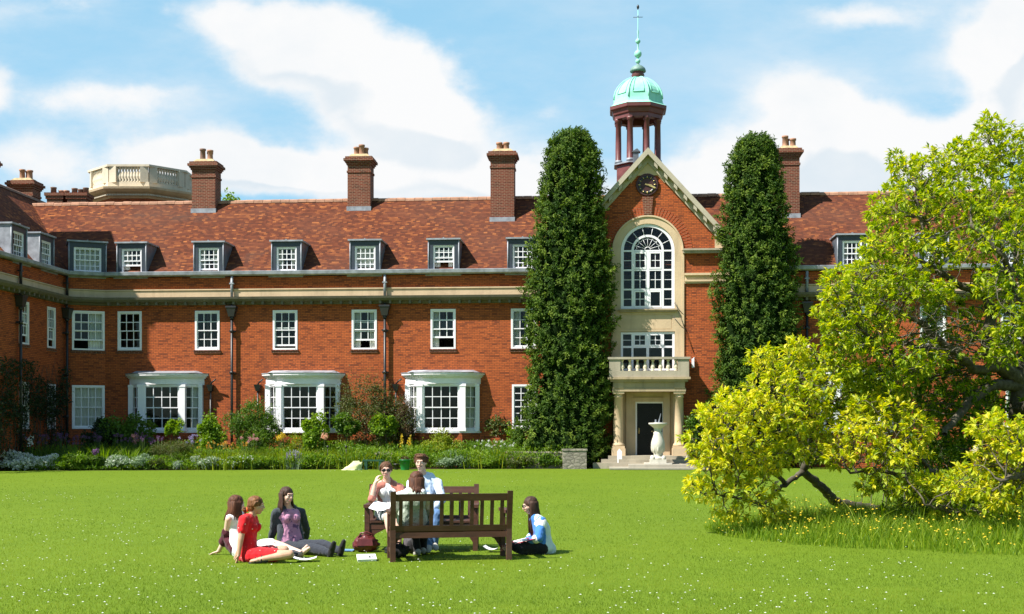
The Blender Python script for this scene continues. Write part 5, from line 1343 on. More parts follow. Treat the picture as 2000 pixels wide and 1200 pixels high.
for lb in limbs:
    pts=[mp(*q[:3]) for q in lb]; start=None
    if nodes:
        dd=np.linalg.norm(np.array(nodes)-pts[0],axis=1); start=int(dd.argmin())
    prev=start if start is not None else add_node(pts[0],-1,lb[0][3])
    for j in range(1,len(pts)):
        seg=np.linalg.norm(pts[j]-pts[j-1]); ns=max(1,int(seg/.12))
        for q in range(1,ns+1):
            t=q/ns; p=pts[j-1]*(1-t)+pts[j]*t+rng.normal(size=3)*.014; prev=add_node(p,prev,lb[j-1][3]*(1-t)+lb[j][3]*t)
nlimb=len(nodes)
BL=[ # column,row,depth, rx,ry (px), rD (m), yellowness, weight
 (1935,268,24.3,32,46,.8,.50,1.0),(1985,300,24.3,70,60,1.2,.50,1.2),(1905,300,24.0,60,36,1,.50,.9),(1850,330,23.5,80,46,1.2,.52,1.3),(1775,335,23.2,40,36,.7,.52,.7),(1748,312,23.2,13,22,.3,.52,.25),
 (1785,395,23.0,80,50,1.3,.50,1.4),(1730,420,22.8,42,40,.8,.52,.8),(1880,400,22.8,90,60,1.4,.46,1.4),(1970,380,23.2,80,70,1.4,.46,1.3),(1960,460,22.0,90,60,1.3,.46,1.4),(1860,480,22.6,80,50,1.3,.44,1.0),
 (1770,480,22.4,80,45,1.2,.46,1.1),(1720,490,22.2,50,36,.8,.50,.7),(1735,540,22.0,100,34,1.2,.48,1.1),(1660,560,21.6,66,44,1.0,.52,1.1),(1625,600,21.4,40,34,.6,.54,.6),(1690,620,21.6,80,42,1.0,.48,1.0),
 (1800,570,21.6,70,30,1.0,.46,.5),(1645,650,21.4,46,38,.7,.52,.8),(1700,670,21.6,80,44,1.0,.46,1.1),(1770,700,21.6,90,40,1.2,.40,.8),(1665,715,21.5,50,30,.7,.48,.7),(1620,700,21.6,24,20,.4,.5,.2),(1735,740,21.8,80,36,1.0,.40,.7),
 (1960,545,21.6,70,40,1.0,.44,.8),(1985,620,21.4,60,60,1.0,.44,.8),(1950,680,21.8,80,40,1.1,.36,.5),(2060,450,23.5,90,130,2.0,.45,1.8),(2110,650,23.0,90,120,2.0,.42,1.4),
 (1555,690,21.8,30,36,.5,.66,.6),(1492,712,21.4,36,36,.6,.72,.7),(1520,760,21.2,70,44,.9,.66,1.3),(1590,760,21.4,50,50,.8,.60,.9),(1455,800,20.8,76,44,1.0,.74,1.4),(1395,820,20.6,46,34,.7,.74,.7),(1540,820,21.0,70,44,.9,.66,1.1),
 (1375,858,20.5,48,24,.6,.72,.6),(1440,860,20.6,80,40,1.0,.72,1.2),(1530,880,21.0,60,36,.8,.62,.7),(1400,905,20.4,56,30,.7,.72,.8),(1480,900,20.8,60,36,.9,.70,.8),(1612,850,21.6,40,40,.7,.56,.5),
 (1395,955,20.4,60,28,.6,.74,.8),(1352,955,20.3,18,12,.3,.74,.15),(1460,960,20.6,60,34,.7,.72,.7),(1520,1000,20.6,40,22,.4,.74,.5),(1425,1000,20.4,40,20,.4,.72,.3),
 (1720,800,21.4,66,44,.9,.66,1.1),(1690,850,21.0,80,44,1.0,.70,1.4),(1770,840,21.2,60,44,.9,.64,1.0),(1645,890,20.8,50,34,.7,.68,.7),(1740,890,20.8,80,36,.9,.66,1.0),(1780,950,20.8,70,32,.8,.58,.8),(1840,965,20.6,60,30,.7,.62,.7),(1710,945,21.0,40,20,.5,.6,.3),
 (1950,845,19.4,60,40,.8,.68,1.1),(1985,890,19.2,50,50,.8,.66,1.1),(1930,910,19.4,50,36,.7,.68,.8),(1960,965,19.2,60,34,.7,.64,1.0),(1885,945,19.8,40,32,.6,.66,.6),(2040,930,19.2,50,80,.9,.6,.9),
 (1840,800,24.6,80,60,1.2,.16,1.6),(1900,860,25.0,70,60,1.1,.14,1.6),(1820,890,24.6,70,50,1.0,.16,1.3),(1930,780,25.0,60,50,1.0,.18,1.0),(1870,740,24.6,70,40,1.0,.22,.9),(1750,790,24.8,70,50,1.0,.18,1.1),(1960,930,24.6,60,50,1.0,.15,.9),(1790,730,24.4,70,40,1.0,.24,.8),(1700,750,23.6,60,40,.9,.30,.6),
 (1830,690,24.0,80,50,1.0,.34,1.1),(1900,640,24.2,60,40,.9,.36,.6),(1940,560,24.0,60,40,.9,.40,.6),(1890,780,23.6,70,50,.9,.26,.9),(1960,700,24.6,50,50,.9,.30,.6),(1680,640,23.5,80,60,1.0,.34,1.0),(1740,560,23.6,80,50,1.0,.36,1.0),(1640,790,22.6,40,50,.7,.42,.6),(1680,760,22.8,60,50,.9,.36,.8),(1830,600,23.8,60,50,.9,.34,.5),(1560,740,22.4,50,60,.8,.5,.6),(1800,1000,21.6,90,26,.9,.3,.7),(1930,1000,20.5,70,26,.8,.4,.6),(1600,720,22.4,40,50,.7,.48,.5),
 (1760,600,21.2,60,34,.8,-1,.5),(1850,625,21.2,70,30,.8,-1,.6),(1700,535,21.2,40,26,.5,-1,.3),(1880,680,21.4,60,30,.8,-1,.5),(1650,600,21.2,30,24,.4,-1,.25),(1900,930,19.6,40,26,.6,-1,.3),(1790,660,21.4,50,26,.6,-1,.4),(1950,650,21.6,50,30,.8,-1,.4),
]
at_p=[];at_y=[]
for (x,y,d,rx,ry,rd,yl,wt) in BL:
    n=int(250*wt); q=rdir(n)*(rng.random((n,1))**.40); at_p.append(np.stack([(x+q[:,0]*rx-1000)/F*(d+q[:,1]*rd),d+q[:,1]*rd,CAMH+(YH-(y-q[:,2]*ry))/F*(d+q[:,1]*rd)],1)-np.array(MX)); at_y.append(np.full(n,yl))
at_p=np.concatenate(at_p); at_y=np.concatenate(at_y); at_p[:,2]=np.maximum(at_p[:,2],.12)
STEP,KILL,INF=.10,.105,4.0
ND=np.array(nodes); best=np.full(len(at_p),1e9); bi=np.zeros(len(at_p),int); alive=np.ones(len(at_p),bool)
def upd(i0):
    global best,bi
    nn=np.array(nodes[i0:])
    for c in range(0,len(nn),300):
        d=np.linalg.norm(at_p[:,None]-nn[None,c:c+400],axis=2); j=d.argmin(1); dm=d[np.arange(len(d)),j]; k=dm<best; best[k]=dm[k]; bi[k]=j[k]+i0+c
upd(0); 
kids=[0]*len(nodes)
for it in range(120):
    act=alive&(best<INF)
    if not act.any(): break
    idx=np.nonzero(act)[0]; src=bi[idx]; vec=unit(at_p[idx]-np.array(nodes)[src])
    order=np.argsort(src); uq,first=np.unique(src[order],return_index=True); i0=len(nodes)
    sums=np.add.reduceat(vec[order],first,axis=0)
    for u,sv in zip(uq,sums):
        L=np.linalg.norm(sv)
        if L<.05 or kids[u]>4: continue
        dirv=sv/L+rng.normal(size=3)*.16+np.array([0,0,.05]); dirv/=np.linalg.norm(dirv)
        add_node(nodes[u]+dirv*STEP,u,0.0); kids[u]+=1; kids.append(0)
    if len(nodes)==i0: break
    upd(i0); alive&=best>KILL
ND=np.array(nodes); par_a=np.array(par); NN=len(ND)
ch=[[] for _ in range(NN)]
for i in range(NN):
    if par[i]>=0: ch[par[i]].append(i)
pw_=np.zeros(NN)
for i in range(NN-1,-1,-1):
    own=pw_[i]
    r=max(.0042,own**(1/2.25)) if own>0 else .0042
    if i<nlimb: r=max(rad[i],min(r,rad[i]*1.2))
    rad[i]=min(r,.2); 
    if par[i]>=0: pw_[par[i]]+=rad[i]**2.25 if i>=nlimb else 0
m=MB(); seen=set()
stack=[0]
def chain(i):
    pts=[];rr=[]
    if par[i]>=0: pts.append(ND[par[i]]); rr.append(min(rad[par[i]],rad[i]*1.25))
    while True:
        pts.append(ND[i]); rr.append(rad[i])
        if not ch[i]: return pts,rr,[]
        c=sorted(ch[i],key=lambda q:-rad[q]); nxt=c[0]
        rest.extend(c[1:]); i=nxt
rest=[0]
while rest:
    i=rest.pop()
    p,rr,_=chain(i)
    if len(p)>1: m.tube(p,rr,8 if max(rr)>.05 else (5 if max(rr)>.012 else 3),True,False)
m.build('trunk',MT['bark_magnolia'],mag,uv=False,fixn=False)
# leaves: whorls at the twig tips, and a few along the last shoots
cls=bi.copy(); 
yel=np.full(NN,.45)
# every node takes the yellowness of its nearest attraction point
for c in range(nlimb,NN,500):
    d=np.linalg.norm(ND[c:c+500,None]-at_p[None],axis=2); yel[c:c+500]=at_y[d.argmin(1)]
hgt=np.zeros(NN,int)
for i in range(NN-1,-1,-1):
    if par[i]>=0: hgt[par[i]]=max(hgt[par[i]],hgt[i]+1)
Pl,Al,Yl,Ll=[],[],[],[]
for i in range(nlimb,NN):
    if hgt[i]>4 or yel[i]<0: continue
    d=unit(ND[i]-ND[par[i]]); k=int(rng.integers(9,15)) if hgt[i]==0 else (int(rng.integers(2,5)) if hgt[i]<3 else int(rng.integers(0,3)))
    a=rng.uniform(0,6.28)
    o1=unit(np.cross(d,np.array([.3,.2,.9]))); o2=np.cross(d,o1)
    for j in range(k):
        t=a+j*2.4; spread=rng.uniform(.55,1.15)
        ax=d*(1.0-.25*spread)+ (o1*math.cos(t)+o2*math.sin(t))*spread+np.array([0,0,.10])
        Pl.append(ND[i]+d*rng.uniform(-.03,.03)); Al.append(ax); Yl.append(yel[i]); Ll.append(rng.uniform(.085,.155) if hgt[i]==0 else rng.uniform(.07,.13))
Pl=np.array(Pl);Al=unit(np.array(Al));Yl=np.array(Yl);Ll=np.array(Ll); n=len(Pl)
Nn=unit(np.array([0,0,1.0])+rdir(n)*.45)
V,T=leaf_geo(Pl,Al,Nn,Ll,Ll*rng.uniform(.36,.46,n),mid=.6,droop=.16,cup=.14)
np_mesh('crown',V,T,MT['magnolia_leaf'],mag,attr=rnd_for(n,5,None,.20,base=Yl-.03))
print('magnolia nodes',NN,'leaves',n)
# a few late white blooms
tips=[i for i in range(nlimb,NN) if hgt[i]==0]; pick=rng.choice(tips,46,replace=False); Q=[];A=[]
for i in pick:
    if ND[i][2]<0.3 or yel[i]<0: continue
    d=unit(ND[i]-ND[par[i]]+np.array([0,0,.08]))
    for j in range(8): Q.append(ND[i]+d*.05); A.append(unit(d*.7+rng.normal(size=3)*.6))
Q=np.array(Q);A=np.array(A); V,T=leaf_geo(Q,A,unit(rdir(len(Q))+np.array([0,0,1])),.10*rng.uniform(.7,1.2,len(Q)),.045); np_mesh('blossom',V,T,MT['petal_cream'],mag,attr=rnd_for(len(Q),5,.6,.2))

# ---- long grass and buttercups under it
n=30000
th=rng.uniform(0,2*np.pi,n); rr=np.sqrt(rng.random(n))
gc=gnd(2010,20.9); GRX,GRY=5.5,4.2
P=np.stack([gc.x+GRX*rr*np.cos(th),gc.y+GRY*rr*np.sin(th),np.zeros(n)],1)
wob=np.array([mnoise.noise(Vector((x*.7,y*.7,0))) for x,y in P[:,:2]]); keep=(rr+wob*.10<1.0); P=P[keep]; rr=rr[keep]; n=len(P)
hh=(.10+.26*np.clip((1-rr)*3.5,0,1))*rng.uniform(.55,1.35,n); tall=rng.random(n)<.05; hh=np.where(tall,hh*1.7,hh)
V,T=blade_geo(P,hdir(n),rng.uniform(.15,.7,n),hh,rng.uniform(.009,.018,n))
o=np_mesh('long_grass',V,T,MT['long_grass'],attr=rnd_for(n,7,.45,.27)); tag(o,kind='stuff')
n=1500; q=rng.integers(0,len(P),n*3); q=q[(rr[q]>.55)][:n]; Pb=P[q].copy(); Pb[:,2]=hh[q]*rng.uniform(.8,1.25,len(q))+.03
clus=np.array([mnoise.noise(Vector((x*1.3,y*1.3,5))) for x,y in Pb[:,:2]]); Pb=Pb[clus>-.1]
V,T,a=discs(Pb,rng.uniform(.012,.022,len(Pb)),.8,None,None); o=np_mesh('buttercups',V,T,MT['petal_yellow'],attr=a); tag(o,kind='stuff')
# ================================================================== garden objects
def wood():
    t=NT('bench_wood'); o=t.obj(); n=t.noise(t.mapv(o,(3,14,14)),1.0,5,.65); g=t.noise(o,2.2,4,.6)
    b=t.mix(t.rangef(n,.3,.7),(.050,.021,.014),(.105,.042,.026)); b=t.mix(t.rangef(g,.5,.75,0,.45),b,(.12,.085,.065)); MT['bench_wood']=t.done(t.pbr(b,.5,.35,0,t.bump(n,.4,.004)))
wood()
simple('leather_brown',(.115,.022,.022),.35,.5,var=.3,scale=8,bump=.3)
simple('cloth_black',(.018,.017,.019),.8,.3,var=.3,scale=9,bump=.3)
simple('cloth_grey_bag',(.10,.09,.10),.8,.3,var=.3,scale=9)
simple('paper',(.82,.82,.80),.8,.3,var=.03)
simple('red_card',(.55,.02,.06),.4,.4,var=.08)
simple('blue_card',(.16,.32,.60),.5,.4,var=.1)
simple('plastic_green',(.015,.20,.055),.35,.5,var=.12)
simple('plastic_dark_green',(.02,.075,.045),.4,.5,var=.12)
simple('sack',(.66,.66,.34),.8,.3,var=.12,scale=4,bump=.4)
simple('pot_red',(.30,.09,.05),.8,.3,var=.3)
stone_mat('sundial_stone',(.60,.56,.48),(.28,.25,.20),.5)
def rubble():
    t=NT('rubble_stone'); uv=t.uv(); v=t.n('ShaderNodeTexVoronoi',feature='F1'); t.l(t.mapv(uv,(4,7,1)),v.inputs['Vector']); v.inputs['Scale'].default_value=1
    e=t.n('ShaderNodeTexVoronoi',feature='DISTANCE_TO_EDGE'); t.l(t.mapv(uv,(4,7,1)),e.inputs['Vector']); e.inputs['Scale'].default_value=1
    b=t.mix(t.rangef(v.outputs['Color'],0,1),(.20,.18,.15),(.38,.34,.27)); b=t.mix(t.rangef(e.outputs['Distance'],0,.08,.8,0),b,(.08,.07,.06)); MT['rubble']=t.done(t.pbr(b,.9,.2,0,t.bump(e.outputs['Distance'],.6,.05)))
rubble()
def bench(label,loc,rz,w=1.62,nslat=11):
    r=empty('garden_bench',loc,rz,label,'bench','wooden garden benches facing each other')
    W=MT['bench_wood']; h=w/2; p=.07
    def P(name,*bx,par=r):
        m=MB()
        for b in bx: m.box(*b)
        return m.build(name,W,par)
    # x along, y=0 rear line, +y is where the sitter looks
    for sx in(-1,1):
        x=sx*(h-p/2)
        m=MB(); m.box(x-p/2,x+p/2,0,.075,0,.42); m.hexa([(x-p/2,0,.42),(x+p/2,0,.42),(x+p/2,.075,.42),(x-p/2,.075,.42)],[(x-p/2,-.10,.93),(x+p/2,-.10,.93),(x+p/2,-.045,.93),(x-p/2,-.045,.93)]); m.build('leg',W,r)
        P('leg',(x-p/2,x+p/2,.50,.57,0,.62))
        P('armrest',(x-.045,x+.045,.0,.62,.621,.665)); P('side_rail',(x-p/2+.012,x+p/2-.012,.076,.499,.30,.37)); P('stretcher',(x-.022,x+.022,.076,.499,.10,.15))
    m=MB()
    def yb(z): return -.10*(z-.42)/.51
    for z0,z1 in((.40,.475),(.80,.895)):
        a=[(-h+p+.002,yb(z0)+.012,z0),(h-p-.002,yb(z0)+.012,z0),(h-p-.002,yb(z0)+.055,z0),(-h+p+.002,yb(z0)+.055,z0)]
        b=[(-h+p+.002,yb(z1)+.012,z1),(h-p-.002,yb(z1)+.012,z1),(h-p-.002,yb(z1)+.055,z1),(-h+p+.002,yb(z1)+.055,z1)]; m.hexa(a,b)
    br=m.build('backrest',W,r)
    for i in range(nslat):
        x=-h+p+(w-2*p)*(i+.5)/nslat; m=MB(); q=.024
        m.hexa([(x-q,yb(.476)+.02,.476),(x+q,yb(.476)+.02,.476),(x+q,yb(.476)+.045,.476),(x-q,yb(.476)+.045,.476)],[(x-q,yb(.799)+.02,.799),(x+q,yb(.799)+.02,.799),(x+q,yb(.799)+.045,.799),(x-q,yb(.799)+.045,.799)]); m.build('back_slat',W,br)
    m=MB()
    for i in range(6): m.box(-h+.02,h-.02,.085+i*.083,.085+i*.083+.068,.405,.43)
    m.build('seat',W,r)
    P('front_rail',(-h+p,h-p,.515,.555,.31,.395)); P('rear_rail',(-h+p,h-p,.02,.06,.31,.385))
    for sx in(-1,1):
        m=MB(); x=sx*(h-p); m.prism_y([(x,.31),(x-sx*.22,.31),(x-sx*.08,.24),(x,.12)] if sx<0 else [(x,.12),(x-sx*.08,.24),(x-sx*.22,.31),(x,.31)],.52,.55); m.build('corner_brace',W,r)
    return r
BA=math.atan2(.28,1.6)
bm_=(gnd(762,16.1)+gnd(1000,16.4))/2
bench('dark brown wooden bench seen from behind, with the cardigan wearer seated on it',(bm_.x,bm_.y,0),BA)
b2=(gnd(714,18.15).x-.0+gnd(942,18.15).x)/2
bench('dark brown wooden bench facing the viewer, with the shirted man seated on it',(b2,18.15,0),R(180))

def lumpy(name,mat,c,r,amp=.15,fr=6,parent=None,seed=0,flat=True,nu=28,nv=16):
    vs=[];fs=[]
    for j in range(nv+1):
        t=math.pi*j/nv
        for k in range(nu):
            a=2*math.pi*k/nu; d=Vector((math.sin(t)*math.cos(a),math.sin(t)*math.sin(a),math.cos(t)))
            q=1+amp*mnoise.noise(d*fr*.5+Vector((seed,0,0)))+amp*.6*mnoise.noise(d*fr+Vector((0,seed,0)))
            p=Vector((d.x*r[0]*q,d.y*r[1]*q,d.z*r[2]*q)); 
            if flat: p.z=max(p.z,-r[2]*.9)
            vs.append(Vector(c)+p)
    for j in range(nv):
        for k in range(nu):
            a=j*nu+k;b=j*nu+(k+1)%nu; fs.append((a,a+nu,b+nu,b))
    m=MB(); m.add(vs,fs,True); return m.build(name,MT[mat],parent,uv=False)
# bags
p=gnd(714,17.45); r=empty('leather_bag',(p.x,p.y,0),R(8),'maroon leather shoulder bag slumped on the grass by the bench end','bag')
lumpy('bag_body','leather_brown',(0,0,.115),(.175,.10,.125),.30,6,r,3)
m=MB(); m.tube([(-.10,-.02,.20),(-.07,-.03,.27),(.02,-.03,.285),(.10,-.02,.25),(.12,0,.18)],.012,6); m.tube([(-.08,.05,.2),(-.02,.06,.25),(.08,.05,.22)],.012,6); m.build('handle',MT['leather_brown'],r)
m=MB(); m.hexa([(-.13,-.115,.10),(.10,-.12,.10),(.10,-.09,.10),(-.13,-.09,.10)],[(-.11,-.09,.19),(.09,-.095,.19),(.09,-.06,.2),(-.11,-.06,.2)]); m.build('bag_flap',MT['leather_brown'],r)
p=gnd(776,16.75); r=empty('black_bag',(p.x,p.y,0),0,'soft black bag on the grass under the left end of the nearer bench','bag')
lumpy('bag_body','cloth_black',(0,0,.085),(.16,.12,.095),.35,6,r,9)
m=MB(); m.tube([(-.09,-.03,.15),(-.04,-.05,.21),(.05,-.05,.2),(.1,-.03,.13)],.011,6); m.build('handle',MT['cloth_black'],r)
p=gnd(806,17.25); r=empty('backpack',(p.x,p.y,0),R(15),'dark grey backpack standing between the two benches','bag')
lumpy('bag_body','cloth_grey_bag',(0,0,.17),(.13,.10,.18),.2,6,r,14); lumpy('front_pocket','cloth_black',(0,-.085,.12),(.095,.05,.10),.2,6,r,15)
m=MB(); m.tube([(-.03,0,.33),(-.02,0,.38),(.02,0,.38),(.03,0,.33)],.009,6); m.build('handle',MT['cloth_black'],r)
# books and papers
def book(name,label,cat,px,D,rz,w,d,h,mat,tilt=0,z=.012,grp=None):
    p=gnd(px,D); r=empty(name,(p.x,p.y,z),rz,label,cat,grp)
    m=MB(); m.box(-w/2,w/2,-d/2,d/2,0,.003); m.box(-w/2,w/2,-d/2,d/2,h-.003,h); m.box(-w/2,-w/2+.003,-d/2,d/2,.0031,h-.0031); m.build('cover',MT[mat],r)
    m=MB(); m.box(-w/2+.004,w/2-.006,-d/2+.006,d/2-.006,.0032,h-.0032); m.build('pages',MT['paper'],r)
    r.rotation_euler=(tilt,0,rz); return r
r=book('paperback_book','white paperback book with a dark mark lying on the grass by the bench corner','book',716,16.32,R(12),.25,.20,.035,'paper',R(14),.02)
m=MB(); m.box(.02,.07,-.05,-.03,.0352,.0358); m.box(.03,.05,-.03,.04,.0352,.0358); m.box(.075,.085,-.05,.02,.0352,.0358); m.box(.05,.085,.0,.012,.0359,.0362); m.build('cover_mark',MT['iron_black'],r)
book('blue_booklet','blue and white booklet on the grass beyond the black shoes','booklet',677,17.55,R(-10),.24,.17,.012,'blue_card',0)
def sheet(name,label,cat,px,D,rz,w,d,z=.03,curl=.03,mat='paper',tilt=0,grp=None,pos=None):
    p=gnd(px,D) if pos is None else pos; n=8; vs=[];fs=[]
    for i in range(n+1):
        for j in range(2):
            t=i/n-.5; vs.append((t*w,(j-.5)*d,curl*(4*t*t)))
    for i in range(n): fs.append((i*2,i*2+2,i*2+3,i*2+1))
    m=MB(); m.add(vs,fs); m.add([(v[0],v[1],v[2]-.002) for v in vs],[f[::-1] for f in fs]); o=m.build(name,MT[mat],fixn=False,uv=False)
    o.location=(p.x,p.y,z if pos is None else p.z); o.rotation_euler=(tilt,0,rz); return tag(o,label,cat,grp)
sheet('paper_sheet','white sheet of paper on the grass under the bare feet','paper',596,16.22,R(6),.30,.21)
sheet('paper_sheet','loose white papers on the grass behind the bench leg','papers',962,17.45,R(-10),.24,.2,.04,.05)
m=MB(); m.box(-.11,.11,-.075,.075,0,.03); o=m.build('clutch_bag',MT['cloth_black']); p=gnd(563,16.5); o.location=(p.x,p.y,.05); o.rotation_euler=(R(10),R(6),R(-6)); tag(o,'flat black clutch bag lying beside the bare knee','bag')

# gardeners' things at the lawn edge
p=gnd(688,51.0); o=lumpy('garden_sack','sack',(0,0,.0),(.42,.25,.30),.25,5,None,5)
for v in o.data.vertices:
    v.co.z=max(v.co.z,-.0)+.0; t=(v.co.x+.42)/.84; v.co.z*= .30+1.45*max(0,min(1,t))**1.2
o.location=(p.x,p.y,.0); tag(o,'crumpled pale yellow garden sack at the edge of the border','sack')
p=gnd(729,51.2); r=empty('folding_stool',(p.x,p.y,0),0,'dark green folding kneeler stool beside the yellow sack','stool')
m=MB(); m.box(-.44,.44,-.14,.14,.36,.42); m.build('seat',MT['plastic_dark_green'],r)
for sx in(-1,1): m=MB(); m.box(sx*.30-.06,sx*.30+.06,-.13,-.08,0,.359); m.box(sx*.30-.06,sx*.30+.06,.08,.13,0,.359); m.box(sx*.30-.05,sx*.30+.05,-.079,.079,.1,.16); m.build('leg',MT['plastic_dark_green'],r)
p=gnd(791,51.0); r=empty('green_bucket',(p.x,p.y,0),0,'bright green plastic bucket behind the woman in sunglasses','bucket')
m=MB(); m.lathe([(.17,0),(.235,.40),(.25,.40),(.25,.43),(.225,.43),(.16,.03),(.01,.03)],n=20,caps=False); m.build('bucket_body',MT['plastic_green'],r)
m=MB(); m.tube([(-.235,0,.40),(-.2,-.1,.33),(0,-.24,.28),(.2,-.1,.33),(.235,0,.40)],.008,5); m.build('handle',MT['iron_black'],r)
n=160; q=rdir(n)*np.array([.15,.15,.10])+np.array([0,0,.45]); V,T=leaf_geo(q,rdir(n),rdir(n),.07,.04); np_mesh('weeds',V,T,MT['leaf_rust'],r,attr=rnd_for(n,5,.6,.3))
p=gnd(774,51.3); r=empty('flower_pot',(p.x,p.y,0),0,'small dark pot left of the green bucket','pot'); m=MB(); m.lathe([(.08,0),(.11,.2),(.125,.2),(.125,.25),(.10,.25),(.09,.2),(.01,.2)],n=14,caps=False); m.build('pot_body',MT['iron_black'],r)
# stone slab seat, hoops
p=gnd(750,52.6); r=empty('stone_bench',(p.x,p.y,0),0,'grey stone slab seat among the border plants','seat')
m=MB(); m.box(-.38,.38,-.18,.18,.62,.72); m.build('slab',MT['stone_grey'],r)
for sx in(-1,1): m=MB(); m.box(sx*.24-.08,sx*.24+.08,-.14,.14,0,.619); m.build('support',MT['stone_grey'],r)
for i,px in enumerate((640,676)):
    p=gnd(px,ED(px)+.55); m=MB(); m.tube([(0,0,0),(0,0,.95)],.012,5); m.lathe([(.055,.90),(.055,.98),(.01,1.0)],n=8); o=m.build('garden_stake',MT['iron_black']); o.location=(p.x,p.y,0); tag(o,'thin dark garden stake in the border, '+('beside the peach poppy' if i==0 else 'just left of the yellow sack'),'stake','garden stakes')
# low wall and pier beside the conifer
p=gnd(1122,52.4); m=MB(); m.box(-.50,.50,-.28,.28,0,.78); m.box(-.53,.53,-.31,.31,.781,.85); o=m.build('stone_pier',MT['rubble']); o.location=(p.x,p.y,0); tag(o,'low rubble stone pier at the foot of the left conifer','pier')
a=gnd(985,53.2);b=gnd(1100,53.0); m=MB(); m.box(0,(b-a).length,-.16,.16,0,.66); m.box(-.02,(b-a).length+.02,-.2,.2,.661,.73); o=m.build('low_stone_wall',MT['stone_grey']); o.location=(a.x,a.y,0); o.rotation_euler=(0,0,math.atan2(b.y-a.y,b.x-a.x)); tag(o,'low stone wall hidden among plants left of the stone pier','wall')
a=gnd(30,ED(30)+2.3); m=MB(); m.box(-1.8,.35,-.2,.2,0,.5); o=m.build('low_stone_wall',MT['stone_grey']); o.location=(a.x,a.y,0); tag(o,'end of a low stone wall at the far left of the border','wall')
# sundial
SDD=52.0; ss=F/SDD; zz=lambda y: CAMH+(YH-y)/ss
p=gnd(1285,SDD); r=empty('sundial',(p.x,p.y,0),-TH,'pale carved stone baluster sundial on a stepped base before the door','sundial')
m=MB(); m.box(-2.05,2.05,-1.05,1.05,.02,.09); m.box(-1.25,1.25,-.65,.65,.091,.21); m.build('base_step',MT['paving'],r)
m=MB(); m.box(-.58,.58,-.4,.4,.211,.27); m.box(-.34,.34,-.34,.34,.271,.42); m.build('plinth',MT['sundial_stone'],r)
k=1.0; prof=[(.31,.42),(.33,.47),(.25,.52),(.17,.56),(.20,.60),(.19,.64)]+[(.20+.15*math.sin(math.pi*min(1,t*1.15))**1.0*(1-.45*t),.66+.90*t) for t in [i/9 for i in range(10)]]+[(.15,1.60),(.19,1.66),(.17,1.70),(.20,1.74),(.30,1.84),(.385,1.90),(.385,1.96),(.02,1.97)]
prof=[(r_*(.92 if z_<1.8 else 1.02),z_) for r_,z_ in prof]; m=MB(); m.lathe(prof,n=24)
for kk in range(8):                           # gadroons round the belly
    a=kk*math.pi/4; m.ell((.225*math.cos(a),.225*math.sin(a),.92),(.075,.075,.22),8,6)
for sx in(-1,1):
    for sy in(-1,1): m.ell((sx*.23,sy*.23,.47),(.10,.10,.12),8,6)
m.build('pedestal',MT['sundial_stone'],r)
m=MB(); m.lathe([(.17,1.965),(.17,1.985)],n=16); m.prism_y([(.0,1.985),(.06,1.985),(.13,2.36),(.11,2.36)],-.01,.01); m.box(-.13,-.07,-.03,.03,1.985,2.10); m.build('gnomon',MT['lead'],r)
# small white post sign near the door
p=gnd(1210,52.9); r=empty('sign_post',(p.x,p.y,.05),0,'short white post standing at the left of the door steps','post')
m=MB(); m.box(-.10,.10,-.05,.05,0,.68); m.prism_y([(-.10,.68),(.10,.68),(.0,.80)],-.05,.05); m.build('post',MT['white_paint'],r)
m=MB(); m.box(-.07,.07,-.053,-.050,.35,.60); m.build('face_panel',MT['paper'],r)
# ================================================================== people
def skin_mat(name,c):
    t=NT(name); n=t.noise(t.obj(),22,3); b=t.mix(t.rangef(n,.35,.65),tuple(x*.93 for x in c),c); MT[name]=t.done(t.pbr(b,.5,.35,0,None,.12))
skin_mat('skin_pale',(.66,.42,.32)); skin_mat('skin_warm',(.56,.33,.22)); skin_mat('skin_light',(.70,.48,.38))
def hair_mat(name,a,b):
    t=NT(name); o=t.obj(); n=t.noise(t.mapv(o,(45,45,7)),1.0,3,.6); MT[name]=t.done(t.pbr(t.mix(t.rangef(n,.3,.7),a,b),.6,.25,0,t.bump(n,.7,.01)))
hair_mat('hair_brown',(.060,.026,.014),(.16,.075,.036)); hair_mat('hair_dark',(.026,.014,.010),(.085,.042,.027)); hair_mat('hair_auburn',(.09,.035,.014),(.25,.11,.042)); hair_mat('hair_chestnut',(.05,.018,.011),(.14,.055,.028))
def cloth(name,c,pat=None,scale=18,lo=.5,hi=.54,var=.1,rough=.85):
    t=NT(name); o=t.obj(); n=t.noise(o,10,4); b=t.mix(t.rangef(n,.3,.7),tuple(x*(1-var) for x in c),tuple(min(1,x*(1+var)) for x in c))
    if pat:
        if pat[0]=='dots':
            v=t.n('ShaderNodeTexVoronoi'); t.l(o,v.inputs['Vector']); v.inputs['Scale'].default_value=scale; b=t.mix(t.rangef(v.outputs['Distance'],lo,hi,1,0),b,pat[1])
        else: b=t.mix(t.rangef(t.noise(o,scale,2),lo,hi),b,pat[1])
    w=t.noise(t.mapv(o,(1,1,.5)),16,4); MT[name]=t.done(t.pbr(b,rough,.2,0,t.bump(w,.6,.02),0,.15)); return MT[name]
cloth('red_dress',(.62,.012,.018),('dots',(.75,.6,.55)),17,.10,.16)
cloth('white_cloth',(.76,.75,.74)); cloth('maroon_knit',(.065,.012,.02)); cloth('grey_knit',(.045,.052,.062)); cloth('pink_print',(.50,.24,.36),('noise',(.14,.07,.16)),15,.55,.62)
cloth('dark_jeans',(.032,.036,.048)); cloth('black_cloth',(.012,.012,.014)); cloth('salmon_knit',(.42,.155,.115)); cloth('blue_shirt',(.56,.65,.80),var=.05); cloth('jeans',(.10,.19,.36)); cloth('print_skirt',(.50,.50,.52),('noise',(.04,.04,.07)),14,.52,.56)
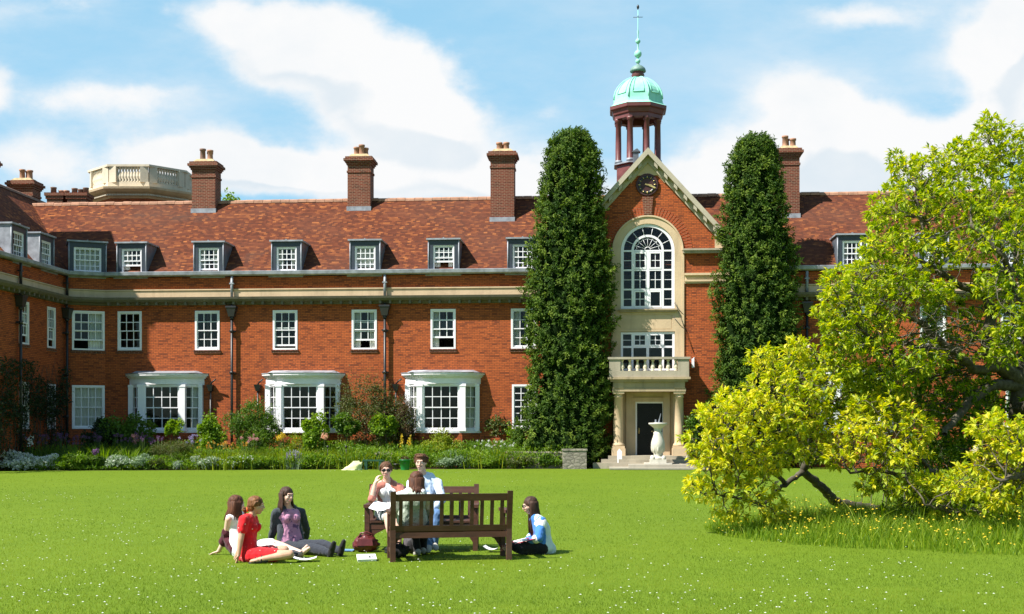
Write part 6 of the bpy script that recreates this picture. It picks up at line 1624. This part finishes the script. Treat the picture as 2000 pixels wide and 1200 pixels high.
cloth('green_pattern',(.46,.52,.42),('dots',(.16,.24,.14)),30,.16,.30); cloth('blue_jacket',(.055,.19,.52)); cloth('pale_jacket',(.60,.66,.68)); cloth('shoe_black',(.014,.013,.014),rough=.5); cloth('shoe_pale',(.42,.40,.35)); cloth('shoe_pink',(.55,.30,.28)); cloth('scrunchie',(.62,.16,.05))
simple('eye_white',(.75,.74,.72),.2,.5,var=.02); simple('eye_dark',(.02,.014,.012),.15,.5,var=.02); simple('lip',(.45,.14,.12),.4,.5,var=.05); simple('lens_dark',(.012,.008,.008),.08,.6,var=.05)

def caps(m,p,q,r1,r2,n=12):
    p=Vector(p);q=Vector(q); d=q-p; L=d.length
    if L<1e-4: d=Vector((0,0,1)); L=1e-4
    d.normalize(); u=d.orthogonal().normalized(); w=d.cross(u); prof=[]
    for i in range(5): a=math.pi/2*(1-i/4); prof.append((-r1*math.sin(a),r1*math.cos(a)))
    for i in range(5): a=math.pi/2*i/4; prof.append((L+r2*math.sin(a),r2*math.cos(a)))
    vs=[];fs=[]
    for (s,r) in prof:
        for k in range(n):
            a=2*math.pi*k/n; vs.append(p+d*s+(u*math.cos(a)+w*math.sin(a))*max(r,1e-4))
    for j in range(len(prof)-1):
        for k in range(n): a=j*n+k;b=j*n+(k+1)%n; fs.append((a,b,b+n,a+n))
    fs.append(tuple(range(n))[::-1]); fs.append(tuple(range((len(prof)-1)*n,len(prof)*n)))
    m.add(vs,fs,True)
def fuse(m,name,mat,parent,vox=.008,smooth=5,wr=0,wf=14):
    """grow one continuous skin over overlapping forms"""
    mat=MT[mat] if isinstance(mat,str) else mat; o=m.build(name+'_form',mat,None,uv=False)
    md=o.modifiers.new('r','REMESH'); md.mode='VOXEL'; md.voxel_size=vox; md.use_smooth_shade=True
    sm=o.modifiers.new('s','SMOOTH'); sm.factor=.5; sm.iterations=smooth
    dg=bpy.context.evaluated_depsgraph_get(); me=bpy.data.meshes.new_from_object(o.evaluated_get(dg))
    old=o.data; bpy.data.objects.remove(o); bpy.data.meshes.remove(old); me.name=name
    me.materials.clear(); me.materials.append(MT[mat] if isinstance(mat,str) else mat)
    if wr:
        n=len(me.vertices); co=np.empty(n*3,np.float32); me.vertices.foreach_get('co',co); co=co.reshape(-1,3); no=np.empty(n*3,np.float32); me.vertex_normals.foreach_get('vector',no); no=no.reshape(-1,3)
        d=np.array([mnoise.noise(Vector((c[0]*wf,c[1]*wf,c[2]*wf*.6)))+.5*mnoise.noise(Vector((c[0]*wf*2.3,c[1]*wf*2.3,c[2]*wf*1.5))) for c in co]); co+=no*(d*wr)[:,None]; me.vertices.foreach_set('co',co.ravel()); me.update()
    me.polygons.foreach_set('use_smooth',np.ones(len(me.polygons),dtype=bool))
    return link(name,me,parent)
def hand(m,wr,d,pn,curl=.4,thumb=1):
    """palm and five bent fingers. d: along the hand, pn: palm normal"""
    d=Vector(d).normalized(); pn=Vector(pn); pn=(pn-d*pn.dot(d)).normalized(); s=d.cross(pn).normalized()*thumb; wr=Vector(wr)
    for k in(-1,-.33,.33,1): caps(m,wr+s*k*.018+d*.01,wr+d*.078+s*k*.027,.014,.0125,8)
    for k,L in((1,.062),(.35,.072),(-.33,.067),(-1,.052)):
        a=wr+d*.080+s*k*.028; d1=(d+s*k*.10+pn*.35*curl).normalized(); b=a+d1*L*.5; d2=(d1+pn*.9*curl).normalized(); c=b+d2*L*.3; d3=(d2+pn*.9*curl).normalized()
        caps(m,a,b,.0098,.0090,8); caps(m,b,c,.0090,.0084,8); caps(m,c,c+d3*L*.28,.0084,.0072,8)
    a=wr+d*.022+s*.024; b=a+(d*.6+s*.75+pn*.25).normalized()*.040; c=b+(d*.9+s*.25+pn*.35).normalized()*.030; caps(m,a,b,.0135,.011,8); caps(m,b,c,.011,.0088,8)
def foot(m,an,toe,r=.036,h=.035):
    an=Vector(an); toe=Vector(toe); d=(toe-an); caps(m,an-d*.22,an+d*.25,r*.95,r,10); caps(m,an+d*.1,toe-d*.12,r,r*.72,10)
    s=d.cross(Vector((0,0,1))); s=s.normalized() if s.length>1e-4 else Vector((1,0,0)); caps(m,an+d*.45+s*.02,toe-d*.02+s*.012,r*.8,r*.52,8); caps(m,an+d*.45-s*.018,toe-d*.10-s*.02,r*.75,r*.46,8)

class Person:
    def __init__(s,label,J,skin,fat=1.0,group=None,male=False):
        """J: joints as world points"""
        s.root=Vector((J['hip'].x,J['hip'].y,0)); s.e=empty('person',s.root,0,label,'person',group)
        s.J={k:v-s.root for k,v in J.items()}; s.skin=skin; s.k=1.08 if male else 1.0; s.male=male
        J=s.J; up=(J['neck']-J['hip']).normalized(); sv=(J['shl']-J['shr']).normalized(); s.L=sv; s.fw=sv.cross(up).normalized(); s.up=up
        hv=(J['hil']-J['hir']).normalized(); s.hL=hv
        s.hf=J['face'].normalized() if 'face' in J else s.fw
    def torso(s,m,ex=0.0,lo=0.0,hi=1.0,off=Vector((0,0,0)),w=1.0):
        """chest, waist and hips between spine fractions lo and hi"""
        J=s.J; k=s.k
        rows=[(0.0,.085,.105),(.18,.075,.100),(.40,.052,.092),(.62,.062,.098),(.80,.080,.092),(.93,.085,.062)]
        pts=[]
        for t,hw,r in rows:
            if t<lo-1e-6 or t>hi+1e-6: continue
            if t<=.62: c=J['hip'].lerp(J['chest'],t/.62); ax=s.hL.lerp(s.L,t/.62).normalized()
            else: c=J['chest'].lerp(J['neck'],(t-.62)/.38); ax=s.L
            pts.append((c+off,ax,hw*k*w,(r+ex)*k))
        for (a,ax,hw,r),(b,bx,hw2,r2) in zip(pts[:-1],pts[1:]):
            for q in(-1,0,1): caps(m,a+ax*hw*q,b+bx*hw2*q,r,r2,14)
        for a,ax,hw,r in pts: caps(m,a-ax*hw,a+ax*hw,r,r,14)
    def bust(s,m,ex=0):
        c=s.J['chest'].lerp(s.J['neck'],.18)
        for q in(-1,1): m.ell(c+s.L*.068*q+s.fw*.082,(.062+ex,.055+ex,.060+ex))
    def arm(s,m,side,a=0.0,b=2.0,ex=0.0,shoulder=True):
        """a..b along upper arm (0-1) and forearm (1-2)"""
        J=s.J; S,E,W=J['sh'+side],J['el'+side],J['wr'+side]; k=s.k
        R1=[.050*k,.040*k,.028*k]
        def pt(t): return S.lerp(E,t) if t<=1 else E.lerp(W,t-1)
        def rr(t): return (R1[0]*(1-t)+R1[1]*t if t<=1 else R1[1]*(2-t)+R1[2]*(t-1))+ex
        ks=[a]+([1.0] if a<1<b else [])+[b]
        for p,q in zip(ks[:-1],ks[1:]): caps(m,pt(p),pt(q),rr(p),rr(q))
        if shoulder and a==0:
            caps(m,S,J['neck'].lerp(S,.45)-s.up*.02,.050*k+ex,.055*k+ex)
    def leg(s,m,side,a=0.0,b=2.0,ex=0.0):
        J=s.J; H,K,A=J['hi'+side],J['kn'+side],J['an'+side]; k=s.k; R1=[.088*k,.058*k,.038*k]
        def pt(t): return H.lerp(K,t) if t<=1 else K.lerp(A,t-1)
        def rr(t):
            if t<=1: return R1[0]*(1-t)+R1[1]*t+ex
            u=t-1; return (R1[1]*(1-u)+R1[2]*u)+.008*math.sin(math.pi*min(1,u*1.6))+ex
        ks=[x for x in (0,.5,1,1.3,1.6,2.0) if a<x<b]; ks=[a]+ks+[b]
        for p,q in zip(ks[:-1],ks[1:]): caps(m,pt(p),pt(q),rr(p),rr(q))
    def head(s,m):
        c=s.J['head']; f=s.hf; u=Vector((0,0,1)) if 'hup' not in s.J else s.J['hup'].normalized(); u=(u-f*u.dot(f)).normalized(); l=u.cross(f); s.hu=u; s.hl=l
        Q=Matrix((f,l,u)).transposed()
        m.ell(c-f*.008+u*.026,(.096,.078,.088),16,12,Q); m.ell(c+f*.022-u*.018,(.072,.068,.082),14,10,Q); m.ell(c+f*.035-u*.075,(.046,.042,.040),12,8,Q)
        caps(m,c+f*.090+u*.016,c+f*.108-u*.022,.010,.0145); caps(m,c+f*.086+l*.034+u*.030,c+f*.086-l*.034+u*.030,.014,.014)
        for q in(-1,1):
            m.ell(c+f*.066+l*.036*q-u*.022,(.024,.024,.022),8,6,Q); m.ell(c-f*.006+l*.076*q-u*.002,(.018,.010,.030),8,6,Q); caps(m,c+f*.094+l*.012*q-u*.027,c+f*.090+l*.012*q-u*.024,.009,.009)
        caps(m,c+f*.084+l*.020-u*.056,c+f*.084-l*.020-u*.056,.0115,.0115)
        n=s.J['neck']; caps(m,n-s.up*.03,c-u*.045-f*.015,.056*s.k,.050*s.k); s.c=c
    def face(s,glasses=None):
        c,f,l,u=s.c,s.hf,s.hl,s.hu
        m=MB(); w=MB()
        for q in(-1,1):
            w.ell(c+f*.0845+l*.033*q+u*.010,(.0125,.0125,.0085),8,6,Matrix((f,l,u)).transposed()); m.ell(c+f*.0915+l*.033*q+u*.010,(.0065,.0065,.0065),8,6)
            caps(m,c+f*.099+l*.018*q+u*.034,c+f*.090+l*.052*q+u*.034,.0035,.003,6)
        e=w.build('eyes',MT['eye_white'],s.e,uv=False); m.build('pupils',MT['eye_dark'],e,uv=False)
        m=MB(); caps(m,c+f*.094+l*.022-u*.055,c+f*.100-u*.053,.005,.006,6); caps(m,c+f*.100-u*.053,c+f*.094-l*.022-u*.055,.006,.005,6); m.build('lips',MT['lip'],s.e,uv=False)
        if glasses:
            m=MB()
            for q in(-1,1):
                if glasses=='dark': m.ell(c+f*.108+l*.034*q+u*.008,(.006,.029,.022),12,8,Matrix((f,l,u)).transposed())
                else:
                    m.tube([c+f*.108+l*(.034*q+.027*math.cos(t))+u*(.008+.020*math.sin(t)) for t in [2*math.pi*i/12 for i in range(13)]],.0035,5)
                m.tube([c+f*.106+l*.062*q+u*.012,c+f*.05+l*.078*q+u*.012,c-f*.01+l*.08*q+u*.010],.003,5)
            m.tube([c+f*.110+l*.008+u*.012,c+f*.110-l*.008+u*.012],.003,5); m.build('glasses',MT['lens_dark'],s.e,uv=False)
    def body(s,hands=None,feet=True,extra=None):
        m=MB(); s.torso(m); s.head(m)
        if not s.male: s.bust(m)
        for q in 'lr':
            s.arm(m,q); s.leg(m,q)
            W=s.J['wr'+q]; h=s.J['ha'+q]; pn=s.J.get('pn'+q,Vector((0,0,-1))); hand(m,W,h-W,pn,s.J.get('cu'+q,Vector((.35,0,0))).x,1 if q=='l' else -1)
            if feet: foot(m,s.J['an'+q],s.J['to'+q])
        if extra: extra(m)
        return fuse(m,'body',s.skin,s.e,.0062,3)
    def garment(s,name,mat,fn,vox=.008,smooth=4,wr=.006,wf=14):
        m=MB(); fn(m); return fuse(m,name,mat,s.e,vox,smooth,wr,wf)
    def shoes(s,mat,ex=.010,name='shoe'):
        for q in 'lr':
            m=MB(); foot(m,s.J['an'+q],s.J['to'+q],.036+ex); fuse(m,name,mat,s.e,.008,3)
    def hair(s,mat,style,length=.25,vol=1.0,part=0.0,tone=None):
        c,f,l,u=s.c,s.hf,s.hl,s.hu; Q=Matrix((f,l,u)).transposed(); m=MB()
        m.ell(c-f*.014*vol+u*.044,(.100*vol,.088*vol,.088*vol),18,12,Q); m.ell(c-f*.05+u*.0,(.065*vol,.080*vol,.085*vol),14,10,Q)
        if style=='short': 
            m.ell(c+f*.04+u*.095,(.055,.065,.028),12,8,Q)
            for q in(-1,1): m.ell(c+f*.01+l*.073*q+u*.03,(.03,.014,.04),8,6,Q)
        h=fuse(m,'hair',mat,s.e,.009,3,.006,40)
        t=MB(); dn=Vector((0,0,-1))
        if style in('long','bob'):
            N=150
            for i in range(N):
                a=random.uniform(-1,1)*2.0; el=random.uniform(.0,1.0)     # angle round the back of the head
                o=(-f*math.cos(a)+l*math.sin(a))
                p0=c+u*(.118-.05*el)+o*(.03+.05*el); p1=c+u*.03+o*.094*vol-f*.018; p2=c-u*.06+o*.088*vol-f*.012
                Lh=length*random.uniform(.8,1.08); back=max(0,math.cos(a))
                p3=p2+dn*Lh*.5+o*.015-s.fw*.02*back; p4=p2+dn*Lh+o*random.uniform(-.01,.03)-s.fw*.045*back+Vector((random.gauss(0,.008),random.gauss(0,.008),0))
                t.tube([p0,p1,p2,p3,p4],[.008,.012,.012,.010,.003],5)
        elif style=='bun':
            for i in range(90):
                a=random.uniform(-1.9,1.9); o=(-f*math.cos(a)+l*math.sin(a)); b=c-f*.105-u*.045
                t.tube([c+u*.10+o*.03+f*.05,c+u*.055+o*.085,c-u*.0+o*.088-f*.02,b+o*.02],[.006,.010,.010,.004],5)
            for i in range(26): t.tube([c-f*.10-u*.04+l*random.uniform(-.02,.02),c-f*(.15+random.uniform(-.02,.02))-u*(.055+random.uniform(-.03,.02))+l*random.uniform(-.04,.04),c-f*.125-u*(.095+random.uniform(0,.05))+l*random.uniform(-.03,.03)],[.008,.012,.003],5)
        elif style=='short':
            for i in range(110):
                a=random.uniform(-math.pi,math.pi); o=(f*math.cos(a)+l*math.sin(a)); z=random.uniform(.0,.11) if abs(a)>1.1 else random.uniform(.085,.12)
                p=c+u*z+o*(.085-.03*max(0,z-.07)/.05)-f*.012; t.tube([p,p+o*.012+u*.012,p+o*.016+u*random.uniform(-.012,.012)+l*random.uniform(-.02,.02)],[.011,.010,.003],5)
        t.build('strands',MT[mat],h,uv=False,fixn=False)
        return h
def J(**k):
    return {q:(Vector(at(*v)) if isinstance(v,tuple) and len(v)==3 and q not in('face','hup','pnl','pnr','cul','cur') else Vector(v)) for q,v in k.items()}
def fixJ(d):
    return d
def mk(label,joints,skin,male=False):
    dirs={q:Vector(joints.pop(q)) for q in list(joints) if q in('face','hup','pnl','pnr','cul','cur')}
    jw={q:Vector(at(*v)) for q,v in joints.items()}
    p=Person(label,jw,skin,male=male)
    for q,v in dirs.items(): p.J[q]=v
    if 'face' in dirs: p.hf=dirs['face'].normalized()
    return p
Z=Vector((0,0,1))
# --- A: white top, pale skirt, behind the red dress
P=mk('person in a white sleeveless top leaning back, half hidden behind the red dress',dict(hip=(470,1073,17.0),chest=(463,1022,17.05),neck=(461,1003,17.02),head=(462,986,17.0),shl=(477,1012,17.2),shr=(447,1014,16.88),
  elr=(441,1050,17.02),wrr=(427,1077,17.08),har=(411,1082,17.1),ell=(478,1046,17.4),wrl=(468,1072,17.55),hal=(460,1078,17.6),hil=(481,1072,17.15),hir=(476,1075,16.9),knl=(534,1062,17.0),knr=(530,1067,16.82),anl=(590,1081,16.72),anr=(586,1084,16.62),tol=(601,1066,16.66),tor=(605,1070,16.56),face=(.75,.62,-.05),pnr=(0,0,-1)),'skin_light')
P.body(); P.face(); P.hair('hair_chestnut','bob',.15,1.08)
P.garment('tank_top','white_cloth',lambda m:(P.torso(m,.010,0,.80),P.bust(m,.010),[caps(m,P.J['chest'].lerp(P.J['neck'],.5)+P.L*.07*q,P.J['neck']+P.L*.085*q,.05,.045) for q in(-1,1)]))
P.garment('skirt','white_cloth',lambda m:(P.torso(m,.022,0,.18),P.leg(m,'l',0,.9,.018),P.leg(m,'r',0,.9,.018),caps(m,P.J['hip'],P.J['knl'].lerp(P.J['knr'],.5),.10,.06)),wr=.010)
P.garment('cardigan','maroon_knit',lambda m:(P.arm(m,'r',.72,1.35,.026,False),caps(m,P.J['elr'],P.J['hir']+Vector((-.12,0,.02)),.060,.085),caps(m,P.J['elr']+Vector((.05,0,-.1)),P.J['hir']+Vector((-.16,.1,-.02)),.065,.06),caps(m,P.J['ell'],P.J['hil']+Vector((-.1,.12,.03)),.06,.07)),wr=.014)
# --- B: red dress
P=mk('person in a short-sleeved red dress with white flecks on the grass, hair tied back',dict(hip=(486,1084,16.28),chest=(484,1034,16.3),neck=(489,1009,16.3),head=(500,988,16.3),shl=(494,1014,16.47),shr=(477,1016,16.14),
  elr=(470,1054,16.08),wrr=(466,1084,16.06),har=(463,1096,16.05),ell=(475,1055,16.55),wrl=(463,1083,16.6),hal=(458,1092,16.6),hil=(491,1084,16.42),hir=(492,1086,16.16),knl=(556,1074,16.42),knr=(566,1083,16.02),anl=(520,1090,16.5),anr=(514,1092,15.96),tol=(496,1094,16.5),tor=(489,1097,15.96),face=(1,.08,-.06),pnr=(-1,0,0),pnl=(-1,0,0)),'skin_warm')
P.body(); P.face(); P.hair('hair_auburn','bun',.1,1.04)
m=MB(); c=P.c-P.hf*.108-P.hu*.05; m.tube([c+(P.hl*math.cos(t)+P.hu*math.sin(t))*.03 for t in [i*math.pi/5 for i in range(11)]],.014,6); m.build('scrunchie',MT['scrunchie'],P.e,uv=False)
def dress(m):
    P.torso(m,.012,0,.93); P.bust(m,.012); 
    for q in 'lr': P.arm(m,q,0,.50,.022)
    a=P.J['hip']; 
    for q in 'lr': P.leg(m,q,0,.60,.022)
    caps(m,a+Z*.02,P.J['hir'].lerp(P.J['knr'],.55),.11,.085); caps(m,a,P.J['hil'].lerp(P.J['knl'],.6),.11,.09); caps(m,a+Vector((-.06,-.03,-.02)),P.J['hir']+Vector((.18,-.06,-.03)),.085,.055); caps(m,P.J['hil'].lerp(P.J['knl'],.55),P.J['hir'].lerp(P.J['knr'],.55),.085,.08)
P.garment('dress','red_dress',dress,wr=.010)
m=MB()
for q in 'lr':
    a=P.J['an'+q]; t=P.J['to'+q]; d=(t-a); caps(m,a-d*.25-Z*.03,t-Z*.03,.03,.028,8); s_=d.cross(Z).normalized()
    m.tube([a+s_*.045-Z*.02+d*.1,a+Z*.045+d*.1,a-s_*.045-Z*.02+d*.1],.009,5); m.tube([a+s_*.042-Z*.02+d*.6,a+Z*.036+d*.6,a-s_*.042-Z*.02+d*.6],.010,5)
m.build('sandals',MT['shoe_black'],P.e,uv=False)
# --- C: grey cardigan
P=mk('person in a charcoal cardigan and pink patterned top sitting with legs stretched out',dict(hip=(568,1066,17.35),chest=(563,1016,17.38),neck=(563,992,17.36),head=(560,969,17.3),shl=(588,1001,17.48),shr=(538,1003,17.24),
  elr=(534,1036,17.42),wrr=(527,1062,17.55),har=(521,1071,17.6),ell=(598,1034,17.72),wrl=(596,1060,17.85),hal=(592,1070,17.9),hil=(583,1068,17.38),hir=(558,1070,17.24),knl=(630,1064,17.1),knr=(612,1072,16.98),anl=(666,1077,16.86),anr=(646,1081,16.76),tol=(672,1056,16.84),tor=(653,1059,16.72),face=(.72,-.68,-.04)),'skin_pale')
P.body(feet=True); P.face(); P.hair('hair_dark','long',.17,1.03)
P.garment('print_top','pink_print',lambda m:(P.torso(m,.014,0,.88),P.bust(m,.014)))
def cardi(m):
    for q in 'lr': P.arm(m,q,0,1.85,.016)
    for q in(-1,1):
        P_=[P.J['neck']+P.L*.085*q-P.up*.02,P.J['chest']+P.L*.115*q+P.fw*.015,P.J['hip']+P.L*.14*q+P.fw*.02,P.J['hip']+P.L*.16*q-Z*.05]
        for a,b in zip(P_[:-1],P_[1:]): caps(m,a,b,.062,.068)
    for a,b in zip([P.J['neck'],P.J['chest'],P.J['hip']],[P.J['chest'],P.J['hip'],P.J['hip']-Z*.06]):
        for q in(-1,0,1): caps(m,a-P.fw*.055+P.L*.06*q,b-P.fw*.055+P.L*.06*q,.075,.085)
P.garment('cardigan','grey_knit',cardi,wr=.010)
P.garment('trousers','dark_jeans',lambda m:(P.torso(m,.012,0,.18),P.leg(m,'l',0,1.9,.014),P.leg(m,'r',0,1.9,.014)),wr=.008)
P.shoes('shoe_black')
# --- D: sunglasses
P=mk('person in sunglasses and a salmon cardigan on the bench, one hand raised to the ear',dict(hip=(759,1002,17.86),chest=(757,966,17.88),neck=(757,942,17.86),head=(754,919,17.8),shl=(782,954,17.82),shr=(733,954,17.78),
  elr=(726,975,17.55),wrr=(733,944,17.60),har=(738,929,17.63),ell=(787,985,17.66),wrl=(768,998,17.42),hal=(758,1000,17.36),hil=(772,1005,17.8),hir=(748,1005,17.8),knl=(778,1009,17.30),knr=(757,1009,17.30),anl=(779,1070,17.2),anr=(768,1070,17.12),tol=(783,1077,17.02),tor=(772,1079,16.94),face=(.12,-1,-.05),pnr=(.8,.5,0),cur=(.9,0,0)),'skin_pale')
P.body(); P.face('dark'); P.hair('hair_brown','bun',.1,1.0)
P.garment('white_top','white_cloth',lambda m:(P.torso(m,.012,0,.88),P.bust(m,.012)))
def cardi2(m):
    for q in 'lr': P.arm(m,q,0,1.0 if q=='r' else 1.5,.018)
    for q in(-1,1):
        P_=[P.J['neck']+P.L*.075*q-P.up*.03,P.J['chest']+P.L*.085*q+P.fw*.035,P.J['hip']+P.L*.11*q+P.fw*.03]
        for a,b in zip(P_[:-1],P_[1:]): caps(m,a,b,.062,.078)
    for a,b in zip([P.J['neck'],P.J['chest']],[P.J['chest'],P.J['hip']]): caps(m,a-P.fw*.04,b-P.fw*.03,.09,.11)
P.garment('cardigan','salmon_knit',cardi2,wr=.009)
P.garment('skirt','print_skirt',lambda m:(P.torso(m,.018,0,.18),P.leg(m,'l',0,.85,.018),P.leg(m,'r',0,.85,.018),caps(m,P.J['hip'],P.J['knl'].lerp(P.J['knr'],.5),.10,.07)))
P.shoes('shoe_pink',.008)
lap=P.root+P.J['hir'].lerp(P.J['knr'],.72)
sheet('paper_sheet','white printed papers held in the lap of the sunglasses wearer','papers',0,0,R(-20),.32,.24,0,.04,'paper',R(24),None,lap+Vector((-.05,-.02,.13)))
# --- E: man in a blue shirt
P=mk('person in a pale blue shirt and jeans sitting on the far bench facing the viewer',dict(hip=(829,999,17.86),chest=(830,958,17.9),neck=(827,929,17.88),head=(822,904,17.82),shl=(855,944,17.86),shr=(804,944,17.82),
  elr=(800,976,17.62),wrr=(817,994,17.42),har=(828,999,17.36),ell=(864,976,17.66),wrl=(846,994,17.42),hal=(836,999,17.36),hil=(842,1003,17.8),hir=(816,1003,17.8),knl=(853,1005,17.30),knr=(818,1006,17.28),anl=(848,1064,17.30),anr=(838,1068,17.22),tol=(852,1073,17.12),tor=(836,1077,17.04),face=(-.12,-1,-.06)),'skin_pale',True)
P.body(); P.face(); P.hair('hair_brown','short',.05,1.02)
def shirt(m):
    P.torso(m,.014,0,.93)
    for q in 'lr': P.arm(m,q,0,1.9,.016)
    caps(m,P.J['neck']+P.L*.05,P.J['neck']-P.L*.05,.058,.058)
P.garment('shirt','blue_shirt',shirt,wr=.009)
P.garment('jeans','jeans',lambda m:(P.torso(m,.010,0,.18),P.leg(m,'l',0,1.95,.014),P.leg(m,'r',0,1.95,.014)),wr=.008)
P.shoes('shoe_pale')
# --- F: back to us on the near bench
P=mk('person seen from behind on the near bench, in a pale green patterned cardigan',dict(hip=(805,1014,16.52),chest=(806,981,16.45),neck=(810,961,16.46),head=(814,940,16.54),shl=(781,971,16.44),shr=(835,973,16.50),
  ell=(772,1000,16.62),wrl=(785,1016,16.86),hal=(795,1018,16.92),elr=(840,1002,16.70),wrr=(828,1017,16.92),har=(820,1019,16.97),hil=(795,1018,16.55),hir=(817,1018,16.6),knl=(806,1018,17.0),knr=(828,1018,17.02),anl=(816,1079,16.92),anr=(826,1076,17.06),tol=(812,1083,17.12),tor=(824,1080,17.26),face=(.12,1,-.08)),'skin_pale')
P.body(); P.face(); P.hair('hair_chestnut','bob',.10,1.08)
def cardi3(m):
    P.torso(m,.020,0,.93)
    for q in 'lr': P.arm(m,q,0,1.8,.020)
P.garment('cardigan','green_pattern',cardi3,wr=.008)
m=MB(); 
for q in(-1,0,1): caps(m,P.J['chest'].lerp(P.J['neck'],.55)+P.L*.085*q-P.fw*.03,P.J['neck']+P.L*.09*q-P.fw*.02-P.up*.01,.082,.066)
for sd in 'lr': P.arm(m,sd,0,.45,.028)
fuse(m,'shawl_collar','white_cloth',P.e,.008,4,.006)
P.garment('trousers','black_cloth',lambda m:(P.torso(m,.010,0,.18),P.leg(m,'l',0,1.92,.014),P.leg(m,'r',0,1.92,.014)))
P.shoes('shoe_pale')
# --- G: blue jacket on the right
P=mk('person in a blue and white jacket with very long dark hair reading on the grass',dict(hip=(1063,1069,17.3),chest=(1058,1034,17.3),neck=(1047,1011,17.3),head=(1036,988,17.3),shl=(1058,1020,17.13),shr=(1053,1018,17.47),
  ell=(1052,1051,17.0),wrl=(1033,1059,17.08),hal=(1022,1061,17.12),elr=(1038,1049,17.55),wrr=(1030,1058,17.42),har=(1020,1060,17.36),hil=(1060,1071,17.16),hir=(1060,1070,17.44),knl=(1006,1068,16.98),knr=(1004,1064,17.5),anl=(1030,1081,17.14),anr=(1040,1080,17.36),tol=(1018,1083,17.3),tor=(1026,1082,17.22),face=(-1,-.12,-.22)),'skin_pale')
P.body(); P.face('rim'); P.hair('hair_dark','long',.34,1.02)
def jack(m):
    P.torso(m,.022,0,.93)
    caps(m,P.J['hip']-P.fw*.02,P.J['hip']-P.fw*.05-Z*.04,.13,.12)
P.garment('jacket_back','pale_jacket',jack,wr=.010)
def jack2(m):
    for q in 'lr': P.arm(m,q,0,1.88,.024)
    for q in(-1,1): 
        a=[P.J['neck']+P.L*.07*q+P.fw*.02-P.up*.02,P.J['chest']+P.L*.115*q+P.fw*.035,P.J['hip']+P.L*.13*q+P.fw*.05]
        for x,y in zip(a[:-1],a[1:]): caps(m,x,y,.080,.095)
P.garment('jacket_front','blue_jacket',jack2,wr=.010)
for q in 'lr':
    for a0,a1 in((.04,.22),(1.12,1.26)): m=MB(); P.arm(m,q,a0,a1,.030,False); fuse(m,'white_stripe','white_cloth',P.e,.008,3)
P.garment('leggings','black_cloth',lambda m:(P.torso(m,.008,0,.18),P.leg(m,'l',0,2,.010),P.leg(m,'r',0,2,.010)))
P.shoes('shoe_black')
lap=P.root+(P.J['knl']+P.J['knr'])*.5
r=empty('red_folder',lap+Vector((.19,-.14,.10)),R(0),'red folder lying open across the lap of the reader','folder')
m=MB(); m.box(-.21,.13,-.16,.16,0,.006); m.build('cover',MT['red_card'],r); r.rotation_euler=(0,R(-14),R(4))
m=MB(); m.box(-.20,-.02,-.15,.15,.0062,.016); m.build('pages',MT['paper'],r)
sheet('paper_sheet','white papers propped against the knees of the long-haired reader','papers',0,0,R(0),.26,.22,0,.05,'paper',0,None,lap+Vector((-.04,-.20,.02)))
SC.objects[-1] if False else None
